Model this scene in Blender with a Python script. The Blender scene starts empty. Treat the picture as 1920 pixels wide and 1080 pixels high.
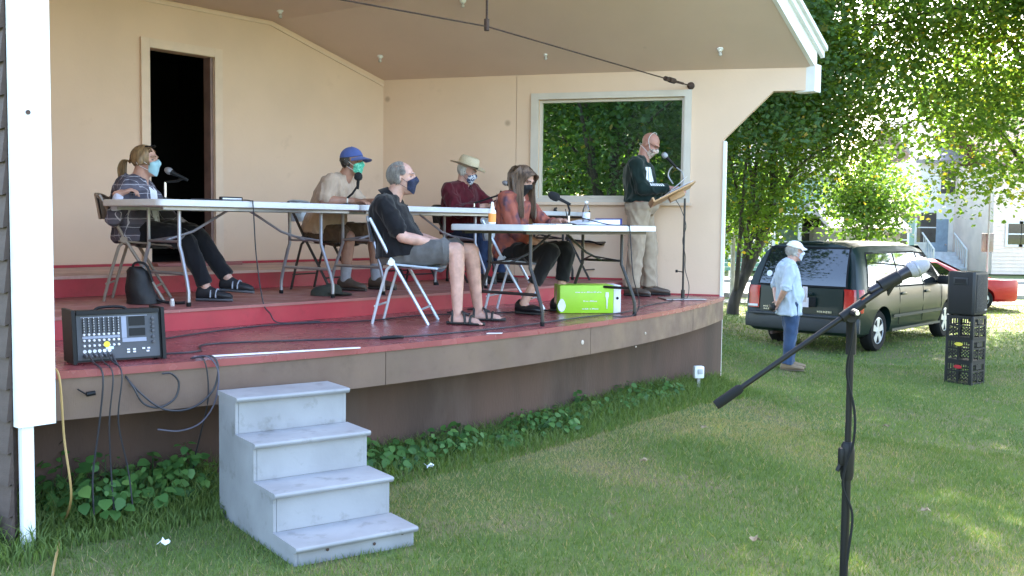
import bpy, bmesh, math, random
import numpy as np
from mathutils import Vector, Matrix, noise as mnoise
R = math.radians
random.seed(7); rng = np.random.default_rng(7)
scn = bpy.context.scene
COL = scn.collection

# ---------------------------------------------------------------- camera, world, sun, exposure
CAMH = 1.56
cam = bpy.data.cameras.new('camera'); camo = bpy.data.objects.new('camera', cam); COL.objects.link(camo)
cam.sensor_width = 36.0; cam.lens = 36.0*1900/1920; cam.clip_start = 0.05; cam.clip_end = 900
camo.matrix_world = Matrix.Translation((0, 0, CAMH)) @ Matrix.Rotation(math.pi/2-.0625, 4, 'X') @ Matrix.Rotation(.0115, 4, 'Z')
scn.camera = camo
SUN_AZ = Vector((.30, .95, 0)).normalized(); SUN_EL = R(36)
w = bpy.data.worlds.new('World'); scn.world = w; w.use_nodes = True
nt = w.node_tree; bg = nt.nodes['Background']
sky = nt.nodes.new('ShaderNodeTexSky'); sky.sky_type = 'NISHITA'; sky.sun_disc = False
sky.sun_elevation = SUN_EL; sky.sun_rotation = math.atan2(SUN_AZ.x, SUN_AZ.y)
sky.air_density = 1.0; sky.dust_density = 2.2; sky.ozone_density = 1.0
nt.links.new(sky.outputs[0], bg.inputs[0]); bg.inputs[1].default_value = 0.15
sl = bpy.data.lights.new('sun', 'SUN'); sl.energy = 4.2; sl.angle = R(.55); sl.color = (1, .94, .84)
so = bpy.data.objects.new('sun', sl); COL.objects.link(so); so.location = (10, 40, 40)
tosun = Vector((SUN_AZ.x*math.cos(SUN_EL), SUN_AZ.y*math.cos(SUN_EL), math.sin(SUN_EL)))
so.rotation_euler = tosun.to_track_quat('Z', 'Y').to_euler()
vs = scn.view_settings; vs.view_transform = 'Standard'; vs.look = 'None'; vs.gamma = 1; vs.use_curve_mapping = False
vs.exposure = 3.2
if hasattr(scn, 'cycles'):
    scn.cycles.max_bounces = 9; scn.cycles.diffuse_bounces = 5; scn.cycles.transparent_max_bounces = 10

# ---------------------------------------------------------------- helpers
def W(s, n, z=0.0):                       # bandstand frame (along the back wall, towards the audience) to world
    return Vector((.6442*s+.7648*n, .7648*s-.6442*n, z))
D1 = Vector((.6442, .7648, 0)); NN = Vector((.7648, -.6442, 0))
ANG = math.atan2(D1.y, D1.x)              # rotation of things square to the bandstand
def smooth01(a, b, x):
    t = min(1, max(0, (x-a)/(b-a))); return t*t*(3-2*t)
def gz(x, y):                             # lawn height
    return -.28*smooth01(.8, 4.6, x) + .012*math.sin(x*1.3+y*.7) + .008*math.sin(y*2.1-x*.6)

class MB:
    def __init__(s): s.v = []; s.f = []; s.m = []
    def add(s, vs, fs, mi=0):
        o = len(s.v); s.v += [Vector(p) for p in vs]; s.f += [tuple(i+o for i in f) for f in fs]; s.m += [mi]*len(fs); return s
    def box(s, c, d, rot=None, mi=0, bev=0.0):
        c = Vector(c); hx, hy, hz = d[0]/2, d[1]/2, d[2]/2
        if bev <= 0:
            P = [Vector((x*hx, y*hy, z*hz)) for z in (-1, 1) for y in (-1, 1) for x in (-1, 1)]
            F = [(0,2,3,1),(4,5,7,6),(0,1,5,4),(2,6,7,3),(0,4,6,2),(1,3,7,5)]
        else:
            b = min(bev, hx*.9, hy*.9, hz*.9); bm = bmesh.new(); bmesh.ops.create_cube(bm, size=1)
            for v in bm.verts: v.co = Vector((v.co.x*2*hx, v.co.y*2*hy, v.co.z*2*hz))
            bmesh.ops.bevel(bm, geom=list(bm.edges), offset=b, segments=2, affect='EDGES', profile=.5)
            bm.verts.index_update(); P = [v.co.copy() for v in bm.verts]; F = [tuple(v.index for v in f.verts) for f in bm.faces]; bm.free()
        if rot is not None:
            if not isinstance(rot, Matrix): rot = Matrix.Rotation(rot, 3, 'Z')
            P = [rot @ p for p in P]
        return s.add([p+c for p in P], F, mi)
    def tube(s, pts, r, seg=8, mi=0, caps=True):
        pts = [Vector(p) for p in pts]; n = len(pts); rs = r if hasattr(r, '__len__') else [r]*n
        V = []; F = []; up = None
        for i, p in enumerate(pts):
            t = (pts[min(i+1, n-1)]-pts[max(i-1, 0)])
            if t.length < 1e-9: t = Vector((0, 0, 1))
            t.normalize()
            if up is None: up = Vector((0, 0, 1)) if abs(t.z) < .9 else Vector((1, 0, 0))
            a = t.cross(up)
            if a.length < 1e-6: a = t.orthogonal()
            a.normalize(); b = t.cross(a).normalized(); up = -b if False else a.cross(t)
            for k in range(seg):
                q = 2*math.pi*k/seg; V.append(p+(a*math.cos(q)+b*math.sin(q))*rs[i])
        for i in range(n-1):
            for k in range(seg):
                k2 = (k+1) % seg; F.append((i*seg+k, i*seg+k2, (i+1)*seg+k2, (i+1)*seg+k))
        if caps: F.append(tuple(range(seg))[::-1]); F.append(tuple((n-1)*seg+k for k in range(seg)))
        return s.add(V, F, mi)
    def lathe(s, prof, c=(0,0,0), axis=(0,0,1), seg=20, mi=0):     # prof: (radius, height)
        ax = Vector(axis).normalized(); a = ax.orthogonal().normalized(); b = ax.cross(a); c = Vector(c); V = []; F = []
        for r, h in prof:
            for k in range(seg):
                q = 2*math.pi*k/seg; V.append(c+ax*h+(a*math.cos(q)+b*math.sin(q))*r)
        for i in range(len(prof)-1):
            for k in range(seg):
                k2 = (k+1) % seg; F.append((i*seg+k, i*seg+k2, (i+1)*seg+k2, (i+1)*seg+k))
        F.append(tuple(range(seg))[::-1]); F.append(tuple((len(prof)-1)*seg+k for k in range(seg)))
        return s.add(V, F, mi)
    def prism(s, poly, ext, mi=0):                                # planar polygon (3d points) swept along ext
        P = [Vector(p) for p in poly]; e = Vector(ext); n = len(P)
        F = [tuple(range(n))[::-1], tuple(range(n, 2*n))]+[(i, (i+1) % n, n+(i+1) % n, n+i) for i in range(n)]
        return s.add(P+[p+e for p in P], F, mi)
    def loft(s, rings, mi=0, closed=True, caps=True):
        n = len(rings[0]); V = [p for r in rings for p in r]; F = []
        for i in range(len(rings)-1):
            for k in range(n if closed else n-1):
                k2 = (k+1) % n; F.append((i*n+k, i*n+k2, (i+1)*n+k2, (i+1)*n+k))
        if caps and closed: F.append(tuple(range(n))[::-1]); F.append(tuple((len(rings)-1)*n+k for k in range(n)))
        return s.add(V, F, mi)
    def mesh(s, name='m', off=None, recalc=True):
        me = bpy.data.meshes.new(name); V = s.v if off is None else [p-off for p in s.v]
        me.from_pydata([tuple(p) for p in V], [], s.f)
        if any(s.m): me.polygons.foreach_set('material_index', s.m)
        if recalc:
            bm = bmesh.new(); bm.from_mesh(me); bmesh.ops.recalc_face_normals(bm, faces=bm.faces); bm.to_mesh(me); bm.free()
        me.update(); return me
    def build(s, name, mats, parent=None, smooth=35, recalc=True):
        off = wloc(parent) if parent is not None else None
        me = s.mesh(name, off, recalc); return link(name, me, mats, parent, smooth)

def wloc(o):
    p = Vector(o.location)
    while o.parent is not None: o = o.parent; p = p+Vector(o.location)
    return p
def link(name, me, mats, parent=None, smooth=35):
    if mats is not None:
        for m in (mats if isinstance(mats, (list, tuple)) else [mats]): me.materials.append(m)
    if smooth:
        me.polygons.foreach_set('use_smooth', [True]*len(me.polygons)); me.set_sharp_from_angle(angle=R(smooth))
    o = bpy.data.objects.new(name, me); COL.objects.link(o)
    if parent is not None: o.parent = parent
    return o
def tag(o, label, cat, group=None):
    o['label'] = label; o['category'] = cat
    if group: o['group'] = group
    return o
def struct(o): o['kind'] = 'structure'; return o
def empty(name, loc=(0,0,0), rz=0.0):
    o = bpy.data.objects.new(name, None); COL.objects.link(o); o.location = loc; o.rotation_euler = (0, 0, rz); o.empty_display_size = .1; return o
def thing(name, label, cat, loc=(0,0,0), rz=0.0, group=None): return tag(empty(name, loc, rz), label, cat, group)
def copy_tree(o, parent=None):
    c = o.copy(); COL.objects.link(c)
    if parent is not None: c.parent = parent
    for ch in list(o.children): copy_tree(ch, c)
    return c
def bez(pts, n=12):                        # Catmull-Rom through points
    P = [Vector(p) for p in pts]; P = [P[0]*2-P[1]]+P+[P[-1]*2-P[-2]]; out = []
    for i in range(1, len(P)-2):
        for k in range(n):
            t = k/n; a, b, c, d = P[i-1:i+3]
            out.append(.5*((2*b)+(c-a)*t+(2*a-5*b+4*c-d)*t*t+(3*b-a-3*c+d)*t**3))
    out.append(P[-2]); return out

# ---------------------------------------------------------------- materials
def nodes(name):
    m = bpy.data.materials.new(name); m.use_nodes = True; n = m.node_tree.nodes; l = m.node_tree.links
    return m, n, l, n['Principled BSDF']
def lin(c):                                # 0-255 sRGB to linear
    return tuple(((x/255)/12.92 if x/255 <= .04045 else ((x/255+.055)/1.055)**2.4) for x in c)
def mixc(n, l, a, b, fac):
    x = n.new('ShaderNodeMix'); x.data_type = 'RGBA'
    if isinstance(fac, (int, float)): x.inputs[0].default_value = fac
    else: l.new(fac, x.inputs[0])
    for i, v in ((6, a), (7, b)):
        if isinstance(v, (tuple, list)): x.inputs[i].default_value = (*v[:3], 1)
        else: l.new(v, x.inputs[i])
    return x.outputs[2]
def noisef(n, l, co, scale, detail=3, rough=.55, lo=.35, hi=.65, dist=0):
    t = n.new('ShaderNodeTexNoise'); t.inputs['Scale'].default_value = scale; t.inputs['Detail'].default_value = detail
    t.inputs['Roughness'].default_value = rough; t.inputs['Distortion'].default_value = dist
    if co is not None: l.new(co, t.inputs['Vector'])
    r = n.new('ShaderNodeMapRange'); r.inputs[1].default_value = lo; r.inputs[2].default_value = hi; l.new(t.outputs['Fac'], r.inputs[0]); return r.outputs[0]
def mapping(n, l, co, scale=(1,1,1), rot=(0,0,0), loc=(0,0,0)):
    m = n.new('ShaderNodeMapping'); l.new(co, m.inputs[0]); m.inputs['Scale'].default_value = scale; m.inputs['Rotation'].default_value = rot; m.inputs['Location'].default_value = loc; return m.outputs[0]
def mat(name, col, rough=.6, metal=0, var=.12, scale=5, bump=0, bscale=60, coat=0, spec=.5, dirt=None, dirtscale=2.5, dirtlo=.55, dirthi=.75, stretch=(1,1,1), trans=0, sheen=0, sub=0):
    m, n, l, b = nodes(name); tc = n.new('ShaderNodeTexCoord').outputs['Object']
    co = mapping(n, l, tc, stretch) if stretch != (1,1,1) else tc
    f = noisef(n, l, co, scale); c = mixc(n, l, tuple(x*(1-var) for x in col), tuple(min(1, x*(1+var)) for x in col), f)
    if dirt is not None: c = mixc(n, l, c, dirt, noisef(n, l, co, dirtscale, 6, .65, dirtlo, dirthi))
    l.new(c, b.inputs['Base Color']); b.inputs['Roughness'].default_value = rough; b.inputs['Metallic'].default_value = metal
    b.inputs['Specular IOR Level'].default_value = spec; b.inputs['Coat Weight'].default_value = coat
    if sheen: b.inputs['Sheen Weight'].default_value = sheen
    if sub: b.inputs['Subsurface Weight'].default_value = sub; b.inputs['Subsurface Radius'].default_value = (.012, .005, .003); b.inputs['Subsurface Scale'].default_value = .6
    if bump:
        t = n.new('ShaderNodeTexNoise'); t.inputs['Scale'].default_value = bscale; t.inputs['Detail'].default_value = 4; l.new(co, t.inputs['Vector'])
        bn = n.new('ShaderNodeBump'); bn.inputs['Strength'].default_value = bump; bn.inputs['Distance'].default_value = .01; l.new(t.outputs['Fac'], bn.inputs['Height']); l.new(bn.outputs[0], b.inputs['Normal'])
    return m
def emat(name, col, s):
    m, n, l, b = nodes(name); b.inputs['Emission Color'].default_value = (*col, 1); b.inputs['Emission Strength'].default_value = s; b.inputs['Base Color'].default_value = (*col, 1); return m
def leafmat(name, cols, trans=.45, rough=.5):
    # colour by a per-leaf attribute 'tone'; reflected + transmitted light
    m, n, l, b = nodes(name); at = n.new('ShaderNodeAttribute'); at.attribute_name = 'tone'
    cr = n.new('ShaderNodeValToRGB'); l.new(at.outputs['Fac'], cr.inputs[0])
    el = cr.color_ramp.elements; el[0].color = (*cols[0][1], 1); el[0].position = cols[0][0]; el[1].color = (*cols[-1][1], 1); el[1].position = cols[-1][0]
    for p, c in cols[1:-1]: e = el.new(p); e.color = (*c, 1)
    l.new(cr.outputs[0], b.inputs['Base Color']); b.inputs['Roughness'].default_value = rough; b.inputs['Specular IOR Level'].default_value = .35
    tr = n.new('ShaderNodeBsdfTranslucent'); mx = n.new('ShaderNodeMix'); mx.data_type = 'RGBA'; mx.blend_type = 'MULTIPLY'; mx.inputs[0].default_value = 1
    l.new(cr.outputs[0], mx.inputs[6]); mx.inputs[7].default_value = (1.5, 1.6, .55, 1); l.new(mx.outputs[2], tr.inputs[0])
    ms = n.new('ShaderNodeMixShader'); ms.inputs[0].default_value = trans; l.new(b.outputs[0], ms.inputs[1]); l.new(tr.outputs[0], ms.inputs[2])
    l.new(ms.outputs[0], n['Material Output'].inputs[0]); return m
MAT = {}
def wallmat(name, col, dirt):
    m, n, l, b = nodes(name); tc = n.new('ShaderNodeTexCoord').outputs['Object']
    c = mixc(n, l, col, tuple(x*.93 for x in col), noisef(n, l, tc, 1.3, 4))
    c = mixc(n, l, c, dirt, noisef(n, l, tc, 2.2, 8, .7, .62, .80))
    sm = mapping(n, l, tc, (1, 1, 1)); v = n.new('ShaderNodeTexVoronoi'); v.inputs['Scale'].default_value = 1.25; l.new(sm, v.inputs[0])
    r = n.new('ShaderNodeMapRange'); r.inputs[1].default_value = .055; r.inputs[2].default_value = .02; l.new(v.outputs['Distance'], r.inputs[0])
    c = mixc(n, l, c, tuple(x*.75 for x in dirt), r.outputs[0])
    l.new(c, b.inputs['Base Color']); b.inputs['Roughness'].default_value = .62
    t = n.new('ShaderNodeTexNoise'); t.inputs['Scale'].default_value = 35; t.inputs['Detail'].default_value = 5; l.new(tc, t.inputs[0])
    bn = n.new('ShaderNodeBump'); bn.inputs['Strength'].default_value = .12; bn.inputs['Distance'].default_value = .008; l.new(t.outputs['Fac'], bn.inputs['Height']); l.new(bn.outputs[0], b.inputs['Normal']); return m
def paintwood(name, col, chip, rough=.4, amount=.66, grain=(1,12,1)):
    m, n, l, b = nodes(name); tc = n.new('ShaderNodeTexCoord').outputs['Object']
    c = mixc(n, l, tuple(x*.82 for x in col), tuple(min(1, x*1.15) for x in col), noisef(n, l, tc, 1.8, 5, .6, .3, .7))
    c = mixc(n, l, c, tuple(x*.6 for x in col), noisef(n, l, tc, 6, 6, .7, .55, .85))
    g = mapping(n, l, tc, grain, (0, 0, ANG))
    f = noisef(n, l, g, 9, 8, .75, amount, amount+.06)
    c = mixc(n, l, c, chip, f); l.new(c, b.inputs['Base Color'])
    rr = n.new('ShaderNodeMapRange'); rr.inputs[3].default_value = rough*.75; rr.inputs[4].default_value = rough*1.4
    l.new(noisef(n, l, tc, 4, 5), rr.inputs[0]); l.new(rr.outputs[0], b.inputs['Roughness'])
    t = n.new('ShaderNodeTexNoise'); t.inputs['Scale'].default_value = 40; t.inputs['Detail'].default_value = 4; l.new(g, t.inputs[0])
    bn = n.new('ShaderNodeBump'); bn.inputs['Strength'].default_value = .15; bn.inputs['Distance'].default_value = .006; l.new(t.outputs['Fac'], bn.inputs['Height']); l.new(bn.outputs[0], b.inputs['Normal']); return m
MAT['cream'] = wallmat('cream_paint', (.72, .52, .375), (.58, .40, .28))
MAT['ceil'] = wallmat('ceiling_paint', (.66, .50, .415), (.60, .45, .37))
MAT['cream_trim'] = mat('cream_trim', (.70, .53, .40), .5, var=.05)
MAT['white'] = mat('white_paint', (.78, .78, .76), .45, var=.04, dirt=(.66, .65, .62), dirtlo=.6, dirthi=.85)
MAT['redfloor'] = paintwood('worn_red_floor', (.27, .070, .072), (.42, .29, .27), .24, .64)
MAT['redfloor2'] = paintwood('worn_red_tier', (.33, .12, .11), (.45, .30, .27), .45, .64)
MAT['redriser'] = paintwood('red_riser_paint', (.40, .026, .042), (.52, .25, .22), .40, .69)
MAT['fascia'] = paintwood('brown_fascia', (.150, .094, .068), (.33, .26, .22), .55, .76)
MAT['skirt'] = mat('brown_skirt', (.066, .034, .023), .75, var=.3, scale=2, dirt=(.085, .055, .044), dirtscale=1.6, bump=.2, stretch=(1,1,.3))  # brown set darker than the fascia, shade under the stage put into the colour
MAT['siding'] = mat('brown_siding', (.060, .038, .031), .7, var=.18, scale=3, bump=.2, bscale=40, stretch=(1,1,6))
MAT['steps'] = mat('grey_step_paint', (.262, .262, .274), .5, var=.12, scale=3, dirt=(.135, .13, .12), dirtscale=9, dirtlo=.56, dirthi=.80, bump=.12, bscale=30)
MAT['black'] = mat('black_plastic', (.007, .007, .008), .5, var=.2, spec=.25)
MAT['blackmetal'] = mat('black_metal', (.007, .007, .008), .45, var=.2, spec=.25)
MAT['rubber'] = mat('rubber', (.008, .008, .008), .8, spec=.25)
MAT['cable'] = mat('cable_grey', (.022, .021, .026), .55)
MAT['chrome'] = mat('chrome', (.6, .6, .62), .25, metal=1, var=.05)
MAT['steel'] = mat('steel_grey', (.36, .36, .39), .4, metal=.7, var=.12)
MAT['rust'] = mat('rust_rod', (.055, .03, .022), .7, var=.35, scale=30)
MAT['tabletop'] = mat('table_plastic', (.60, .61, .63), .38, var=.05, scale=9, bump=.15, bscale=120)
MAT['dark'] = mat('painted_dark', (.012, .010, .009), .9)  # near-black colour standing in for unlit shade
MAT['paper'] = mat('paper', (.74, .75, .78), .6, var=.03)
MAT['glass'] = None
def glassmat(name, tint=(.9,.95,.92), refl=1.0):
    m, n, l, b = nodes(name); t = n.new('ShaderNodeBsdfTransparent'); t.inputs[0].default_value = (*tint, 1)
    g = n.new('ShaderNodeBsdfGlossy'); g.inputs['Roughness'].default_value = .02
    fr = n.new('ShaderNodeFresnel'); fr.inputs[0].default_value = 1.5
    fm = n.new('ShaderNodeMath'); fm.operation = 'MULTIPLY'; fm.inputs[1].default_value = refl; l.new(fr.outputs[0], fm.inputs[0])
    mx = n.new('ShaderNodeMixShader'); l.new(fm.outputs[0], mx.inputs[0]); l.new(t.outputs[0], mx.inputs[1]); l.new(g.outputs[0], mx.inputs[2]); l.new(mx.outputs[0], n['Material Output'].inputs[0]); return m
MAT['glass'] = glassmat('window_glass', (.75, .80, .76), .03)
# ---------------------------------------------------------------- ground
def rayw(px, py):                          # direction through a pixel of the 1920 x 1080 photograph, for surveying positions
    v = camo.matrix_world.to_3x3() @ Vector(((px-960)/1900, -(py-540)/1900, -1)); return v
def at(px, py, z):
    v = rayw(px, py); return Vector((0, 0, CAMH))+v*((z-CAMH)/v.z)
def onplane(px, py, p0, nrm):
    v = rayw(px, py); o = Vector((0, 0, CAMH)); return o+v*((Vector(p0)-o).dot(nrm)/v.dot(nrm))
def gzf(x, y): return -.40*smooth01(.5, 5.5, x)+(.012*math.sin(x*1.3+y*.7)+.008*math.sin(y*2.1-x*.6))*(1-smooth01(14, 24, y))
gz = gzf
def grassground():
    m, n, l, b = nodes('lawn_soil'); tc = n.new('ShaderNodeTexCoord').outputs['Object']
    c = mixc(n, l, (.085, .125, .034), (.125, .165, .052), noisef(n, l, tc, 2.0, 6, .65, .3, .7))
    c = mixc(n, l, c, (.21, .16, .095), noisef(n, l, tc, .9, 6, .7, .46, .66))
    c = mixc(n, l, c, (.06, .10, .03), noisef(n, l, tc, 45, 4, .7, .5, .8))
    l.new(c, b.inputs['Base Color']); b.inputs['Roughness'].default_value = .9; b.inputs['Specular IOR Level'].default_value = .15
    t = n.new('ShaderNodeTexNoise'); t.inputs['Scale'].default_value = 60; t.inputs['Detail'].default_value = 5; l.new(tc, t.inputs[0])
    bn = n.new('ShaderNodeBump'); bn.inputs['Strength'].default_value = .6; bn.inputs['Distance'].default_value = .03; l.new(t.outputs['Fac'], bn.inputs['Height']); l.new(bn.outputs[0], b.inputs['Normal']); return m
MAT['lawn'] = grassground()
xs = [-300, -150, -80, -40, -20]+[i*.5-10 for i in range(61)]+[30, 45, 80, 150, 300]
ys = [-150, -60, -25, -10]+[i*.5-5 for i in range(61)]+[27, 30, 36, 45, 70, 120, 220, 420]
mb = MB(); mb.add([(x, y, gz(x, y)) for y in ys for x in xs], [(j*len(xs)+i, j*len(xs)+i+1, (j+1)*len(xs)+i+1, (j+1)*len(xs)+i) for j in range(len(ys)-1) for i in range(len(xs)-1)])
struct(mb.build('lawn_ground', MAT['lawn'], smooth=60))
MAT['asphalt'] = mat('asphalt', (.16, .155, .15), .9, var=.15, scale=3, bump=.3, bscale=90)
MAT['concrete'] = mat('concrete', (.34, .33, .31), .85, var=.1, scale=2, bump=.2)
RZ = -.396
def strip(name, m, y0, y1, z, slope=.06, x0=-60, x1=160, th=0.0):
    mb = MB(); P = [(x0, y0+x0*slope, z), (x1, y0+x1*slope, z), (x1, y1+x1*slope, z), (x0, y1+x0*slope, z)]
    if th: mb.prism([Vector(p) for p in P], (0, 0, -th))
    else: mb.add(P, [(0, 1, 2, 3)])
    return struct(mb.build(name, m, smooth=0))
strip('road', MAT['asphalt'], 28.2, 35.5, RZ+.002)
strip('kerb', MAT['concrete'], 27.95, 28.15, RZ+.11, th=.14)
strip('kerb', MAT['concrete'], 35.55, 35.75, RZ+.11, th=.14)
strip('pavement', MAT['concrete'], 35.8, 37.6, RZ+.10, th=.13)
strip('pavement', MAT['concrete'], 25.7, 27.1, RZ+.012)

# ---------------------------------------------------------------- bandstand
Z1, Z2, Z3, ZW = .82, .965, 1.13, 3.22
NB = -8.85; SC = 8.14; SL = 3.3
C0 = W(SC, NB); Rw = Vector((2.23, 10.85, 0)); U = (Rw-Vector((C0.x, C0.y, 0))).normalized(); OUT = Vector((-U.y, U.x, 0))
LQ = (Rw-C0).length
band = thing('bandstand', 'open bandstand with cream inner walls, red tiered stage floor and brown curved front', 'bandstand', W(5.9, -6.6, 0))
def RWp(q, z, t=0): return C0+U*q+OUT*t+Vector((0, 0, z))
def edge_n(s, off=0): return -4.47-(s-5.4)**2/25+off
def sL(n): return 2.262+(SL-2.262)*(-4.78-n)/(8.85-4.78)
def sRr(n):
    a = Rw; b = C0; sa = a.dot(D1); na = a.dot(NN); sb = b.dot(D1); nb = b.dot(NN); return sa+(sb-sa)*(n-na)/(nb-na)
SR1 = Rw.dot(D1)
# back wall with door opening
DL, DR, DT = 5.16, 5.86, Z3+2.05
T = .12
def bw(s0, s1, z0, z1): return [W(s0, NB, z0), W(s1, NB, z0), W(s1, NB, z1), W(s0, NB, z1)]
mb = MB(); ext = -NN*T
mb.prism(bw(SL-.1, DL, 0, 4.4), ext); mb.prism(bw(DL, DR, DT, 4.4), ext); mb.prism(bw(DR, SC+.12, 0, 4.4), ext); mb.prism(bw(DL, DR, 0, Z3-.002), ext)
mb.build('back_wall', MAT['cream'], band, smooth=0)
mb = MB()
for s0, s1, z0, z1 in ((DL-.09, DL-.002, Z3+.002, DT+.09), (DR+.002, DR+.09, Z3+.002, DT+.09), (DL-.001, DR+.001, DT+.002, DT+.088)):
    mb.prism([p+NN*.001 for p in bw(s0, s1, z0, z1)], NN*.028)
dfm = mb.build('door_frame', MAT['cream_trim'], band, smooth=0)
mb = MB(); mb.prism(bw(DR-.035, DR-.004, Z3+.002, DT-.004), -NN*.115); mb.build('door_jamb', mat('jamb_brown', (.20, .12, .10), .5, var=.2), band, smooth=0)
# room behind the door, its unlit darkness put into the near-black wall colour
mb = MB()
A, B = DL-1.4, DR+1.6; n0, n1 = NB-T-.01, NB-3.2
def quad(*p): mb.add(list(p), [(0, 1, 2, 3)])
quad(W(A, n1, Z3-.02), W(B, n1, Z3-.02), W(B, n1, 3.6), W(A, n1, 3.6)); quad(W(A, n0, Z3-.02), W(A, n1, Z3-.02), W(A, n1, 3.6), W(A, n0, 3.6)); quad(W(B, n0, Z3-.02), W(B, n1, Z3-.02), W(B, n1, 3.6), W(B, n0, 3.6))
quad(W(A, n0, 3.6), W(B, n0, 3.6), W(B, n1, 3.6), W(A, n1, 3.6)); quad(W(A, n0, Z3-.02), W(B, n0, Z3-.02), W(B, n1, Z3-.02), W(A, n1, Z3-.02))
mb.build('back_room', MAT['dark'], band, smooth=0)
mb = MB(); mb.prism([W(DL-.1, NB+.30, Z3+.002), W(DR+.12, NB+.30, Z3+.002), W(DR+.02, NB-.02, Z3+.002), W(DL, NB-.02, Z3+.002)], (0, 0, .03)); mb.build('door_sill', MAT['redfloor2'], band, smooth=0)
# right wall panels, window opening
WQ0, WQ1, WZ0, WZ1 = LQ-2.03, LQ-.417, 1.86, 2.95
def rw(q0, q1, z0, z1): return [RWp(q0, z0), RWp(q1, z0), RWp(q1, z1), RWp(q0, z1)]
mb = MB(); SEAM = LQ-2.29
mb.prism(rw(.0, SEAM-.004, -.05, ZW+.25), OUT*T); mb.build('side_wall_panel', MAT['cream'], band, smooth=0)
mb = MB()
mb.prism(rw(SEAM+.001, WQ0, -.05, ZW+.1), OUT*T); mb.prism(rw(WQ0, WQ1, -.05, WZ0), OUT*T); mb.prism(rw(WQ0, WQ1, WZ1, ZW+.1), OUT*T)
mb.prism(rw(WQ1, LQ, -.05, ZW+.1), OUT*T)
mb.prism([RWp(LQ, 2.49), RWp(LQ+.50, 2.985), RWp(LQ+.875, 2.985), RWp(LQ+.875, ZW+.02), RWp(LQ, ZW+.02)], OUT*T)
side = mb.build('side_wall_panel', MAT['cream'], band, smooth=0)
mb = MB(); fw = .085
for q0, q1, z0, z1 in ((WQ0-fw, WQ0-.001, WZ0-.07, WZ1+.07), (WQ1+.001, WQ1+.075, WZ0-.07, WZ1+.07), (WQ0, WQ1, WZ1+.001, WZ1+.07), (WQ0, WQ1, WZ0-.07, WZ0-.001)):
    mb.prism([p-OUT*.002 for p in rw(q0, q1, z0, z1)], -OUT*.03)
for q0, q1, z0, z1 in ((WQ0+.001, WQ0+.03, WZ0+.002, WZ1-.002), (WQ1-.03, WQ1-.001, WZ0+.002, WZ1-.002), (WQ0+.031, WQ1-.031, WZ1-.03, WZ1-.002), (WQ0+.031, WQ1-.031, WZ0+.002, WZ0+.03)):
    mb.prism([p+OUT*.03 for p in rw(q0, q1, z0, z1)], OUT*.06)
win = mb.build('window', mat('cream_window_frame', (.58, .52, .45), .45, var=.05), band, smooth=0)
mb = MB(); mb.prism([p+OUT*.06 for p in rw(WQ0+.025, WQ1-.025, WZ0+.025, WZ1-.025)], OUT*.005); mb.build('window_pane', MAT['glass'], win, smooth=0)
mb = MB(); mb.prism([p-OUT*.033 for p in rw(WQ0-fw-.02, WQ1+.1, WZ0-.075, WZ0-.045)], -OUT*.03); mb.build('window_sill', MAT['cream_trim'], win, smooth=0)
# white end trim of the right wall, outrigger cap
mb = MB(); mb.prism([RWp(LQ+.002, .64, -.02), RWp(LQ+.002, .64, T+.02), RWp(LQ+.002, 2.47, T+.02), RWp(LQ+.002, 2.47, -.02)], U*.03)
mb.prism([RWp(LQ+.004, -.05, .02), RWp(LQ+.004, -.05, .08), RWp(LQ+.004, .638, .08), RWp(LQ+.004, .638, .02)], U*.025); mb.build('corner_trim', MAT['white'], band, smooth=0)
# left wall, pillar, siding
LF = W(2.262, -4.80); LB = W(SL, NB); lu = (LB-LF).normalized(); ln = Vector((-lu.y, lu.x, 0))
mb = MB(); mb.prism([LF+Vector((0, 0, .6)), LB+Vector((0, 0, .6)), LB+Vector((0, 0, 4.3)), LF+Vector((0, 0, 3.3))], -NN.cross(Vector((0,0,1)))*0+ln*.10 if ln.dot(D1) < 0 else -ln*.10); mb.build('side_wall_panel', MAT['cream'], band, smooth=0)
mb = MB(); mb.prism([W(2.088, -4.795, .59), W(2.262, -4.795, .59), W(2.262, -4.795, 3.0), W(2.088, -4.795, 3.0)], NN*.055)
pil = mb.build('corner_board', MAT['white'], band, smooth=0)
mb = MB(); mb.prism([W(2.11, -4.80, -.03), W(2.165, -4.80, -.03), W(2.165, -4.80, .589), W(2.11, -4.80, .589)], NN*.04); mb.build('corner_board', MAT['white'], band, smooth=0)
mb = MB(); mb.lathe([(0, 0), (.011, 0), (.011, .004), (0, .004)], W(2.155, -4.738, 2.05), NN, 10); mb.build('bolt_or_hole_disc', MAT['rust'], pil)  # dark disc standing in for a hole, its shade put into the colour
mb0 = MB(); mb0.prism([W(2.093, -4.83, -.05), W(2.093, -9.4, -.05), W(2.093, -9.4, 3.3), W(2.093, -4.83, 3.3)], -D1*-.02); mb0.build('side_wall_core', MAT['siding'], band, smooth=0)
k = 0; z = .02; proto = None
while z < 3.2:
    mb = MB(); a, b = 2.087, 2.064
    mb.prism([W(a, -4.80, z), W(b-.006, -4.80, z-.012), W(b+.014, -4.80, z+.148), W(a, -4.80, z+.148)], -NN*4.6)
    if proto is None: proto = mb.build('clapboard', MAT['siding'], band, smooth=0)
    else:
        c = proto.copy(); COL.objects.link(c); c.location.z = z-.02
    z += .151
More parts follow.
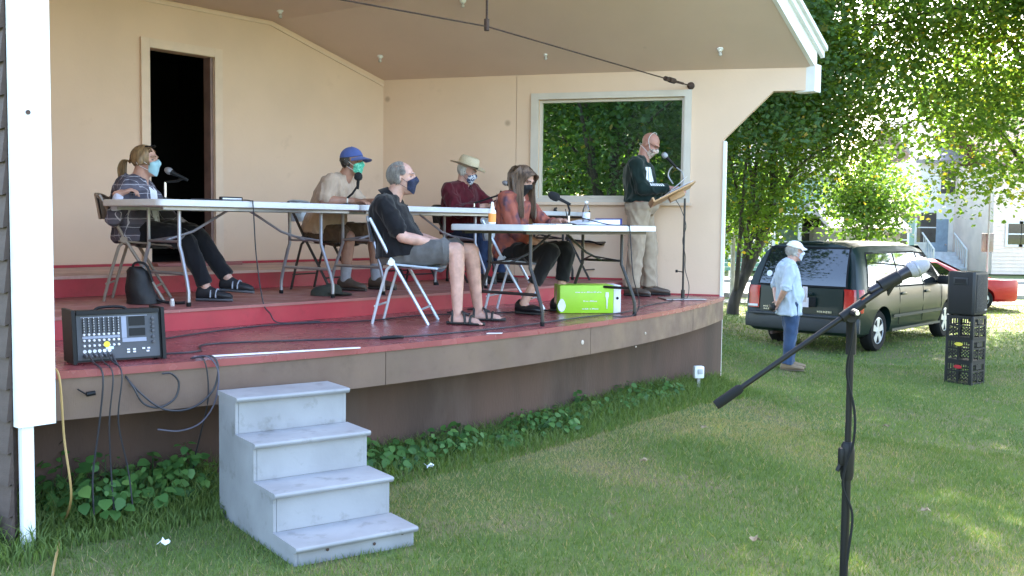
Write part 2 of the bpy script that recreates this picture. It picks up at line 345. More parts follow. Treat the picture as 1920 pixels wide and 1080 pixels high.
# stage floor
def arc(off, s0=2.22, s1=None, n=40, z=0):
    s1 = SR1-.02 if s1 is None else s1
    return [W(s0+(s1-s0)*i/n, edge_n(s0+(s1-s0)*i/n, off), z) for i in range(n+1)]
mb = MB(); pts = arc(0)
poly = pts+[W(sRr(-6.2)-.005, -6.2), W(sL(-6.2)+.005, -6.2)]
mb.prism([p+Vector((0, 0, Z1-.038)) for p in poly], (0, 0, .038))
fl = mb.build('stage_floor', MAT['redfloor'], band, smooth=0)
N2, N3 = -6.08, -7.55
mb = MB(); mb.prism([W(sL(N2)+.01, N2-.012, Z1+.001), W(sRr(N2)-.01, N2-.012, Z1+.001), W(sRr(NB)-.01, NB+.003, Z1+.001), W(sL(NB)+.01, NB+.003, Z1+.001)], (0, 0, Z2-Z1-.022)); mb.build('riser', MAT['redriser'], band, smooth=0)
mb = MB(); mb.prism([W(sL(N2)+.012, N2, Z2-.02), W(sRr(N2)-.012, N2, Z2-.02), W(sRr(NB)-.012, NB+.004, Z2-.02), W(sL(NB)+.012, NB+.004, Z2-.02)], (0, 0, .02)); mb.build('tier_floor', MAT['redfloor2'], band, smooth=0)
mb = MB(); mb.prism([W(sL(N3)+.01, N3-.015, Z2+.001), W(sRr(N3)-.01, N3-.015, Z2+.001), W(sRr(NB)-.012, NB+.005, Z2+.001), W(sL(NB)+.012, NB+.005, Z2+.001)], (0, 0, Z3-Z2-.026)); mb.build('riser', MAT['redriser'], band, smooth=0)
mb = MB(); mb.prism([W(sL(N3)+.012, N3, Z3-.024), W(sRr(N3)-.012, N3, Z3-.024), W(sRr(NB)-.013, NB+.006, Z3-.024), W(sL(NB)+.013, NB+.006, Z3-.024)], (0, 0, .024)); mb.build('tier_floor', mat('tier_edge', (.50, .34, .30), .5, var=.2, scale=3, dirt=(.33, .10, .10), dirtscale=2), band, smooth=0)
mb = MB(); mb.prism([W(SL, NB+.002, Z3+.001), W(SC-.02, NB+.002, Z3+.001), W(SC-.02, NB+.002, Z3+.025), W(SL, NB+.002, Z3+.025)], NN*.012); mb.build('baseboard', MAT['redriser'], band, smooth=0)
mb = MB(); mb.prism([p-OUT*.002 for p in rw(SC*0+1.9, LQ-.002, Z1+.0, Z1+.016)], -OUT*.012)
mb.prism([p-OUT*.002 for p in rw(.4, 2.85, Z2+.001, Z2+.02)], -OUT*.013); mb.build('baseboard', MAT['redriser'], band, smooth=0)
# fascia panels and skirt
for s0, s1 in ((2.22, 4.2), (4.205, 6.3), (6.305, 8.42), (8.425, SR1-.02)):
    mb = MB(); a = arc(-.012, s0, s1, 12); b = arc(-.05, s0, s1, 12)
    rings = [[a[i]+Vector((0, 0, .575)), a[i]+Vector((0, 0, Z1-.040)), b[i]+Vector((0, 0, Z1-.040)), b[i]+Vector((0, 0, .575))] for i in range(13)]
    mb.loft(rings); mb.build('fascia_panel', MAT['fascia'], band, smooth=30)
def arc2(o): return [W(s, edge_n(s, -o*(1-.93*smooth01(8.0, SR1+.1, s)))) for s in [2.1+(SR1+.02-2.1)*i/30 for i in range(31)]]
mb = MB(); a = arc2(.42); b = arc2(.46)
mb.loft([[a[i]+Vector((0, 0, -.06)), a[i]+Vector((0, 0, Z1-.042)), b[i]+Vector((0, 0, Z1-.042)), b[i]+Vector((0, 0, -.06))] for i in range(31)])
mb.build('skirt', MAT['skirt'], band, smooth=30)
for px, py, r in ((1092, 642, .018), (1210, 625, .012), (1192, 650, .008)):   # patched knot holes on the fascia
    s = next(s for s in [2.3+i*.01 for i in range(745)] if (camo.matrix_world.inverted() @ W(s, edge_n(s), .68)).x/-(camo.matrix_world.inverted() @ W(s, edge_n(s), .68)).z*1900+960 >= px)
    p = onplane(px, py, W(s, edge_n(s, -.010)), NN); mb = MB(); mb.lathe([(r*.2, 0), (r, .0), (r*.9, .004), (r*.2, .006)], p, NN, 12); mb.build('knot', mat('putty', (.45, .37, .30), .7, dirt=(.1, .06, .05), dirtscale=60), band)
# ceiling: three tilted panels rising to the front
NF = -4.48; ZB = 3.64; ZF = 4.12; SE = Vector((3.07, 10.61, 0)).dot(D1); SEL = 2*5.97-SE
cb = [(SL-.1, 3.15), (4.7, ZB), (6.53, ZB), (SC+.12, ZW-.045)]; cf = [(SEL, ZW), (SEL+1.6, ZF), (SE-1.6, ZF), (SE, ZW)]
CEIL = []
for i in range(3):
    mb = MB(); N = 10; g = []
    for a in range(N+1):
        for c in range(N+1):
            t, q = a/N, c/N
            pb = W(cb[i][0]*(1-q)+cb[i+1][0]*q, NB-.1, cb[i][1]*(1-q)+cb[i+1][1]*q); pf = W(cf[i][0]*(1-q)+cf[i+1][0]*q, NF, cf[i][1]*(1-q)+cf[i+1][1]*q)
            g.append(pb*(1-t)+pf*t)
    n2 = N+1; F = [(a*n2+c, a*n2+c+1, (a+1)*n2+c+1, (a+1)*n2+c) for a in range(N) for c in range(N)]
    mb.add(g, F); mb.add([p+Vector((0, 0, .03)) for p in g], F); mb.build('ceiling_panel', MAT['ceil'], band, smooth=30); CEIL.append(g)
mb = MB()   # cornice strip at the top of the back wall
mb.prism([W(4.7, NB+.002, ZB-.035), W(6.53, NB+.002, ZB-.035), W(6.53, NB+.002, ZB-.01), W(4.7, NB+.002, ZB-.01)], NN*.015)
mb.prism([W(6.53, NB+.002, ZB-.035), W(SC-.01, NB+.002, ZW-.075), W(SC-.01, NB+.002, ZW-.05), W(6.53, NB+.002, ZB-.01)], NN*.015); mb.build('cornice', MAT['cream_trim'], band, smooth=0)
# roof and white rake
sp = 5.97; rs = .56; zp = ZW+.30+rs*(SE-sp)
mb = MB(); prof = [(SE+.14, ZW+.17), (sp, zp), (SEL-.14, ZW+.17), (SEL-.14, ZW+.27), (sp, zp+.11), (SE+.14, ZW+.27)]
mb.prism([W(s, NF-.02, z) for s, z in prof], -NN*5.2); rf = mb.build('roof', mat('shingle', (.10, .07, .06), .9, var=.3, scale=14, bump=.4), band, smooth=0)
for sg, e in ((1, SE), (-1, SEL)):
    d = -sg; L = abs(e-sp)
    def rk(s_off, zoff): return (e+d*s_off, ZW+rs*s_off+zoff)
    for nm, z0, z1, n0, th in (('rake_board', -.005, .20, NF-.005, .045), ('rake_moulding', .17, .235, NF+.041, .04), ('rake_moulding', .237, .285, NF+.041, .075)):
        mb = MB(); pr = [rk(-.03 if z0 < .1 else -.12, z0), rk(L, z0), rk(L, z1), rk(-.03 if z0 < .1 else -.12, z1)]
        mb.prism([W(s, n0, z) for s, z in pr], NN*th); mb.build(nm, MAT['white'], rf, smooth=0)
    mb = MB(); mb.prism([W(e-.02 if sg > 0 else e-.13, NF-.17, 2.97), W(e+.13 if sg > 0 else e+.02, NF-.17, 2.97), W(e+.13 if sg > 0 else e+.02, NF-.17, ZW+.03), W(e-.02 if sg > 0 else e-.13, NF-.17, ZW+.03)], NN*.215); mb.build('eave_end', MAT['white'], rf, smooth=0)
    mb = MB(); mb.prism([W(e+sg*.02, NF-.2, ZW+.03), W(e+sg*.14, NF-.2, ZW+.06), W(e+sg*.14, NF-.2, ZW+.16), W(e+sg*.02, NF-.2, ZW+.16)], -NN*4.6); mb.build('soffit', MAT['white'], rf, smooth=0)
# tie rod with hanger and turnbuckle
a = RWp(LQ-.354, 3.06, -.01); m_ = W(6.3, -5.61, 3.18); b = W(2.45, -5.61, 3.05)
mb = MB(); mb.tube([a, m_, b], .0065, 6); rod = mb.build('tie_rod', MAT['rust'], band)
mb = MB(); d = (m_-a).normalized()
mb.tube([a+d*.16, a+d*.52], .013, 6); mb.tube([a+d*.34, a+d*.44], .03, 8); mb.tube([a+d*.47, a+d*.52], .026, 8); mb.build('turnbuckle', MAT['rust'], rod)
mb = MB(); mb.lathe([(0, 0), (.04, 0), (.04, .015), (.02, .03), (0, .03)], a, -OUT, 14); mb.build('anchor_plate', MAT['rust'], rod)
mb = MB(); mb.tube([m_, m_+Vector((0, 0, .9))], .011, 6); mb.tube([m_-Vector((0, 0, .035)), m_+Vector((0, 0, .06))], .022, 8); mb.build('hanger_rod', MAT['rust'], rod)
# bare bulb sockets on the ceiling
for px, py in ((525, 20), (713, 105), (1023, 100), (1350, 92), (868, 1)):
    best = None; v = rayw(px, py).normalized(); o = Vector((0, 0, CAMH))
    for g in CEIL:
        for p in g:
            t = (p-o).dot(v); dd = ((o+v*t)-p).length
            if best is None or dd < best[0]: best = (dd, p, g)
    g = best[2]; nr = (g[10]-g[0]).cross(g[110]-g[0]).normalized(); nr = -nr if nr.z > 0 else nr
    p = onplane(px, py, best[1], nr); mb = MB(); mb.lathe([(0, 0), (.034, 0), (.034, .012), (.02, .02), (.018, .034), (0, .034)], p-nr*.004, nr, 14)
    sck = mb.build('lamp_socket', MAT['white'], band); mb = MB(); mb.lathe([(.010, .034), (.014, .046), (.019, .058), (.017, .070), (.009, .078), (.001, .08)], p, nr, 14); mb.build('light_bulb', mat('bulb_glass', (.50, .48, .45), .15, var=.03), sck)
# ---------------------------------------------------------------- folding tables
def make_table(L, legmat, label, s, n, z):
    t = thing('folding_table', label, 'table', W(s, n, z), ANG, 'white folding tables on the stage')
    def bl(mb, name, m, par=t): 
        me = mb.mesh(name); return link(name, me, m, par, 35)
    mb = MB(); hw, hl = .38, L/2; rc = .05
    out = []
    for cx, cy, a0 in ((hl-rc, hw-rc, 0), (-hl+rc, hw-rc, 90), (-hl+rc, -hw+rc, 180), (hl-rc, -hw+rc, 270)):
        for k in range(5): q = R(a0+k*22.5); out.append((cx+rc*math.cos(q), cy+rc*math.sin(q)))
    rings = []
    for dz, sc in ((.693, -.006), (.697, 0), (.733, 0), (.739, -.004), (.741, -.010)):
        rings.append([Vector((x+(sc if x > 0 else -sc), y+(sc if y > 0 else -sc), dz)) for x, y in out])
    mb.loft(rings); bl(mb, 'tabletop', MAT['tabletop'])
    mb = MB()
    for y in (-.30, .30): mb.box((0, y, .681), (L-.16, .03, .022))
    bl(mb, 'apron_rail', legmat)
    for sx in (-1, 1):
        x = sx*(hl-.27)
        for sy in (-1, 1):
            mb = MB(); p = [(x, sy*.20, .68), (x, sy*.20, .42), (x+sx*.0, sy*.225, .37), (x+sx*.01, sy*.31, .17), (x+sx*.012, sy*.33, .10), (x+sx*.012, sy*.33, .02)]
            mb.tube(p, .0135, 8); lg = bl(mb, 'leg', legmat)
            mb = MB(); mb.tube([(x+sx*.012, sy*.33, .03), (x+sx*.012, sy*.33, 0)], .017, 8); bl(mb, 'foot_cap', MAT['rubber'], lg)
        mb = MB(); mb.tube([(x+sx*.01, -.285, .225), (x+sx*.01, .285, .225)], .012, 8); mb.tube([(x, -.20, .45), (x, .20, .45)], .010, 8); bl(mb, 'crossbar', legmat)
        mb = MB(); mb.tube([(x, .0, .45), (x*.62, 0, .52), (x*.16, 0, .675)], .010, 8)
        mb.tube([(x, -.19, .45), (x*.74, 0, .49)], .007, 6); mb.tube([(x, .19, .45), (x*.74, 0, .49)], .007, 6); bl(mb, 'brace', legmat)
    return t
MAT['tlegdark'] = mat('table_leg_brown', (.032, .028, .027), .4, metal=.3, var=.15)
make_table(1.80, MAT['steel'], 'white folding table with silver legs in front of the dark doorway', 4.565, -6.57, Z2)
make_table(1.80, MAT['steel'], 'white folding table in the middle of the rear row, behind the man in black polo', 6.39, -6.57, Z2)
make_table(1.80, MAT['tlegdark'], 'white folding table at the window end of the rear row', 8.24, -6.95, Z2)
make_table(1.74, MAT['tlegdark'], 'white folding table with dark legs standing alone on the lower stage', 6.41, -4.92, Z1)

# ---------------------------------------------------------------- folding chairs (local: x right, y forward)
def make_chair(label, loc, face, fm, sm, bm_=None, group='folding metal chairs on the stage'):
    t = thing('folding_chair', label, 'chair', loc, face-math.pi/2, group)
    def bl(mb, name, m, par=t): return link(name, mb.mesh(name), m, par, 35)
    for sx in (-1, 1):
        x = sx*.205
        mb = MB(); mb.tube([(x, -.225, .775), (x, -.20, .73), (x, -.055, .46), (x, .10, .20), (x, .215, .0)], .0125, 8); bl(mb, 'leg', fm)
        mb = MB(); mb.tube([(x*.88, -.03, .47), (x*.9, -.10, .40), (x*.9, -.165, .18), (x*.9, -.21, .0)], .0115, 8); bl(mb, 'leg', fm)
        mb = MB(); mb.lathe([(0, 0), (.026, 0), (.026, .012), (0, .012)], (x-sx*.0, -.06, .455), (sx, 0, 0), 12); bl(mb, 'hinge', fm)
    mb = MB(); g = []
    for j in range(6):
        for i in range(7):
            u, v = i/6*2-1, j/5; x = u*(.185+.012*v); y = -.10+v*.37; z = .425+.018*u*u-.012*math.sin(v*math.pi)-(.03 if v > .9 else 0); g.append((x, y, z))
    F = [(j*7+i, j*7+i+1, (j+1)*7+i+1, (j+1)*7+i) for j in range(5) for i in range(6)]
    mb.add(g, F); mb.add([(x*1.0, y, z-.016) for x, y, z in g], F)
    rim = [(j, 0) for j in range(6)]
    mb.tube([g[0], g[7*5], ], .009, 6); mb.tube([g[6], g[41]], .009, 6); mb.tube([g[35], g[41]], .009, 6); bl(mb, 'seat', sm)
    mb = MB(); g = []
    for j in range(4):
        for i in range(9):
            u, v = i/8*2-1, j/3; g.append((u*.20, -.205-.03*v-.045*(1-u*u), .60+v*.185-(.025*abs(u)**4 if j == 3 else 0)))
    F = [(j*9+i, j*9+i+1, (j+1)*9+i+1, (j+1)*9+i) for j in range(3) for i in range(8)]
    mb.add(g, F); mb.add([(x, y-.012, z) for x, y, z in g], F); mb.tube([g[27+i] for i in range(9)], .011, 8); bl(mb, 'backrest', bm_ or sm)
    mb = MB(); mb.tube([(-.185, -.19, .13), (.185, -.19, .13)], .008, 6); bl(mb, 'stretcher', fm); mb = MB(); mb.tube([(-.205, .155, .11), (.205, .155, .11)], .008, 6); bl(mb, 'stretcher', fm)
    return t
cm_blue = mat('pale_blue_enamel', (.50, .58, .68), .35, metal=.25, var=.08); cm_bluef = mat('pale_blue_steel', (.60, .66, .74), .28, metal=.5, var=.06)
cm_tan = mat('tan_enamel', (.26, .215, .18), .45, metal=.2, var=.12); cm_brn = mat('brown_enamel', (.035, .028, .025), .45, metal=.2); cm_blk = mat('black_enamel', (.008, .008, .009), .4, metal=.2)
FX = 0.0
CH1 = Vector((-.80, 7.60, Z1)); make_chair('pale blue folding chair under the man in black polo', CH1, R(-6), cm_bluef, cm_blue)
CH2 = at(975, 590, Z1); CH2 = Vector((.02, 8.72, Z1)); make_chair('pale blue folding chair under the woman in the rust blouse', CH2, math.atan2(NN.y, NN.x)+R(24), cm_bluef, cm_blue)
CH3 = W(4.0, -7.05, Z2); make_chair('tan folding chair under the woman in the plaid jacket', CH3, R(12), cm_tan, cm_tan)
CH4 = W(5.85, -7.15, Z2); make_chair('brown folding chair with pale blue back under the man in blue cap', CH4, R(-22), cm_brn, cm_brn, cm_blue)
CH5 = W(7.72, -7.2, Z2); make_chair('black folding chair under the man in the straw hat', CH5, R(-30), cm_brn, cm_blk)
make_chair('empty black folding chair behind the middle rear table', W(6.85, -7.1, Z2), math.atan2(NN.y, NN.x), cm_blk, cm_blk)
make_chair('empty dark folding chair below the window', at(1098, 524, Z2)+Vector((-.05, .12, 0)), math.atan2(NN.y, NN.x)+R(10), cm_brn, cm_blk)

# ---------------------------------------------------------------- grey steps
DW = Vector((.819, .574, 0)); DD = Vector((-.574, .819, 0)); S0 = Vector((-.967, 4.483, 0)); SW_, TR, RH = .615, .250, .19
stp = thing('portable_steps', 'grey painted wooden steps of four treads against the stage front', 'steps', S0)
def SP(w_, d_, z): return S0+DW*w_+DD*d_+Vector((0, 0, z))
for i in range(4):
    d0 = i*TR; z0 = i*RH-.09 if i else -.06; z1 = (i+1)*RH-.09-.028
    mb = MB(); mb.prism([SP(.018, d0, z0), SP(SW_-.018, d0, z0), SP(SW_-.018, d0, z1), SP(.018, d0, z1)], DD*.018); mb.build('riser', MAT['steps'], stp, smooth=0)
    mb = MB(); pr = [(d0-.032, -.020), (d0-.036, -.014), (d0-.036, -.008), (d0-.032, -.002), (d0-.026, 0), (d0+TR-.003 if i < 3 else d0+TR, 0), (d0+TR-.003 if i < 3 else d0+TR, -.026), (d0-.026, -.026)]
    mb.prism([SP(-.006, d, (i+1)*RH-.09+z) for d, z in pr], DW*(SW_+.012)); mb.build('tread', MAT['steps'], stp, smooth=40)
for w0 in (.0, SW_-.0165):
    pl = [SP(w0, .002, -.05)]
    for i in range(4): pl += [SP(w0, i*TR+.002, (i+1)*RH-.119), SP(w0, (i+1)*TR+.002 if i < 3 else 4*TR, (i+1)*RH-.119)]
    pl += [SP(w0, 4*TR, -.05)]; mb = MB(); mb.prism(pl, DW*.0165); mb.build('side_panel', MAT['steps'], stp, smooth=0)
for w_, z in ((.40, .075), (.16, .09), (.55, .1)):
    mb = MB(); mb.lathe([(0, 0), (.007, 0), (.008, .004), (0, .006)], SP(w_, -.001, z-.03), -DD, 8); mb.build('bolt_or_hole_disc', MAT['rust'], stp)

# ---------------------------------------------------------------- powered mixer at the stage edge
mxo = W(2.70, -5.06, Z1); mx = thing('powered_mixer', 'black powered mixing console with rows of knobs on the stage edge', 'mixer', mxo)
tilt = R(8); NM = Matrix.Rotation(-R(13), 3, 'Z') @ NN; DM = Matrix.Rotation(-R(13), 3, 'Z') @ D1
def MXp(u, v, d=0):                         # u along, v up the panel, d out of it
    return W(2.70, -4.94, Z1+.012)+DM*u*.87+(Vector((0, 0, 1))*math.cos(tilt)-NM*math.sin(tilt))*v*.88+(NM*math.cos(tilt)+Vector((0, 0, 1))*math.sin(tilt))*d
MW, MH = .50, .29
MAT['panel'] = mat('mixer_panel', (.045, .048, .060), .5, var=.15); MAT['silk'] = mat('panel_light', (.24, .26, .34), .5, var=.1)
mb = MB(); b_ = [MXp(-MW/2, 0), MXp(MW/2, 0), MXp(MW/2, MH), MXp(-MW/2, MH)]
mb.prism([p for p in b_], -NM*.17+Vector((0, 0, -.0))); mb.build('cabinet', MAT['black'], mx, smooth=0)
for u in (-MW/2-.009, MW/2+.009):
    mb = MB(); mb.prism([MXp(u-.009, -.01, .02), MXp(u-.009, MH+.012, .02), MXp(u-.009, MH+.012, .02)-NM*.20, MXp(u-.009, -.01, .02)-NM*.20], DM*.018); mb.build('end_cheek', MAT['black'], mx, smooth=0)
mb = MB(); mb.prism([MXp(-MW/2+.01, MH-.012, .001), MXp(MW/2-.01, MH-.012, .001), MXp(MW/2-.01, MH+.012, .001), MXp(-MW/2+.01, MH+.012, .001)], NM*.02); mb.build('top_rail', MAT['black'], mx, smooth=0)
mb = MB(); mb.prism([MXp(-MW/2+.012, .012, .001), MXp(MW/2-.012, .012, .001), MXp(MW/2-.012, MH-.016, .001), MXp(-MW/2+.012, MH-.016, .001)], NM*.003); pan = mb.build('control_panel', MAT['panel'], mx, smooth=0)
def patch(nm, u0, u1, v0, v1, m, d=.005, th=.002):
    mb = MB(); mb.prism([MXp(u0, v0, d), MXp(u1, v0, d), MXp(u1, v1, d), MXp(u0, v1, d)], NM*th); return mb.build(nm, m, mx, smooth=0)
patch('label_strip', -.21, .005, .135, .150, MAT['silk']); patch('label_strip', .018, .16, .105, .128, MAT['silk']); patch('label_strip', .016, .045, .13, .262, MAT['silk'])
patch('label_strip', -.215, .17, .258, .262, MAT['silk']); patch('display', .06, .155, .20, .255, MAT['black']); patch('display', .06, .155, .14, .185, MAT['black'])
patch('label_strip', -.08, -.035, .068, .085, mat('pale_tape', (.55, .68, .85), .6))
mb = MB(); kd = MB(); cl = MB()
for i in range(8):
    u = -.20+i*.028
    for j, v in enumerate((.25, .235, .22, .205, .19, .175)): mb.lathe([(.0065, 0), (.0055, .012), (0, .013)], MXp(u, v, .004), NM, 6); cl.box(MXp(u, v+.004, .018), (.002, .002, .006), (ANG-R(13)))
    for v in (.16, .125, .095): kd.lathe([(.007, 0), (.006, .010), (0, .011)], MXp(u, v, .004), NM, 6)
    if i < 6: kd.lathe([(.009, 0), (.009, .006), (.004, .006), (.004, .001)], MXp(u, .062, .004), NM, 8); mb.lathe([(.010, 0), (.009, .02), (.006, .05), (0, .051)], MXp(u, .038, .004), NM, 8)
for v in (.24, .215, .19, .165, .13, .10): mb.lathe([(.009, 0), (.008, .014), (0, .015)], MXp(.20, v, .004), NM, 8)
for u, v in ((.05, .06), (.05, .045), (.085, .06), (.085, .045), (.14, .062), (.17, .062), (.165, .045)): kd.box(MXp(u, v, .006), (.014, .006, .008), (ANG-R(13)))
kj = mb.build('knob_row', mat('knob_grey', (.07, .07, .085), .4), mx); kj['kind'] = 'stuff'; kk = kd.build('knob_row', mat('knob_white', (.72, .72, .78), .4), mx); kk['kind'] = 'stuff'; cl.build('knob_pointer', MAT['paper'], mx, smooth=0)['kind'] = 'stuff'
mb = MB(); mb.lathe([(.016, 0), (.016, .004), (0, .005)], MXp(-.075, .098, .012), NM, 14); mb.build('sticker', mat('yellow_sticker', (.75, .62, .05), .5), mx)
mb = MB(); mb.tube(bez([MXp(-.12, MH, -.08), MXp(-.08, MH+.03, -.08), MXp(.05, MH+.03, -.08), MXp(.09, MH, -.08)], 5), .008, 6); mb.build('carry_handle', MAT['black'], mx)

# ---------------------------------------------------------------- cables
ncab = [0]
def cable(name, label, pts, r=.0045, m=None, n=8, group='cables of the sound system'):
    mb = MB(); mb.tube(bez(pts, n), r, 6); o = mb.build(name, m or MAT['cable']); tag(o, label, 'cable', group); return o
EN = lambda s, o=.02: edge_n(s, o)
def EP(s, z, o=.022): return W(s, edge_n(s, o), z)
for k, (u, L0, lab) in enumerate(((-.19, 2.0, 'grey cable falling straight from the first mixer socket to the weeds'), (-.135, 1.4, 'thin grey cable hanging from the second mixer socket'), (-.085, 1.2, 'thin grey cable hanging from the middle mixer socket'))):
    p = MXp(u, .038, .055); s = p.dot(D1)
    pts = [p, p+NN*.04-Vector((0, 0, .03)), EP(s-.02, Z1-.03, .05), EP(s-.03, .55, .03), EP(s-.05+.04*k, .28, .0), EP(s-.06+.05*k, .04, .03)]
    cable('hanging_cable', lab, pts, .005 if k == 0 else .004)
p = MXp(-.06, .038, .055); s = p.dot(D1)
cable('hanging_cable', 'dark cable looping below the mixer over the brown fascia', [p, p+NN*.05-Vector((0, 0, .05)), EP(s+.02, .72, .03), EP(s+.07, .63, .03), EP(s+.15, .60, .03), EP(s+.23, .64, .03), EP(s+.25, .72, .03), EP(s+.21, .77, .035), EP(s+.16, .775, .04)], .0055)
cable('hanging_cable', 'dark cable swagging from the mixer to the stage edge beside it', [p, p+NN*.05-Vector((0, 0, .06)), EP(s+.06, .68, .03), EP(s+.18, .585, .03), EP(s+.32, .58, .03), EP(s+.43, .66, .03), EP(s+.455, .78, .04), EP(s+.44, Z1+.02, .01), EP(s+.40, Z1+.012, -.06)], .0055)
cable('hanging_cable', 'pale grey cable bundle dropping in a loop right of the mixer', [EP(3.02, Z1+.01, -.08), EP(3.06, Z1+.02, 0), EP(3.09, .76, .045), EP(3.08, .60, .03), EP(3.02, .49, .0), EP(2.92, .455, -.02), EP(2.82, .47, -.05)], .0045, mat('cable_pale', (.075, .068, .095), .5))
cable('hanging_cable', 'thin dark cable falling under the stage right of the mixer', [EP(3.0, Z1+.01, -.06), EP(3.03, Z1-.0, .02), EP(3.06, .62, .0), EP(3.08, .38, -.12), EP(3.12, .2, -.25), EP(3.16, .04, -.30)], .004)
cable('hanging_cable', 'yellow extension cord running down beside the white corner board', [W(2.30, -4.88, Z1+.02), W(2.31, -4.80, Z1-.02), W(2.32, -4.78, .5), W(2.34, -4.76, .22), at(118, 985, .03), at(108, 1030, .03), at(98, 1085, .03), at(90, 1200, .03)], .006, mat('yellow_cord', (.34, .22, .08), .5))
cable('floor_cable', 'black cable snaking across the lower stage along the red riser', [W(2.98, -5.3, Z1+.008), W(3.3, -5.62, Z1+.008), W(3.9, -5.85, Z1+.008), W(4.5, -5.92, Z1+.008), W(5.1, -5.7, Z1+.008), W(5.7, -5.75, Z1+.008), W(6.3, -5.5, Z1+.008), W(6.9, -5.35, Z1+.008)], .006)
cable('floor_cable', 'black cable lying parallel to the curved stage edge', [W(2.95, -5.05, Z1+.008), W(3.2, -5.0, Z1+.008), W(3.45, -5.25, Z1+.008), W(4.1, -4.95, Z1+.008), W(4.6, -4.72, Z1+.008), W(5.5, -4.66, Z1+.008), W(6.4, -4.75, Z1+.008), W(7.2, -4.8, Z1+.008), W(7.9, -5.05, Z1+.008), W(8.6, -5.2, Z1+.008), W(9.0, -5.45, Z1+.008)], .006)
cable('floor_cable', 'black cable on the lower stage edge near the seated man', [W(4.35, -4.75, Z1+.012), W(4.45, -4.70, Z1+.016), W(4.5, -4.70, Z1+.012)], .012, MAT['black'])
cable('table_cable', 'grey microphone cable hanging from the first rear table to the stage floor', [W(4.05, -6.4, Z2+.75), W(4.3, -6.28, Z2+.748), W(4.40, -6.19, Z2+.745), W(4.41, -6.17, Z2+.70), W(4.42, -6.15, Z2+.35), W(4.44, -6.10, Z2+.02), W(4.45, -6.03, Z1+.08), W(4.5, -5.98, Z1+.012), W(4.8, -5.9, Z1+.010)], .005)
cable('table_cable', 'black microphone cable hanging over the front of the lone table', [W(6.62, -4.85, Z1+.80), W(6.75, -4.68, Z1+.75), W(6.83, -4.55, Z1+.742), W(6.84, -4.53, Z1+.70), W(6.88, -4.52, Z1+.35), W(6.98, -4.52, Z1+.12), W(6.95, -4.56, Z1+.01), W(6.75, -4.62, Z1+.008)], .005)
for s, n_, lab in ((2.44, 0.03, 'small black plug hanging on the fascia below the mixer'),):
    mb = MB(); mb.tube([EP(s, .70, .03), EP(s+.04, .705, .03)], .012, 8); mb.tube([EP(s-.04, .73, .03), EP(s, .70, .03)], .004, 6); tag(mb.build('cable_plug', MAT['black']), lab, 'plug')

# ---------------------------------------------------------------- microphones and table things
def desk_mic(label, base, tip, aim, post=.12, foam=False, stand=MAT['chrome'], sz=1.0):
    t = thing('desk_microphone', label, 'microphone', base)
    b = Vector(base); tip = Vector(tip); aim = Vector(aim).normalized()
    mb = MB(); mb.lathe([(0, 0), (.065, 0), (.065, .008), (.02, .018), (.01, .022), (0, .022)], b, (0, 0, 1), 20); mb.build('base', MAT['blackmetal'], t)
    top = b+Vector((0, 0, post)); mb = MB(); mb.tube([b+Vector((0, 0, .015)), top], .009, 10); mb.build('post', stand, t)
    e = tip-aim*.17*sz
    mb = MB(); mb.tube([top, (top+e)/2+Vector((0, 0, .0)), e+aim*.03], .009, 8); mb.build('clip', MAT['black'], t)
    mb = MB(); mb.lathe([(.010, 0), (.012, .02), (.014, .10*sz), (.020, .125*sz), (.021, .13*sz)], e, aim, 14); mb.build('microphone_body', MAT['black'], t)
    mb = MB()
    if foam: mb.lathe([(.012, .10*sz), (.030, .115*sz), (.036, .14*sz), (.034, .17*sz), (.022, .195*sz), (.004, .205*sz)], e, aim, 16); mb.build('foam_windscreen', mat('foam', (.012, .012, .013), .95, bump=.5, bscale=200), t)
    else: mb.lathe([(.016, .125*sz), (.024, .135*sz), (.026, .15*sz), (.022, .168*sz), (.012, .18*sz), (.002, .184*sz)], e, aim, 16); mb.build('microphone_grille', mat('grille', (.28, .28, .30), .4, metal=.6, bump=.6, bscale=400), t)
    return t
def onY(px, py, Y):
    v = rayw(px, py); return Vector((0, 0, CAMH))+v*(Y/v.y)
Zt = Z2+.741
b = W(3.98, -6.62, Zt); Yb = b.y
desk_mic('silver headed desk microphone in front of the woman in the plaid jacket', b, onY(312, 318, Yb), onY(312, 318, Yb)-onY(348, 336, Yb), .13)
b = W(5.62, -6.55, Zt); Yb = b.y
desk_mic('black gooseneck desk microphone in front of the man in blue cap', b, onY(672, 328, Yb), (.05, 0, 1), .06, True, sz=.7)
b = W(7.42, -6.75, Zt); Yb = b.y
desk_mic('silver headed desk microphone between straw hat man and the window', b, onY(944, 342, Yb), (-1, 0, .35), .06)
Zf = Z1+.742
b = W(6.62, -4.98, Zf); Yb = b.y
desk_mic('black foam microphone on a chrome desk stand on the lone front table', b, onY(1035, 366, Yb), onY(1035, 366, Yb)-onY(1098, 398, Yb), .075, True)
# name plates
for s, n_, lab in ((4.62, -6.75, 'small black framed name plate on the first rear table'), (6.35, -6.80, 'small black framed name plate beside the straw hat man')):
    t = thing('name_plate', lab, 'name plate', W(s, n_, Zt)); mb = MB(); mb.box(W(s, n_, Zt+.022), (.20, .03, .044), ANG, bev=.006); mb.build('frame', MAT['black'], t); mb = MB(); mb.box(W(s, n_+.016, Zt+.022), (.17, .003, .024), ANG); mb.build('card', MAT['paper'], t)
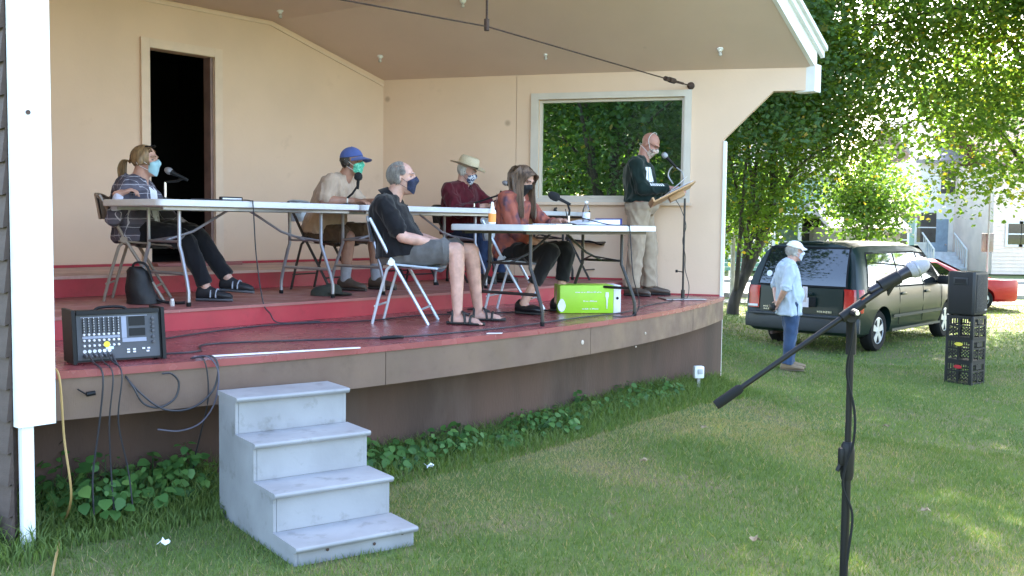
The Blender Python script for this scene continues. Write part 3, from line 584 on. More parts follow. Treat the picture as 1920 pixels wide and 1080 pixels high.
# spray bottle
p = W(5.72, -5.02, Zf); t = thing('spray_bottle', 'small orange and white spray bottle on the lone front table', 'bottle', p)
mb = MB(); mb.lathe([(0, 0), (.026, 0), (.028, .006), (.028, .085), (.026, .10), (.016, .112), (.0, .112)], p, seg=18); mb.build('bottle_body', mat('bottle_white', (.80, .80, .82), .3), t)
mb = MB(); mb.lathe([(.0285, .014), (.0288, .016), (.0288, .078), (.0285, .08)], p, seg=18); mb.build('label_wrap', mat('orange_label', (.80, .30, .06), .45), t)
mb = MB(); mb.lathe([(.015, .112), (.015, .13), (.010, .134), (.010, .15), (.008, .165), (0, .166)], p, seg=14); mb.build('spray_cap', mat('cap_white', (.85, .85, .87), .3), t)
# water bottle
p = W(6.86, -4.98, Zf); t = thing('water_bottle', 'clear plastic water bottle on the lone front table', 'bottle', p)
mb = MB(); mb.lathe([(0, .0), (.028, .0), (.032, .008), (.031, .04), (.033, .045), (.031, .05), (.031, .11), (.033, .115), (.030, .13), (.018, .16), (.0125, .17), (.0125, .185), (0, .185)], p, seg=20)
mb.build('bottle_body', glassmat('clear_plastic', (.93, .95, .97)), t)
mb = MB(); mb.lathe([(.0318, .055), (.0320, .056), (.0320, .104), (.0318, .105)], p, seg=20); mb.build('label_wrap', mat('water_label', (.62, .68, .78), .4, var=.2, scale=40), t)
mb = MB(); mb.lathe([(.015, .182), (.015, .2), (0, .201)], p, seg=14); mb.build('bottle_cap', MAT['paper'], t)
# binder
p = W(7.02, -5.02, Zf); t = thing('ring_binder', 'open blue ring binder full of white paper on the lone front table', 'binder', p); mbl = mat('binder_blue', (.03, .04, .22), .4)
def BP(a, b_, z): return p+D1*a+NN*b_+Vector((0, 0, z))
mb = MB(); mb.prism([BP(-.30, -.14, .0), BP(-.30, .14, .0), BP(-.30, .14, .004), BP(-.30, -.14, .004)], D1*.27); mb.prism([BP(-.028, -.14, .0), BP(-.028, .14, .0), BP(-.028, .14, .058), BP(-.028, -.14, .058)], D1*.005) if False else None
mb.prism([BP(-.03, -.14, .0005), BP(-.03, .14, .0005), BP(-.03, .14, .005), BP(-.03, -.14, .005)], D1*.25); mb.prism([BP(.2205, -.14, .0005), BP(.2205, .14, .0005), BP(.2205, .14, .06), BP(.2205, -.14, .06)], D1*.005); mb.build('cover', mbl, t, smooth=0)
mb = MB(); mb.prism([BP(-.28, -.13, .006), BP(.21, -.13, .006), BP(.21, -.13, .05), BP(-.05, -.13, .045), BP(-.22, -.13, .02)], NN*.26); mb.build('paper_stack', MAT['paper'], t, smooth=0)
p = W(6.15, -4.78, Zf); mb = MB(); mb.box(p+Vector((0, 0, .004)), (.28, .2, .006), ANG+.2); tag(mb.build('paper_sheet', MAT['paper'], smooth=0), 'stack of papers in front of the woman writing at the lone table', 'paper')
# paper box under the table
gb = mat('green_carton', (.33, .62, .03), .4, var=.06); p = at(1108, 588, Z1); t = thing('paper_carton', 'lime green and white paper carton under the lone front table', 'carton', p); ga = R(8)
mb = MB(); mb.box(p+Vector((-.055, .14, .12)), (.46, .28, .235), ga, bev=.004); mb.build('carton_body', gb, t)
rz = Matrix.Rotation(ga, 3, 'Z')
mb = MB(); mb.box(p+Vector((-.055, .14, .12))+rz @ Vector((.2615, 0, 0)), (.062, .282, .237), ga, bev=.004); ce = mb.build('carton_end', MAT['paper'], t)
fr = lambda x, z: p+Vector((-.055, .14, .12))+rz @ Vector((x, -.1415, z))
def flat(poly, nm, m, par, pr=fr, th=.0015):
    mb = MB(); q = [pr(x, z) for x, z in poly]; nrm = (q[1]-q[0]).cross(q[2]-q[0]).normalized(); mb.prism(q, (rz @ Vector((0, -1, 0)))*th); return mb.build(nm, m, par, smooth=0)
flat([(-.215+.034*math.cos(q)*(1.0-.35*max(0, math.sin(q))), -.05+.055*math.sin(q)) for q in [i*math.pi/9 for i in range(18)]], 'printed_pear', MAT['paper'], t)
for x0, x1, z in ((-.10, .12, .055), (-.03, .08, -.02), (-.04, .10, -.085)):
    x = x0
    while x < x1: wd = random.choice((.004, .006, .008)); hz_ = random.choice((.007, .007, .011)); flat([(x, z), (x+wd, z), (x+wd, z+hz_), (x, z+hz_)], 'printed_mark', MAT['paper'], t); x += wd+random.choice((.003, .003, .008))
flat([(.17, -.08), (.176, -.08), (.18, .0), (.188, .03), (.186, .06), (.16, .06), (.158, .03), (.166, 0)], 'printed_fork', MAT['paper'], t)
mb = MB(); q = p+Vector((-.055, .14, .12))+rz @ Vector((.262, -.1425, .01)); mb.lathe([(0, 0), (.012, 0), (.012, .001), (0, .001)], q, rz @ Vector((0, -1, 0)), 14); mb.build('printed_dot', MAT['black'], ce)
# loose things on the stage
mb = MB(); a = at(367, 671, Z1+.003); c = at(676, 653, Z1+.003); d = (c-a).normalized(); nn = Vector((-d.y, d.x, 0))
mb.prism([a, c, c+nn*.022, a+nn*.03], (0, 0, .006)); tag(mb.build('white_strip', MAT['paper'], smooth=0), 'long white strip of board lying on the lower stage edge', 'board')
p = at(912, 626, Z1+.002); mb = MB(); mb.prism([p, p+Vector((.10, .02, 0)), p+Vector((.11, .06, 0)), p+Vector((.01, .05, 0))], (0, 0, .003)); tag(mb.build('paper_scrap', MAT['paper'], smooth=0), 'small white paper scrap on the stage near the sandals', 'paper')
# dropped cap
p = at(607, 556, Z2); t = thing('field_cap', 'olive cap lying on the edge of the red tier', 'cap', p); om = mat('olive_cloth', (.035, .037, .028), .9, var=.2, bump=.3)
mb = MB(); V = []
for j in range(7):
    for k in range(20):
        q = 2*math.pi*k/20; r = .125*math.cos(j/6*math.pi/2)**.55; V.append(p+Vector((r*1.05*math.cos(q), .0+r*math.sin(q)+.12, .004+.085*math.sin(j/6*math.pi/2)**.8*(1+.15*math.cos(q)))))
mb.add(V, [(j*20+k, j*20+(k+1) % 20, (j+1)*20+(k+1) % 20, (j+1)*20+k) for j in range(6) for k in range(20)]); cr = mb.build('crown', om, t, smooth=60)
mb = MB(); V = []
for j in range(4):
    for k in range(11):
        q = R(-75+k*15); r = .115+.085*j/3*math.cos(R(-75+k*15)*.9); V.append(p+Vector((r*math.cos(q)*1.05+.0, r*math.sin(q)+.12, .02-.012*j/3+.018*math.sin(q)**2)))
mb.add(V, [(j*11+k, j*11+k+1, (j+1)*11+k+1, (j+1)*11+k) for j in range(3) for k in range(10)]); mb.add([v+Vector((0, 0, .005)) for v in V], [(j*11+k, j*11+k+1, (j+1)*11+k+1, (j+1)*11+k) for j in range(3) for k in range(10)]); mb.build('brim', om, t, smooth=60)
# black bag
p = at(272, 572, Z2)+Vector((0, .1, 0)); t = thing('black_bag', 'slumped black shoulder bag on the tier under the first rear table', 'bag', p); bgm = mat('black_nylon', (.006, .006, .008), .6, var=.3, bump=.4, bscale=25)
mb = MB(); rings = []
for j in range(10):
    v = j/9; rx = (.12-.055*v)*(1 if v < .95 else .6); ry = .10-.04*v; z = .005+.26*v; ox = -.05-.05*v
    rings.append([p+Vector((ox+rx*math.cos(q)*(1+.08*math.sin(3*q+j)), ry*math.sin(q)*(1+.1*math.cos(2*q+j)), z)) for q in [2*math.pi*k/16 for k in range(16)]])
mb.loft(rings); mb.build('bag_body', bgm, t, smooth=60)
mb = MB(); mb.tube(bez([p+Vector((.03, -.02, .05)), p+Vector((.10, -.02, .02)), p+Vector((.2, -.03, .012)), p+Vector((.26, -.03, .015))], 6), .012, 6); mb.tube(bez([p+Vector((-.13, 0, .22)), p+Vector((-.1, -.02, .29)), p+Vector((-.02, -.02, .28)), p+Vector((.02, 0, .16))], 6), .009, 6); mb.build('strap', bgm, t)
p = at(323, 574, Z2); t = thing('small_bottle', 'tiny clear bottle standing by the first table leg', 'bottle', p); mb = MB(); mb.lathe([(0, 0), (.016, 0), (.017, .03), (.012, .04), (0, .04)], p, seg=12); mb.build('bottle_body', mat('frost', (.5, .48, .47), .3), t); mb = MB(); mb.lathe([(.012, .04), (.012, .052), (0, .053)], p, seg=12); mb.build('bottle_cap', MAT['paper'], t)
# white outlet box at the stage end
p = at(1309, 722, .0); t = thing('outlet_box', 'white weatherproof outlet box on the grass at the far end of the stage', 'outlet box', p)
mb = MB(); mb.box(p+Vector((0, 0, .13)), (.10, .07, .12), .2, bev=.012); mb.build('box_body', MAT['white'], t); mb = MB(); mb.box(p+Vector((0, -.0, .03)), (.03, .03, .1), .2); mb.build('conduit', MAT['steel'], t)
mb = MB(); mb.box(p+Vector((.012, -.042, .14)), (.05, .012, .05), .2, bev=.004); mb.build('cover', mat('grey_cover', (.45, .45, .46), .5), t)

# ---------------------------------------------------------------- music stand lectern with microphone
bp = at(1280, 562, Z1); lt = thing('lectern', 'thin metal stand with tilted wooden desk in front of the standing reader', 'lectern', bp); wood = mat('plywood_desk', (.50, .30, .15), .5, var=.15, scale=3, stretch=(1,8,1), bump=.1)
Yb = bp.y
mb = MB(); mb.box(bp+Vector((0, .05, .008)), (.42, .30, .014), .15, bev=.004); mb.build('base_plate', mat('base_steel', (.30, .27, .26), .35, metal=.7), lt)
top = onY(1279, 372, Yb); mb = MB(); mb.tube([bp+Vector((0, 0, .01)), Vector((bp.x, bp.y, top.z))], .011, 10); mb.tube([bp+Vector((0, 0, .01)), bp+Vector((0, 0, .10))], .02, 10); mb.build('pole', MAT['tlegdark'], lt)
mb = MB(); mb.tube([bp+Vector((0, 0, .28)), bp+Vector((-.06, -.01, .29))], .006, 6); mb.lathe([(0,0),(.014,0),(.014,.02),(0,.02)], bp+Vector((-.06, -.01, .29)), (-1,0,0), 8); mb.build('height_knob', MAT['black'], lt)
a = onY(1222, 384, Yb-.05); c = onY(1299, 346, Yb-.05); dn = (c-a); Lx = dn.length; dx = dn.normalized(); dy = Vector((.25, .97, .0)).normalized(); dz = dx.cross(dy).normalized(); dz = dz if dz.z > 0 else -dz; dy = dz.cross(dx)
RM = Matrix((dx, dy, dz)).transposed()
mb = MB(); mb.box((a+c)/2+dy*.0, (Lx, .46, .016), RM, bev=.003); dk = mb.build('desk', wood, lt)
mb = MB(); mb.box(a+dz*.02+dx*.01, (.02, .46, .05), RM, bev=.003); mb.build('ledge', wood, dk)
mb = MB(); mb.box((a+c)/2-dz*.035+dx*.03, (.16, .10, .055), RM, bev=.004); mb.build('bracket', wood, dk)
p0 = (a+c)/2+dz*.016
mb = MB(); mb.box(p0+dx*.0+dy*.0, (.28, .21, .006), RM); mb.box(p0+dx*.08-dz*-.012, (.28, .21, .004), RM @ Matrix.Rotation(.2, 3, 'Z')); mb.box(p0+dx*.10+dz*.05, (.21, .2, .002), RM @ Matrix.Rotation(R(-14), 3, 'Y')); tag(mb.build('paper_sheets', MAT['paper'], smooth=0), 'loose white papers on the tilted wooden desk', 'paper')
gm = thing('lectern_microphone', 'silver headed microphone on a curved gooseneck above the wooden desk', 'microphone', c)
q = [c-dx*.02-dz*.01, onY(1283, 350, Yb), onY(1280, 325, Yb), onY(1266, 312, Yb)]
mb = MB(); mb.tube(bez(q, 6), .006, 8); mb.tube(bez([onY(1262, 345, Yb), onY(1253, 330, Yb), onY(1256, 318, Yb), onY(1262, 312, Yb)], 6), .007, 8); mb.build('gooseneck', MAT['steel'], gm)
e = onY(1268, 314, Yb); tp = onY(1247, 292, Yb); ax = (tp-e).normalized()
mb = MB(); mb.lathe([(.010, 0), (.013, .04), (.016, .12), (.02, .14)], e, ax, 14); mb.build('microphone_body', MAT['black'], gm)
mb = MB(); mb.lathe([(.018, .14), (.027, .152), (.029, .17), (.024, .19), (.012, .2), (.002, .202)], e, ax, 16); mb.build('microphone_grille', mat('grille2', (.40, .42, .45), .4, metal=.5, bump=.6, bscale=400), gm)
cable('lectern_cable', 'thin cable winding down the lectern pole', [onY(1262, 345, Yb)-Vector((0, 0, .05)), onY(1266, 372, Yb), onY(1277, 392, Yb-.02), bp+Vector((.015, -.01, .75)), bp+Vector((-.015, -.01, .6)), bp+Vector((.014, -.01, .45)), bp+Vector((.02, 0, .3)), bp+Vector((.06, 0, .15)), bp+Vector((.05, 0, .03)), bp+Vector((.0, -.08, .012)), bp+Vector((-.05, -.25, .008))], .004)

# ---------------------------------------------------------------- foreground microphone stand
YS = 2.75; pb = onY(1594, 700, YS); ms = thing('microphone_stand', 'black boom microphone stand standing on the lawn in the foreground', 'microphone stand', (pb.x, YS, gz(pb.x, YS)))
bx_, g0 = pb.x, gz(pb.x, YS); zc = onY(1594, 640, YS).z; za = onY(1594, 862, YS).z
mb = MB(); mb.tube([(bx_, YS, g0+.06), (bx_, YS, za)], .0115, 14); mb.build('lower_tube', MAT['blackmetal'], ms)
mb = MB(); mb.tube([(bx_, YS, za-.02), (bx_, YS, zc)], .0085, 14); mb.build('upper_tube', MAT['blackmetal'], ms)
mb = MB(); mb.lathe([(0, -.055), (.015, -.055), (.018, -.04), (.019, .02), (.0175, .04), (.012, .05), (0, .05)], (bx_, YS, za), seg=16); mb.box((bx_-.018, YS-.004, za+.01), (.016, .022, .05), bev=.006); mb.tube([(bx_-.02, YS-.005, za-.01), (bx_-.03, YS-.008, za-.03)], .006, 8); mb.build('height_clutch', MAT['black'], ms)
for k in range(3):
    q = R(40+120*k); mb = MB(); mb.tube([(bx_, YS, g0+.20), (bx_+.34*math.cos(q), YS+.34*math.sin(q), gz(bx_+.34*math.cos(q), YS+.34*math.sin(q))+.012)], .009, 8); lg = mb.build('leg', MAT['blackmetal'], ms)
e0 = onY(1342, 760, YS-.03); e1 = onY(1676, 528, YS-.03); dv = (e1-e0).normalized()
mb = MB(); mb.tube([e0+dv*.04, e1], .0075, 12); mb.build('boom', MAT['blackmetal'], ms)
mb = MB(); mb.lathe([(0, 0), (.0125, 0), (.0135, .01), (.0135, .075), (.010, .085), (0, .085)], e0, dv, 14); mb.build('counterweight', MAT['rubber'], ms)
pc = e0+dv*((onY(1600, 600, YS)-e0).dot(dv)); mb = MB(); mb.lathe([(0, -.02), (.017, -.02), (.019, 0), (.017, .02), (0, .02)], pc+Vector((0, .01, -.012)), (0, 1, 0), 18); mb.tube([Vector((bx_, YS, zc-.035)), Vector((bx_, YS, zc+.02)), pc], [.014, .014, .012], 12); mb.tube([pc-dv*.03, pc+dv*.04], .014, 12); mb.tube([pc+Vector((0, -.02, 0)), pc+Vector((.004, -.045, -.004))], .010, 10); mb.build('boom_clutch', MAT['black'], ms)
mb = MB(); mb.lathe([(0, 0), (.006, 0), (.006, .004), (0, .004)], pc+Vector((.002, -.046, .0)), (0, -1, 0), 10); mb.build('clutch_screw', MAT['chrome'], ms)
mm = thing('foreground_microphone', 'dynamic microphone with pale grey head clipped to the foreground stand', 'microphone', e1)
a = onY(1628, 548, YS-.02); t_ = onY(1742, 489, YS-.02); dv2 = (t_-a).normalized(); LL = (t_-a).length
mb = MB(); mb.lathe([(.006, 0), (.010, .004), (.0115, .02), (.016, LL*.62), (.019, LL*.68), (.0195, LL*.70)], a, dv2, 18); mb.build('microphone_body', mat('mic_body', (.02, .018, .023), .3, metal=.4), mm)
mb = MB(); mb.lathe([(.018, LL*.66), (.0245, LL*.71), (.0255, LL*.77), (.0255, LL*.80), (.024, LL*.86), (.019, LL*.93), (.011, LL*.98), (.002, LL)], a, dv2, 20); mb.build('microphone_grille', mat('grille3', (.30, .30, .34), .45, metal=.4, bump=.5, bscale=600), mm)
mb = MB(); mb.lathe([(.0258, LL*.755), (.027, LL*.76), (.027, LL*.78), (.0258, LL*.785)], a, dv2, 20); mb.build('grille_band', mat('band', (.30, .30, .34), .35, metal=.7), mm)
mb = MB(); m2 = a+dv2*LL*.34; mb.lathe([(.014, -.03), (.019, -.028), (.0195, .028), (.017, .03)], m2, dv2, 16); mb.tube([m2, m2-Vector((0, 0, .03)), e1], .009, 8); mb.build('clip', MAT['black'], mm)
cable('stand_cable', 'black cable running from the foreground microphone down its stand', [a+dv2*.01, a-dv2*.03-Vector((0, 0, .01)), onY(1604, 590, YS-.03), onY(1597, 640, YS-.04), onY(1588, 700, YS-.02), onY(1602, 770, YS-.02), onY(1600, 830, YS-.03), onY(1580, 905, YS-.02), onY(1598, 965, YS-.02), onY(1590, 1040, YS-.03), onY(1584, 1120, YS-.03), Vector((bx_+.03, YS, g0+.03)), Vector((bx_+.2, YS-.3, g0+.01))], .0035, MAT['rubber'])
# ---------------------------------------------------------------- people
from mathutils.bvhtree import BVHTree
V3 = Vector
class PB:                                   # body pieces: closed primitives that are fused into one skin
    def __init__(s): s.mb = MB()
    def cap(s, p0, p1, r0, r1, seg=12, flat=None):
        p0, p1 = V3(p0), V3(p1); d = p1-p0; L = max(d.length, 1e-5); d = d/L; a = d.orthogonal().normalized(); b = d.cross(a); rings = []
        for k in range(4): q = -math.pi/2+k*math.pi/8+.02; rings.append((p0+d*r0*math.sin(q), r0*math.cos(q)))
        for k in range(5): t = k/4; rings.append((p0+d*L*t, r0+(r1-r0)*t))
        for k in range(1, 5): q = k*math.pi/8-.02; rings.append((p1+d*r1*math.sin(q), r1*math.cos(q)))
        s.mb.loft([[c+(a*math.cos(2*math.pi*i/seg)+b*math.sin(2*math.pi*i/seg))*r for i in range(seg)] for c, r in rings]); return s
    def frus(s, p0, p1, r0, r1, seg=14, bulge=0):
        p0, p1 = V3(p0), V3(p1); d = (p1-p0).normalized(); a = d.orthogonal().normalized(); b = d.cross(a)
        s.mb.loft([[p0.lerp(p1, t)+(a*math.cos(2*math.pi*i/seg)+b*math.sin(2*math.pi*i/seg))*(r0+(r1-r0)*t+bulge*math.sin(t*math.pi)) for i in range(seg)] for t in (0, .25, .5, .75, 1)]); return s
    def chain(s, pts):                      # [(p, r), ...] tapered capsules
        for (p, r), (q, r2) in zip(pts[:-1], pts[1:]): s.cap(p, q, r, r2)
        return s
    def ell(s, c, rad, M=None, seg=16):
        c = V3(c); V = []; n = 9
        rings = []
        for j in range(n):
            q = -math.pi/2+.05+(math.pi-.1)*j/(n-1)
            ring = [V3((rad[0]*math.cos(q)*math.cos(2*math.pi*k/seg), rad[1]*math.cos(q)*math.sin(2*math.pi*k/seg), rad[2]*math.sin(q))) for k in range(seg)]
            rings.append([c+(M @ v if M is not None else v) for v in ring])
        s.mb.loft(rings); return s
    def rings(s, L, seg=20):                # elliptical rings: (centre, rx, ry, right, fwd)
        s.mb.loft([[V3(c)+rt*rx*math.cos(2*math.pi*k/seg)+fw*ry*math.sin(2*math.pi*k/seg) for k in range(seg)] for c, rx, ry, rt, fw in L]); return s
def fuse(pb, voxel=.008, smooth=4, wr=0.0, wscale=9, seed=0, stretch=(1,1,.45)):
    me = pb.mb.mesh('t'); o = bpy.data.objects.new('t', me); COL.objects.link(o)
    md = o.modifiers.new('r', 'REMESH'); md.mode = 'VOXEL'; md.voxel_size = voxel
    if smooth: sm = o.modifiers.new('s', 'SMOOTH'); sm.iterations = smooth; sm.factor = .5
    dg = bpy.context.evaluated_depsgraph_get(); nm = bpy.data.meshes.new_from_object(o.evaluated_get(dg)); bpy.data.objects.remove(o); bpy.data.meshes.remove(me)
    if wr:
        n = len(nm.vertices); co = np.empty(n*3, np.float32); nm.vertices.foreach_get('co', co); co = co.reshape(-1, 3); no = np.empty(n*3, np.float32); nm.vertices.foreach_get('normal', no); no = no.reshape(-1, 3)
        for i in range(n):
            p = V3((co[i][0]*wscale*stretch[0]+seed*7.3, co[i][1]*wscale*stretch[1]+1.7*seed, co[i][2]*wscale*stretch[2]))
            w_ = V3((p.x+.8*mnoise.noise(p*1.1), p.y+.8*mnoise.noise(p*1.1+V3((5, 2, 1))), p.z+.6*mnoise.noise(p*1.3+V3((9, 4, 3)))))
            v = (1-abs(mnoise.noise(w_)))**3*1.0-.55+.45*mnoise.noise(w_*2.6)
            co[i] += no[i]*wr*1.7*v
        nm.vertices.foreach_set('co', co.ravel()); nm.update()
    return nm
def frame(yaw=0, pitch=0, roll=0): return Matrix.Rotation(yaw, 3, 'Z') @ Matrix.Rotation(pitch, 3, 'X') @ Matrix.Rotation(roll, 3, 'Y')
SKIN = {}
def skinmat(nm, col): return mat(nm, col, .5, var=.14, scale=16, bump=.12, bscale=90, sub=.12)
class Person:
    def __init__(s, label, loc, face, P, skin, group=None):
        s.P = P; s.rz = face-math.pi/2; s.loc = V3(loc); s.label = label
        s.HM = frame(P.get('yaw', 0), P.get('pitch', 0), P.get('hroll', 0)); s.hc = V3(P['head']); s.hs = P.get('hs', 1.0)
        s.body = PB(); s.build_body(); me = fuse(s.body, .0075, 3)
        s.bvh = BVHTree.FromPolygons([v.co.copy() for v in me.vertices], [tuple(p.vertices) for p in me.polygons])
        s.root = link('person', me, skin, None, 80); s.root.location = loc; s.root.rotation_euler = (0, 0, s.rz); tag(s.root, label, 'person', group)
    def H(s, x, y, z): return s.hc+s.HM @ (V3((x, y, z))*s.hs)
    def torso(s, inf=0, lo=0, hi=99, extra=0, hem=0):
        P = s.P; sp = [V3(p) for p in P['spine']]; B = P.get('belly', 0); wd = P.get('wide', 1.0); ty = P.get('twist', 0)
        prof = [(0, .145, .105), (.10, .172, .125), (.22, .168, .12), (.36, .158, .115), (.52, .162, .12), (.68, .178, .124), (.80, .182, .115), (.88, .165, .098), (.95, .105, .075), (1.0, .062, .062)]
        cum = [0]
        for a, b in zip(sp[:-1], sp[1:]): cum.append(cum[-1]+(b-a).length)
        L = []
        for k, (t, rx, ry) in enumerate(prof):
            if t < lo-1e-6 or t > hi+1e-6: continue
            d = t*cum[-1]; i = max(j for j in range(len(sp)-1) if cum[j] <= d+1e-9); u = (d-cum[i])/(cum[i+1]-cum[i]); c = sp[i].lerp(sp[i+1], u)
            up = (sp[min(i+1, len(sp)-1)]-sp[i]).normalized()
            if 0 < i and u < .5: up = (up+(sp[i]-sp[i-1]).normalized()).normalized()
            rt = Matrix.Rotation(ty*t, 3, 'Z') @ V3((1, 0, 0)); fw = up.cross(rt).normalized(); rt = fw.cross(up).normalized()
            bl = B*math.exp(-((t-.30)/.22)**2)
            he = hem*max(0, 1-t/.32); L.append((c+fw*bl*.6, rx*wd+inf+bl*.35+extra+he, ry*wd**.7+inf+bl*.6+extra+he, rt, fw))
        return L
    def yoke(s, k, inf=0):                  # neck-to-shoulder slope
        P = s.P; sh = V3(P['sh'+k]); nb = V3(P['spine'][-1]); m = P.get('limb', 1.0)
        return [(nb+(sh-nb)*.18-V3((0, .01, .035)), .058*m+inf), (nb+(sh-nb)*.6-V3((0, .005, .02)), .060*m+inf), (sh, .062*m+inf)]
    def build_body(s):
        P = s.P; b = s.body; b.rings(s.torso()); hs = s.hs; m = P.get('limb', 1.0)
        nb = V3(P['spine'][-1]); b.cap(nb-V3((0, .01, .05)), s.H(0, -.022, -.055), .066*m, .060)
        M = s.HM
        b.ell(s.H(0, -.012, .032), [x*hs for x in (.075, .095, .086)], M); b.ell(s.H(0, .030, -.040), [x*hs for x in (.061, .062, .080)], M); b.ell(s.H(0, .058, -.092), [x*hs for x in (.034, .028, .026)], M)
        b.ell(s.H(0, .074, .030), [x*hs for x in (.052, .020, .013)], M); b.cap(s.H(0, .088, .012), s.H(0, .110, -.026), .009*hs, .0135*hs, 10)
        for sx in (-1, 1):
            b.ell(s.H(sx*.040, .062, -.028), [x*hs for x in (.026, .026, .024)], M); b.ell(s.H(sx*.078, -.012, -.006), [x*hs for x in (.010, .021, .033)], M, 10)
            b.ell(s.H(sx*.020, .072, -.066), [x*hs for x in (.022, .018, .009)], M, 10)
        for k, sx in (('L', -1), ('R', 1)):
            sh, el, wr = V3(P['sh'+k]), V3(P['el'+k]), V3(P['wr'+k]); hp, kn, an = V3(P['hip'+k]), V3(P['kn'+k]), V3(P['an'+k])
            b.chain(s.yoke(k))
            b.chain([(sh, .058*m), (sh.lerp(el, .5), .050*m), (el, .041*m), (el.lerp(wr, .3), .043*m), (wr, .0285)])
            b.chain([(hp, .095*m), (hp.lerp(kn, .5), .082*m), (kn, .058*m), (kn.lerp(an, .28), .057*m), (kn.lerp(an, .6), .046*m), (an, .037)])
            td = V3(P['toe'+k]).normalized(); fl = an-V3((0, 0, an.z-P.get('foot'+k, 0)-.032)); 
            if P.get('freefoot'+k): fl = an
            if not P.get('bare'):
                b.chain([(an, .036), (an+(fl-an)*.6, .030), (an+(fl-an)*.6+td*.05, .024)]); 
            else:
              b.chain([(an, .036), (fl-td*.035, .032)]); b.chain([(fl-td*.035, .032), (fl+td*.09, .033), (fl+td*.15+V3((0, 0, -.008)), .026)]); sd = V3((td.y, -td.x, 0))
            for q, r in () if not P.get('bare') else ((-.028, .013), (-.012, .011), (.002, .0105), (.015, .010), (.027, .009)): b.cap(fl+td*.14+sd*q*sx*-1+V3((0, 0, -.012)), fl+td*(.20-.25*abs(q+.028)*.5)+sd*q*sx*-1+V3((0, 0, -.018)), r, r*.9, 8)
            hd = P.get('hand'+k)
            if hd: s.hand(wr, V3(hd[0]).normalized(), V3(hd[1]).normalized(), sx, hd[2] if len(hd) > 2 else .35)
    def hand(s, w_, d, pn, sx, curl=.35):   # d: wrist to knuckles, pn: palm normal (out of the palm)
        b = s.body; pn = (pn-d*pn.dot(d)).normalized(); sd = d.cross(pn).normalized()
        if sx < 0: sd = -sd
        # sd points to the thumb side for this hand
        b.cap(w_-d*.02, w_+d*.02, .027, .026)
        kn = []
        for i, q in enumerate((.030, .011, -.009, -.028)):
            k = w_+d*(.090-.004*abs(i-1))+sd*q; kn.append(k); b.cap(w_+d*.02+sd*q*.55, k, .015, .0125, 10)
        b.ell(w_+d*.05-pn*-.004, (.032, .030, .018), Matrix((sd, d, pn)).transposed())
        for i, L in enumerate((.072, .080, .074, .058)):
            p = kn[i]; ang = 0; sp = (.10, .02, -.05, -.12)[i]; dd = (d+sd*sp*.6).normalized()
            for j, (f_, r) in enumerate(((.45, .0095), (.32, .0085), (.25, .0075))):
                ang += curl*(1.0, 1.15, .8)[j]; v = dd*math.cos(ang)+pn*math.sin(ang); q = p+v*L*f_; b.cap(p, q, r, r*.93, 8); p = q
        p = w_+d*.022+sd*.026; v = (d*.62+sd*.75+pn*.25).normalized(); q = p+v*.045; b.cap(p, q, .0145, .0115, 8); v2 = (d*.85+sd*.30+pn*(.25+curl*.5)).normalized(); r_ = q+v2*.034; b.cap(q, r_, .0108, .0098, 8); b.cap(r_, r_+v2*.024, .0098, .008, 8)
    def part(s, name, pb, m, vox=.010, sm=4, wr=.0, ws=9, seed=0, stretch=(1,1,.45), par=None, ang=80):
        return link(name, fuse(pb, vox, sm, wr, ws, seed, stretch), m, par or s.root, ang)
    def mbpart(s, name, mb, m, par=None, ang=50): return link(name, mb.mesh(name), m, par or s.root, ang)
    def skinhit(s, az, el, c=(0, .0, 0)):   # ray to the head skin: az from the face direction towards the right, el up
        d = V3((math.sin(az)*math.cos(el), math.cos(az)*math.cos(el), math.sin(el))); o = s.H(*c); dw = s.HM @ d
        h = s.bvh.ray_cast(o+dw*.155, -dw); return (h[0], (h[0]-o).length, dw, o) if h[0] is not None else (o+dw*.09*s.hs, .09*s.hs, dw, o)
    def shell(s, name, m, az0, az1, el0, el1, off=.006, th=.004, n=26, k=16, c=(0, 0, 0), test=None, tent=0, nz=0, par=None):
        R_ = [[s.skinhit(az0+(az1-az0)*i/n, (el0(az0+(az1-az0)*i/n) if callable(el0) else el0)+((el1(az0+(az1-az0)*i/n) if callable(el1) else el1)-(el0(az0+(az1-az0)*i/n) if callable(el0) else el0))*j/k, c) for j in range(k+1)] for i in range(n+1)]
        r = np.array([[R_[i][j][1] for j in range(k+1)] for i in range(n+1)])
        for _ in range(tent):
            a = r.copy(); a[1:-1, 1:-1] = (r[:-2, 1:-1]+r[2:, 1:-1]+r[1:-1, :-2]+r[1:-1, 2:])/4; r = np.maximum(r, a)
        a = r.copy(); a[1:-1, 1:-1] = (r[:-2, 1:-1]+r[2:, 1:-1]+r[1:-1, :-2]+r[1:-1, 2:]+2*r[1:-1, 1:-1])/6; r = a
        mb = MB(); A = []; B = []
        for i in range(n+1):
            for j in range(k+1):
                o, dw = R_[i][j][3], R_[i][j][2]; e = nz*(mnoise.noise(V3((i*1.7, j*.35, 3)))) if nz else 0
                A.append(o+dw*(r[i][j]+off+th+e)); B.append(o+dw*(r[i][j]+off*.2))
        F = [(i*(k+1)+j, (i+1)*(k+1)+j, (i+1)*(k+1)+j+1, i*(k+1)+j+1) for i in range(n) for j in range(k)]
        mb.add(A, F); mb.add(B, [f[::-1] for f in F]); N = (n+1)*(k+1)
        bd = [(i, 0) for i in range(n+1)]+[(n, j) for j in range(1, k+1)]+[(i, k) for i in range(n-1, -1, -1)]+[(0, j) for j in range(k-1, 0, -1)]
        ix = [i*(k+1)+j for i, j in bd]; mb.f += [(ix[q], ix[(q+1) % len(ix)], N+ix[(q+1) % len(ix)], N+ix[q]) for q in range(len(ix))]; mb.m += [0]*len(ix)
        return s.mbpart(name, mb, m, par, 70), R_
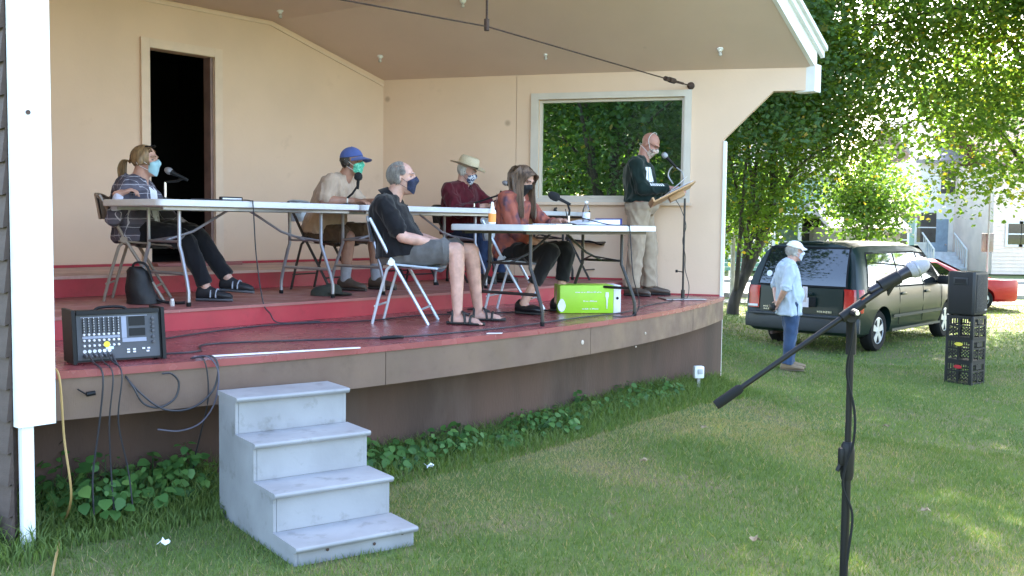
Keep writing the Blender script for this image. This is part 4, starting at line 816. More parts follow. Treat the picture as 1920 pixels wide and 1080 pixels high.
    def eyes(s, brow=None, iris=(.08, .05, .03)):
        for sx in (-1, 1):
            mb = MB(); q = []
            h = s.bvh.ray_cast(s.H(sx*.031, .2, .008), s.HM @ V3((0, -1, 0))); p = h[0] if h[0] is not None else s.H(sx*.031, .08, .008)
            mb.lathe([(.0085*math.cos(t), .0085*math.sin(t)) for t in (-.2, .3, .7, 1.1, 1.5)], p-s.HM @ V3((0, .006, 0)), s.HM @ V3((sx*.1, 1, 0)), 12); e = s.mbpart('eye', mb, MAT['eyewhite'])
            mb = MB(); mb.lathe([(.0058, 0), (.005, .0012), (0, .0014)], p+s.HM @ V3((sx*.0005, .0026, 0)), s.HM @ V3((sx*.1, 1, 0)), 10); link('iris', mb.mesh('iris'), MAT['iris'], e, 50)
            if brow is not None:
                pts = []
                for t in range(6):
                    h = s.bvh.ray_cast(s.H(sx*(.014+.007*t), .2, .029+.004*math.sin(t/5*math.pi)), s.HM @ V3((0, -1, 0))); pts.append((h[0] if h[0] is not None else s.H(sx*.03, .09, .03)))
                mb = MB(); mb.tube(pts, [.003, .0042, .0045, .004, .003, .0015], 6); s.mbpart('eyebrow', mb, brow)
    def mask(s, m, strap=True, az=62, top=R(6), bot=-50, strapm=None, headband=False):
        c = (0, .015, -.040)
        o, R_ = s.shell('face_mask', m, R(-az), R(az), lambda a: R(bot)*(1-.30*(abs(a)/R(az))**2), lambda a: R(30)*(1-.62*(abs(a)/R(az))**1.3), .004, .004, 24, 14, c, tent=9)
        if strap:
            for sx, i in ((1, 24), (-1, 0)):
                mb = MB(); a0, a1 = R_[i][13][0], R_[i][2][0]; e0 = s.H(sx*.083, -.022, .018); e1 = s.H(sx*.083, -.022, -.03)
                if headband: mb.tube(bez([a0, s.H(sx*.088, .0, .03), s.H(sx*.085, -.02, .075), s.H(sx*.05, -.02, .12), s.H(0, -.02, .128)], 6), .0028, 6); mb.tube(bez([a1, s.H(sx*.082, -.03, -.05), s.H(sx*.06, -.075, -.05), s.H(0, -.10, -.045)], 6), .0022, 6)
                else: mb.tube(bez([a0+s.HM @ V3((sx*.004, 0, 0)), e0, s.H(sx*.085, -.03, -.006), e1, a1+s.HM @ V3((sx*.004, 0, 0))], 5), .0018, 6)
                s.mbpart('mask_strap', mb, strapm or m, o)
        return o
    def shoe(s, k, m, sole, L=.285, high=.0, name='shoe', slip=False):
        P = s.P; an = V3(P['an'+k]); td = V3(P['toe'+k]).normalized(); fl = P.get('foot'+k, 0); base = V3((an.x, an.y, fl)); up = V3((0, 0, 1))
        if P.get('freefoot'+k): up = td.cross(V3((td.y, -td.x, 0)).normalized()); up = up if up.z > 0 else -up; base = an-up*.075
        sd = td.cross(up).normalized()
        def ring(u, h, w_, z0=0): return [base+td*(u*L-.075)+sd*(w_*math.cos(q))+up*(z0+max(-0.0, h*(.5+.5*math.sin(q)))) for q in [2*math.pi*i/16 for i in range(16)]]
        st = [(0, .06, .022), (.03, .085, .032), (.12, .105+high, .037), (.28, .112+high if not slip else .07, .038), (.42, .092 if not slip else .055, .040), (.6, .068, .046), (.78, .056, .046), (.92, .045, .034), (1.0, .030, .016)]
        mb = MB(); mb.loft([ring(u, h, w_, .018) for u, h, w_ in st]); o = s.mbpart(name, mb, m, ang=60)
        mb = MB(); mb.loft([[base+td*(u*L*1.015-.077)+sd*(w_*1.07*math.cos(q))+up*(.012+.012*math.sin(q)) for q in [2*math.pi*i/12 for i in range(12)]] for u, h, w_ in st]); s.mbpart('sole', mb, sole, o, 40); return o
    def strands(s, name, m, roots, n=7, r=.0035, par=None):   # roots: list of point lists
        mb = MB()
        for pts in roots: mb.tube(bez(pts, 3), [r*(1-.55*i/(3*(len(pts)-1))) for i in range(3*(len(pts)-1)+1)], 4, caps=False)
        return link(name, mb.mesh(name, recalc=False), m, par or s.root, 80)
    def fuzz(s, name, m, region, n=700, L=.022, r=.0016, seed=1):   # short hairs lying along the scalp
        rg = random.Random(seed); mb = MB(); k = 0
        while k < n:
            az = R(rg.uniform(0, 360)); el = R(rg.uniform(-40, 88)); e = region(math.degrees(az) if az < math.pi else 360-math.degrees(az), math.degrees(el))
            if rg.random() > e: k += .02; continue
            h = s.skinhit(az, el); p = h[0]; o = h[2]; dn = s.HM @ V3((rg.uniform(-.3, .3), -.55, -.75)); t = (dn-o*dn.dot(o)).normalized(); l_ = L*rg.uniform(.6, 1.3)
            mb.tube([p, p+t*l_*.5+o*.006, p+t*l_+o*.004], [r, r, r*.4], 3, caps=False); k += 1
        return link(name, mb.mesh(name, recalc=False), m, s.root, 80)
    def glasses(s, m, z=.008, y=0):
        mb = MB()
        for sx in (-1, 1):
            pts = [s.H(sx*.033+.022*math.cos(q), .104+y-.010*abs(math.cos(q)), z+.016*math.sin(q)) for q in [2*math.pi*i/14 for i in range(15)]]; mb.tube(pts, .0018, 6)
            mb.tube([s.H(sx*.055, .098+y, z+.006), s.H(sx*.078, .06+y, z+.008), s.H(sx*.082, -.01, z+.006)], .0018, 6)
        mb.tube([s.H(-.011, .105+y, z), s.H(.011, .105+y, z)], .0018, 6); return s.mbpart('glasses', mb, m)
    def limb(s, pb, ks, radii, t0=0, t1=1.0, flare=0):
        pts = [V3(s.P[k]) if isinstance(k, str) else V3(k) for k in ks]; cum = [0]
        for a, b in zip(pts[:-1], pts[1:]): cum.append(cum[-1]+(b-a).length)
        def P_(t):
            d = t*cum[-1]; i = max(j for j in range(len(pts)-1) if cum[j] <= d+1e-9); return pts[i].lerp(pts[i+1], min(1, (d-cum[i])/(cum[i+1]-cum[i])))
        n = 12; ts = [t0+(t1-t0)*i/n for i in range(n+1)]; rr = [np.interp(t, [q for q, _ in radii], [r for _, r in radii]) for t in ts]
        for i in range(n-1): pb.cap(P_(ts[i]), P_(ts[i+1]), rr[i], rr[i+1], 14)
        d = (P_(ts[n])-P_(ts[n-1])).normalized(); pb.frus(P_(ts[n-1])-d*.01, P_(ts[n]), rr[n-1], rr[n]+flare); return pb
MAT['eyewhite'] = mat('eye_white', (.26, .20, .18), .3, var=.02); MAT['iris'] = mat('iris', (.03, .022, .018), .2)
sk1 = skinmat('skin_pink', (.52, .30, .24)); sk2 = skinmat('skin_tanned', (.33, .17, .115)); sk3 = skinmat('skin_fair', (.48, .27, .205)); sk4 = skinmat('skin_ruddy', (.42, .205, .155))
def cloth(nm, col, var=.12, rough=.85, bump=.15, sc=14): return mat(nm, col, rough, var=var, scale=sc, bump=bump, bscale=180, spec=.2, sheen=.15)
def patmat(nm, base, spots, scale=30, lo=.5, hi=.56, third=None):
    m, n, l, b = nodes(nm); tc = n.new('ShaderNodeTexCoord').outputs['Object']; c = mixc(n, l, base, spots, noisef(n, l, tc, scale, 2, .5, lo, hi))
    if third: c = mixc(n, l, c, third, noisef(n, l, tc, scale*1.4, 2, .5, lo+.06, hi+.06))
    l.new(c, b.inputs['Base Color']); b.inputs['Roughness'].default_value = .85; return m
def plaid(nm, base, l1, l2, period=.07, w1=.06, w2=.35):
    m, n, l, b = nodes(nm); tc = n.new('ShaderNodeTexCoord').outputs['Object']; sx = n.new('ShaderNodeSeparateXYZ'); l.new(tc, sx.inputs[0])
    def band(o, per, wd, off=0):
        a = n.new('ShaderNodeMath'); a.operation = 'MULTIPLY_ADD'; a.inputs[1].default_value = 1/per; a.inputs[2].default_value = 50+off; l.new(o, a.inputs[0]); f_ = n.new('ShaderNodeMath'); f_.operation = 'FRACT'; l.new(a.outputs[0], f_.inputs[0]); g = n.new('ShaderNodeMath'); g.operation = 'LESS_THAN'; g.inputs[1].default_value = wd; l.new(f_.outputs[0], g.inputs[0]); return g.outputs[0]
    s_ = n.new('ShaderNodeMath'); s_.operation = 'ADD'; l.new(sx.outputs[0], s_.inputs[0]); l.new(sx.outputs[1], s_.inputs[1])
    wv = noisef(n, l, tc, 7, 2, .5, 0, 1); zz = n.new('ShaderNodeMath'); zz.operation = 'MULTIPLY_ADD'; zz.inputs[1].default_value = .03; l.new(wv, zz.inputs[0]); l.new(sx.outputs[2], zz.inputs[2])
    c = mixc(n, l, base, l2, band(zz.outputs[0], period*2, w2, .3)); h = mixc(n, l, c, l2, .0)
    d = n.new('ShaderNodeMath'); d.operation = 'MULTIPLY'; d.inputs[1].default_value = .5; l.new(band(s_.outputs[0], period*2, w2), d.inputs[0]); c = mixc(n, l, c, l2, d.outputs[0])
    c = mixc(n, l, c, l1, band(zz.outputs[0], period, w1)); c = mixc(n, l, c, l1, band(s_.outputs[0], period*1.3, w1)); l.new(c, b.inputs['Base Color']); b.inputs['Roughness'].default_value = .85; return m
hair_gray = mat('hair_grey', (.20, .175, .16), .6, var=.3, scale=90, stretch=(1,1,.2)); hair_white = mat('hair_white', (.42, .40, .37), .6, var=.2, scale=80, stretch=(1,1,.2)); hair_brown = mat('hair_brown', (.12, .076, .050), .42, var=.55, scale=60, stretch=(1,1,.12)); hair_blond = mat('hair_blond', (.20, .125, .06), .45, var=.45, scale=60, stretch=(1,1,.2)); hair_dark = mat('hair_dark', (.03, .022, .018), .5, var=.3, scale=80)
solem = mat('sole_dark', (.03, .028, .026), .8); buttonm = mat('button', (.5, .48, .46), .4)

def seated(**k):
    P = dict(spine=[(0, -.04, .44), (0, -.05, .56), (0, -.10, .78), (0, -.11, .93), (0, -.08, 1.0)], head=(0, -.02, 1.15), shL=(-.175, -.10, .915), shR=(.175, -.10, .915),
             hipL=(-.09, 0, .505), hipR=(.09, 0, .505), knL=(-.10, .40, .50), knR=(.10, .40, .50), anL=(-.10, .40, .085), anR=(.10, .40, .085), toeL=(-.1, 1, 0), toeR=(.1, 1, 0))
    P.update(k); return P
def collar(pr, m, r=.083, h=.055):
    nb = V3(pr.P['spine'][-1]); ax = (pr.H(0, -.02, -.06)-nb).normalized(); n = 24; A = []; B = []; C = []; mb = MB(); c0 = nb-ax*.012; rt = V3((1, 0, 0)); fw = ax.cross(rt).normalized(); fw = fw if fw.y > 0 else -fw
    for i in range(n+1):
        q = R(104)+R(332)*i/n; d = rt*math.cos(q)+fw*math.sin(q); f_ = max(0, math.sin(q)); A.append(c0+d*(r+.006)-ax*(.012+.03*f_)); B.append(c0+d*(r-.012)+ax*(h*.62-.030*f_)); C.append(c0+d*(r+.022)-ax*(.020+.045*f_**2))
    F = [(i, i+1, n+2+i, n+1+i) for i in range(n)]; mb.add(A+B, F); mb.add(B+C, F); mb.add([p+ax*.004 for p in B]+[p+(p-c0).normalized()*.004 for p in C], F); return pr.mbpart('collar', mb, m, ang=80)

# --- 1: seated man, black polo
p1 = Person('seated man in black polo shirt, grey shorts and sandals on the lower stage', CH1, R(-4),
    seated(spine=[(0, -.05, .44), (0, -.06, .54), (0, -.11, .72), (0, -.14, .86), (0, -.105, .945)], head=(0, -.03, 1.075), pitch=R(2), bare=True, belly=.065, wide=1.06, limb=1.05, hs=1.04,
           shL=(-.185, -.125, .865), shR=(.185, -.125, .865), elL=(-.22, .02, .64), elR=(.23, .015, .64), wrL=(-.06, .24, .60), wrR=(.08, .25, .59), handL=((.5, .9, -.1), (0, -.1, -1), .3), handR=((-.6, .8, -.1), (0, -.1, -1), .35),
           hipL=(-.09, .0, .51), hipR=(.09, 0, .51), knL=(-.16, .475, .535), knR=(.10, .395, .545), anL=(-.19, .53, .085), anR=(.13, .41, .085), toeL=(.05, 1, 0), toeR=(.25, 1, 0)), sk1)
bk = cloth('black_polo', (.0075, .0075, .010), .2)
b = PB(); b.rings(p1.torso(.016, .05, .96, .004, .030)); 
for k in 'LR': b.chain(p1.yoke(k, .017)); p1.limb(b, ['sh'+k, 'el'+k], [(0, .078), (.5, .070), (1, .066)], 0, .82, .006)
p1.part('polo_shirt', b, bk, .010, 4, .009, 8, 1); collar(p1, bk)
b = PB(); b.rings(p1.torso(.014, 0, .24, .004))
for k in 'LR': p1.limb(b, ['hip'+k, 'kn'+k], [(0, .104), (.5, .102), (1, .090)], 0, .80, .014)
p1.part('shorts', b, cloth('grey_shorts', (.105, .10, .10), .15), .010, 4, .008, 8, 2)
p1.eyes(hair_gray); p1.mask(patmat('navy_mask', (.013, .018, .045), (.022, .028, .07), 90), strapm=mat('mask_cord', (.05, .05, .07)))
p1.fuzz('hair', hair_gray, lambda a, e: (1.0 if (a > 88 and e > -26-(a-90)*.05 or (58 < a <= 88 and e > 22)) else 0)*(1 if e < 45 else .28), 2600, .024, .0021, 1)
p1.shell('hair_base', mat('thin_hair', (.30, .20, .165), .6, var=.25, scale=60), R(92), R(268), R(-20), R(48), .0004, .0012, 30, 10)
for k, sx in (('L', -1), ('R', 1)):
    an = V3(p1.P['an'+k]); td = V3(p1.P['toe'+k]).normalized(); sd = V3((td.y, -td.x, 0)); base = V3((an.x, an.y, 0)); stm = mat('sandal_strap', (.022, .02, .02), .7, bump=.3)
    mb = MB(); mb.loft([[base+td*(u*.295-.08)+sd*w_*math.cos(q)+V3((0, 0, .013+.012*math.sin(q))) for q in [2*math.pi*i/12 for i in range(12)]] for u, w_ in ((0, .024), (.06, .036), (.25, .039), (.45, .041), (.68, .051), (.85, .046), (.97, .028), (1, .012))]); so_ = p1.mbpart('sandal', mb, solem)
    mb = MB()
    for u, hh, lean in ((.66, .058, .0), (.40, .085, .12), (.18, .10, .0)):
        c = base+td*(u*.295-.08); pts = [c+sd*.049*math.cos(q)*(1.0 if u > .5 else .85)+td*lean*.3*math.cos(q)+V3((0, 0, .012+hh*max(0, math.sin(q))**.8)) for q in [math.pi*i/10 for i in range(11)]]; mb.tube(pts, .009, 6)
    c0 = base+td*(.40*.295-.08); mb.tube([base+td*.09+V3((0, 0, .07)), base+td*.03+V3((0, 0, .10)), base-td*.0+V3((0, 0, .11))], .009, 6)
    mb.tube([base-td*.03+sd*.035+V3((0, 0, .09)), base-td*.078+V3((0, 0, .085)), base-td*.03-sd*.035+V3((0, 0, .09))], .008, 6); p1.mbpart('strap', mb, stm, so_)

# --- 2: woman with long hair at the lone table
p2 = Person('woman with long brown hair in rust blouse writing at the lone front table', CH2, R(-30),
    seated(spine=[(0, -.03, 0.450), (0, -.03, 0.566), (0, -.03, 0.792), (.0, -.01, 0.939), (0, .03, 1.025)], head=(0, .075, 1.125), pitch=R(-32), yaw=R(-4), wide=.90, limb=.90, hs=.97,
           shL=(-.16, .0, 0.950), shR=(.16, .0, 0.950), elL=(-.20, .20, .735), elR=(.20, .12, .66), wrL=(-.06, .40, .775), wrR=(.14, .34, .575), handL=((.25, .9, .0), (.3, 0, -1), .55), handR=((-.3, .9, -.25), (-.1, -.1, -1), .5),
           hipL=(-.085, 0, .50), hipR=(.085, 0, .50), knL=(-.15, .43, .53), knR=(.12, .42, .52), anL=(-.13, .36, .09), anR=(.26, .24, .09), toeL=(.2, 1, 0), toeR=(.05, 1, 0)), sk3)
ru = patmat('rust_blouse', (.30, .080, .050), (.13, .045, .050), 9, .48, .66, (.05, .035, .06))
b = PB(); b.rings(p2.torso(.022, .0, .93, .006, .02))
for k in 'LR': b.chain(p2.yoke(k, .017)); p2.limb(b, ['sh'+k, 'el'+k, 'wr'+k], [(0, .068), (.45, .062), (.9, .048), (1, .044)], 0, .80, .006)
p2.part('blouse', b, ru, .010, 4, .010, 8, 3)
b = PB(); b.rings(p2.torso(.012, 0, .2))
for k in 'LR': p2.limb(b, ['hip'+k, 'kn'+k, 'an'+k], [(0, .100), (.25, .092), (.45, .078), (.55, .074), (.7, .062), (1, .050)], 0, .80, .003)
p2.part('trousers', b, cloth('black_trousers', (.009, .0085, .010)), .010, 4, .006, 8, 4)
for k in 'LR': p2.shoe(k, mat('black_flats', (.012, .012, .014), .35), solem, .265, name='flat_shoe', slip=True)
p2.eyes(hair_dark); p2.mask(patmat('black_mask', (.008, .007, .008), (.014, .012, .013), 60))
rt = []; random.seed(3)
for i in range(420):
    a = random.uniform(25, 335); sx = 1 if a < 180 else -1; aa = R(a); pt = random.uniform(-.06, .09)
    start = (sx*random.uniform(.001, .012), pt, .112-.5*max(0, abs(pt)-.03)**1.5)
    bk_ = random.uniform(.0, 1.0); y1 = pt*.9+.010-.02*(1-bk_); L = random.uniform(.25, .30)
    s_ = p2.H(*start); m1 = p2.H(sx*random.uniform(.06, .078), y1, .075); m2 = p2.H(sx*random.uniform(.082, .10), y1-.01, -.01)
    if bk_ < .38: m1 = p2.H(sx*random.uniform(.0, .06), -.085-random.uniform(0, .02), .075); m2 = p2.H(sx*random.uniform(.0, .085), -.108-random.uniform(0, .012), -.01)
    d = m2-p2.hc; e = V3((p2.hc.x+d.x*1.12, m2.y*.8+p2.hc.y*.2+(.02 if bk_ >= .38 else 0), m2.z-L*.55)); e2 = V3((e.x*1.0+random.uniform(-.01, .01), e.y+random.uniform(-.02, .01), m2.z-L))
    rt.append([s_, m1, m2, e, e2])
p2.strands('hair', hair_brown, rt, r=.0055); p2.shell('hair_base', hair_brown, R(58), R(302), R(-30), R(85), .004, .006, 34, 14)
b = PB(); b.ell(p2.H(0, -.075, -.06), (.085, .05, .10), None); b.cap(p2.H(.07, -.03, -.02), p2.H(.085, -.01, -.02)+V3((0, -.02, -.20)), .032, .022); b.cap(p2.H(-.07, -.03, -.02), p2.H(-.085, -.01, -.02)+V3((0, -.02, -.20)), .032, .022); p2.part('hair_base', b, hair_brown, .009, 5)
mb = MB(); mb.tube([V3(p2.P['wrL'])+V3((.03, .10, -.02)), V3(p2.P['wrL'])+V3((.035, .07, .10))], .004, 6); tag(link('pen', mb.mesh('pen'), MAT['black'], None), 'black pen in the hand of the woman at the lone table', 'pen'); bpy.data.objects['pen'].location = p2.loc; bpy.data.objects['pen'].rotation_euler = (0, 0, p2.rz)

# --- 3: woman in plaid jacket
p3 = Person('blonde woman with ponytail in dark plaid jacket seated before the doorway', CH3+V3((.05, 0, 0)), R(2),
    seated(spine=[(0, -.05, .44), (0, -.06, .54), (0, -.07, .72), (0, -.06, .84), (0, -.02, .915)], head=(0, .02, 1.035), pitch=R(2), yaw=R(-6), wide=1.02, limb=.95, hs=.98, belly=.02,
           shL=(-.165, -.05, .835), shR=(.165, -.05, .835), elL=(-.24, .14, .60), elR=(.27, -.12, .60), wrL=(-.15, .34, .52), wrR=(.27, -.085, .785), handL=((.2, .9, -.35), (0, -.1, -1), .35), handR=((-.3, .9, .35), (-.2, .4, -1), .6),
           hipL=(-.09, 0, .50), hipR=(.09, 0, .50), knL=(-.10, .36, .50), knR=(.09, .33, .47), anL=(-.06, .62, .15), anR=(.10, .49, .095), toeL=(.2, 1, -.05), toeR=(.1, 1, 0), footL=.06), sk3)
pj = plaid('plaid_jacket', (.055, .052, .075), (.44, .43, .48), (.095, .090, .125), .062, .055, .4)
b = PB(); b.rings(p3.torso(.024, .0, .95, .006, .02))
for k in 'LR': b.chain(p3.yoke(k, .017)); p3.limb(b, ['sh'+k, 'el'+k, 'wr'+k], [(0, .072), (.5, .062), (1, .052)], 0, .72, .006)
p3.part('jacket', b, pj, .010, 4, .010, 8, 5)
L = p3.torso(.030, .10, .97, .004); 
mb = MB(); g = []
for c, rx, ry, rtv, fw in L:
    for q in (62, 75, 90, 105, 118): g.append(c+rtv*rx*math.cos(R(q))*.75+fw*(ry*math.sin(R(q))+.004))
n_ = len(L); mb.add(g, [(i*5+j, i*5+j+1, (i+1)*5+j+1, (i+1)*5+j) for i in range(n_-1) for j in range(4)]); p3.mbpart('shirt_front', mb, cloth('white_shirt', (.70, .72, .80)), ang=80)
slv = cloth('pale_sleeve', (.55, .55, .66))
for k in 'LR': b = PB(); p3.limb(b, ['el'+k, 'wr'+k], [(0, .050), (1, .038)], .3, .92, .002); p3.part('shirt_sleeve', b, slv, .010, 3, .004, 9, 6)
b = PB(); b.rings(p3.torso(.014, 0, .2))
for k in 'LR': p3.limb(b, ['hip'+k, 'kn'+k, 'an'+k], [(0, .108), (.25, .096), (.5, .074), (.8, .060), (1, .056)], 0, .96, .003)
p3.part('trousers', b, cloth('black_slacks', (.007, .007, .010)), .010, 4, .007, 8, 7)
for k in 'LR':
    o = p3.shoe(k, mat('black_trainer', (.014, .014, .018), .6), mat('trainer_sole', (.10, .10, .11), .7), .27)
    an = V3(p3.P['an'+k]); td = V3(p3.P['toe'+k]).normalized(); base = V3((an.x, an.y, p3.P.get('foot'+k, 0))); sd = V3((td.y, -td.x, 0)); mb = MB()
    for u in (.045, .085): mb.tube([base+td*u+sd*.047*math.cos(q)+V3((0, 0, .03+.075*max(0, math.sin(q))*(1-u*2))) for q in [math.pi*i/10 for i in range(11)]], .006, 6)
    p3.mbpart('stripe', mb, mat('grey_stripe', (.30, .32, .38), .6), o)
p3.eyes(hair_blond); p3.mask(mat('surgical_mask', (.30, .50, .56), .7, var=.08), strapm=MAT['paper'])
p3.shell('hair_base', hair_blond, R(48), R(312), R(-22), R(86), .004, .007, 34, 14, nz=.004)
rt = []; random.seed(5); kn_ = p3.H(0, -.125, .0)
for i in range(240):
    az = R(random.uniform(20, 340)); el = R(random.uniform(5, 75)); h = p3.skinhit(az, el); st_ = h[0]+h[2]*.008
    if abs(math.degrees(az)-180) > 135 and el < R(35): el = R(45); h = p3.skinhit(az, el); st_ = h[0]+h[2]*.008
    mid = st_.lerp(kn_, .5); dd = (mid-p3.hc); mid = p3.hc+dd.normalized()*max(dd.length, .098); rt.append([st_, mid, kn_+V3((random.uniform(-.012, .012), 0, random.uniform(-.012, .012)))])
for i in range(110):
    j = V3((random.uniform(-.03, .03), random.uniform(-.025, .02), random.uniform(-.02, .02))); rt.append([kn_, kn_+V3((j.x, -.035+j.y*.5, .01)), kn_+V3((j.x*1.4, -.055+j.y, -.05)), kn_+V3((j.x*1.2, -.05+j.y, -.115+j.z))])
p3.strands('hair', hair_blond, rt, r=.005)
mb = MB(); mb.tube([p3.H(.05*math.cos(q)*1.25, .03+.045*math.sin(q), .118-.012*abs(math.cos(q))) for q in [math.pi*i/12 for i in range(13)]], .005, 6); p3.mbpart('sunglasses', mb, MAT['black'])

# --- 4: man in blue cap
p4 = Person('man in blue cap and beige t-shirt leaning on the rear table', CH4, R(-14),
    seated(spine=[(0, -.02, 0.440), (0, -.01, 0.564), (0, .06, 0.777), (0, .15, 0.931), (0, .20, 1.010)], head=(0, .285, 1.130), pitch=R(-2), yaw=R(-8), belly=.05, wide=1.06, limb=1.02,
           shL=(-.185, .16, 0.945), shR=(.185, .155, 0.945), elL=(-.22, .26, .765), elR=(.25, .12, .785), wrL=(-.02, .48, .785), wrR=(.12, .36, .785), handL=((.4, .9, 0), (0, 0, -1), .3), handR=((.1, 1, 0), (0, 0, -1), .35),
           hipL=(-.09, .02, .505), hipR=(.09, .02, .505), knL=(-.14, .43, .50), knR=(.12, .30, .47), anL=(-.13, .46, .09), anR=(.12, .27, .09), toeL=(.25, 1, 0), toeR=(.2, 1, 0)), sk2)
b = PB(); b.rings(p4.torso(.016, .03, .96, .006, .030))
for k in 'LR': b.chain(p4.yoke(k, .017)); p4.limb(b, ['sh'+k, 'el'+k], [(0, .080), (.5, .074), (1, .070)], 0, .86, .006)
p4.part('t_shirt', b, cloth('beige_tshirt', (.43, .32, .24), .08), .010, 4, .010, 8, 8)
b = PB(); b.rings(p4.torso(.014, 0, .24, .004))
for k in 'LR': p4.limb(b, ['hip'+k, 'kn'+k], [(0, .104), (.5, .10), (1, .088)], 0, .86, .012)
p4.part('shorts', b, cloth('tan_shorts', (.10, .062, .038), .15), .010, 4, .008, 8, 9)
gsock = cloth('grey_socks', (.28, .28, .31))
for k in 'LR': b = PB(); p4.limb(b, ['kn'+k, 'an'+k], [(0, .06), (.7, .05), (1, .045)], .70, 1.0, .002); p4.part('sock', b, gsock, .009, 3)
for k in 'LR': p4.shoe(k, mat('brown_shoe', (.07, .048, .035), .6, bump=.2), mat('brown_sole', (.04, .03, .025), .8), .29)
p4.eyes(hair_dark); p4.mask(patmat('green_mask', (.08, .42, .27), (.22, .62, .42), 60, .5, .55, (.05, .30, .2)), strapm=MAT['paper'])
p4.fuzz('hair', hair_dark, lambda a, e: 1.0 if (a > 78 and -32 < e < 30) else 0, 1400, .030, .0022, 4); p4.shell('hair_base', hair_dark, R(86), R(274), R(-24), R(25), .001, .002, 26, 8)
def ballcap(p, m, brimm, tilt=0):
    o, _ = p.shell('cap', m, R(0), R(360), lambda a: R(24)+R(-6)*math.cos(a)*-1, R(89), .012, .006, 40, 12, c=(0, -.01, .0))
    mb = MB(); A = []
    for j in range(5):
        for i in range(13):
            q = R(-62+i*124/12); h = p.skinhit(q, R(24)-R(0), (0, -.01, 0)); r0 = .105; rr = r0+.085*j/4*math.cos(q*1.05)**.6
            A.append(p.H(rr*math.sin(q)*.92, -.012+rr*math.cos(q), .048-.022*j/4-.030*math.sin(q)**2))
    F = [(j*13+i, j*13+i+1, (j+1)*13+i+1, (j+1)*13+i) for j in range(4) for i in range(12)]; mb.add(A, F); mb.add([a+p.HM @ V3((0, 0, .006)) for a in A], F); p.mbpart('brim', mb, brimm, o, 70)
    mb = MB(); mb.lathe([(0, 0), (.007, 0), (.006, .005), (0, .007)], p.H(0, -.012, .131), p.HM @ V3((0, 0, 1)), 10); p.mbpart('cap_button', mb, m, o); return o
bc = cloth('blue_cap', (.075, .115, .33), .06); ballcap(p4, bc, bc)

# --- 5: man in straw hat
p5 = Person('man in straw hat and maroon shirt looking at his phone', CH5, R(-38),
    seated(spine=[(0, -.02, 0.440), (0, -.03, 0.561), (0, -.03, 0.782), (0, -.0, 0.934), (0, .03, 1.015)], head=(0, .075, 1.130), pitch=R(-18), yaw=R(18), belly=.06, wide=1.12, limb=1.05,
           shL=(-.20, -.0, 0.940), shR=(.20, .0, 0.940), elL=(-.27, .20, .74), elR=(.26, .15, .72), wrL=(-.06, .41, .80), wrR=(.05, .36, .78), handL=((.25, .85, .30), (.7, -.2, .1), .7), handR=((-.2, .9, .1), (-.2, -.1, -1), .4),
           knL=(-.14, .42, .50), knR=(.14, .42, .50), anL=(-.14, .40, .09), anR=(.14, .38, .09)), sk1)
b = PB(); b.rings(p5.torso(.020, .03, .97, .008, .02))
for k in 'LR': b.chain(p5.yoke(k, .017)); p5.limb(b, ['sh'+k, 'el'+k, 'wr'+k], [(0, .084), (.5, .074), (1, .055)], 0, .88, .004)
mr = cloth('maroon_shirt', (.080, .007, .014), .15); p5.part('shirt', b, mr, .010, 4, .011, 8, 10); collar(p5, mr, r=.082)
b = PB(); b.rings(p5.torso(.014, 0, .24, .004))
for k in 'LR': p5.limb(b, ['hip'+k, 'kn'+k, 'an'+k], [(0, .115), (.3, .10), (.5, .078), (1, .068)], 0, .98, .004)
p5.part('jeans', b, cloth('blue_jeans', (.018, .032, .075), .2), .010, 4, .008, 8, 11)
for k in 'LR': p5.shoe(k, mat('dark_shoe', (.03, .026, .024), .5), solem, .29)
p5.eyes(hair_white); p5.mask(patmat('print_mask', (.62, .64, .70), (.04, .05, .11), 38, .47, .50)); p5.fuzz('hair', hair_white, lambda a, e: 1.0 if (a > 80 and -28 < e < 35) else 0, 1400, .026, .0022, 2); p5.shell('hair_base', hair_gray, R(86), R(274), R(-22), R(25), .0006, .0016, 26, 8)
mb = MB(); prof = [(.088, .055, 0), (.094, .10, 0), (.086, .145, 0), (.070, .162, .010), (.035, .158, .0), (.004, .150, 0)]; hm = mat('straw', (.64, .55, .39), .7, var=.16, scale=120, bump=.5, bscale=300, stretch=(1,1,3))
mb.loft([[p5.H(r*.95*math.cos(q), -.012+r*1.18*math.sin(q), z+.0) for q in [2*math.pi*i/28 for i in range(28)]] for r, z, _ in prof], caps=False); hat = p5.mbpart('straw_hat', mb, hm, ang=60)
mb = MB(); A = []
for j in range(6):
    for i in range(36):
        q = 2*math.pi*i/36; r = .085+.085*j/5; A.append(p5.H(r*.98*math.cos(q), -.012+r*1.15*math.sin(q), .056+.030*(j/5)**1.5*abs(math.cos(q))**2-.006*j/5))
F = [(j*36+i, j*36+(i+1) % 36, (j+1)*36+(i+1) % 36, (j+1)*36+i) for j in range(5) for i in range(36)]; mb.add(A, F); mb.add([a+p5.HM @ V3((0, 0, .005)) for a in A], F); p5.mbpart('brim', mb, hm, hat, 70)
mb = MB(); mb.loft([[p5.H((.0915+.002*k_)*.95*math.cos(q), -.012+(.0915+.002*k_)*1.18*math.sin(q), z) for q in [2*math.pi*i/28 for i in range(28)]] for z, k_ in ((.060, .5), (.076, 1.2))], caps=False); p5.mbpart('hat_band', mb, MAT['black'], hat, 60)
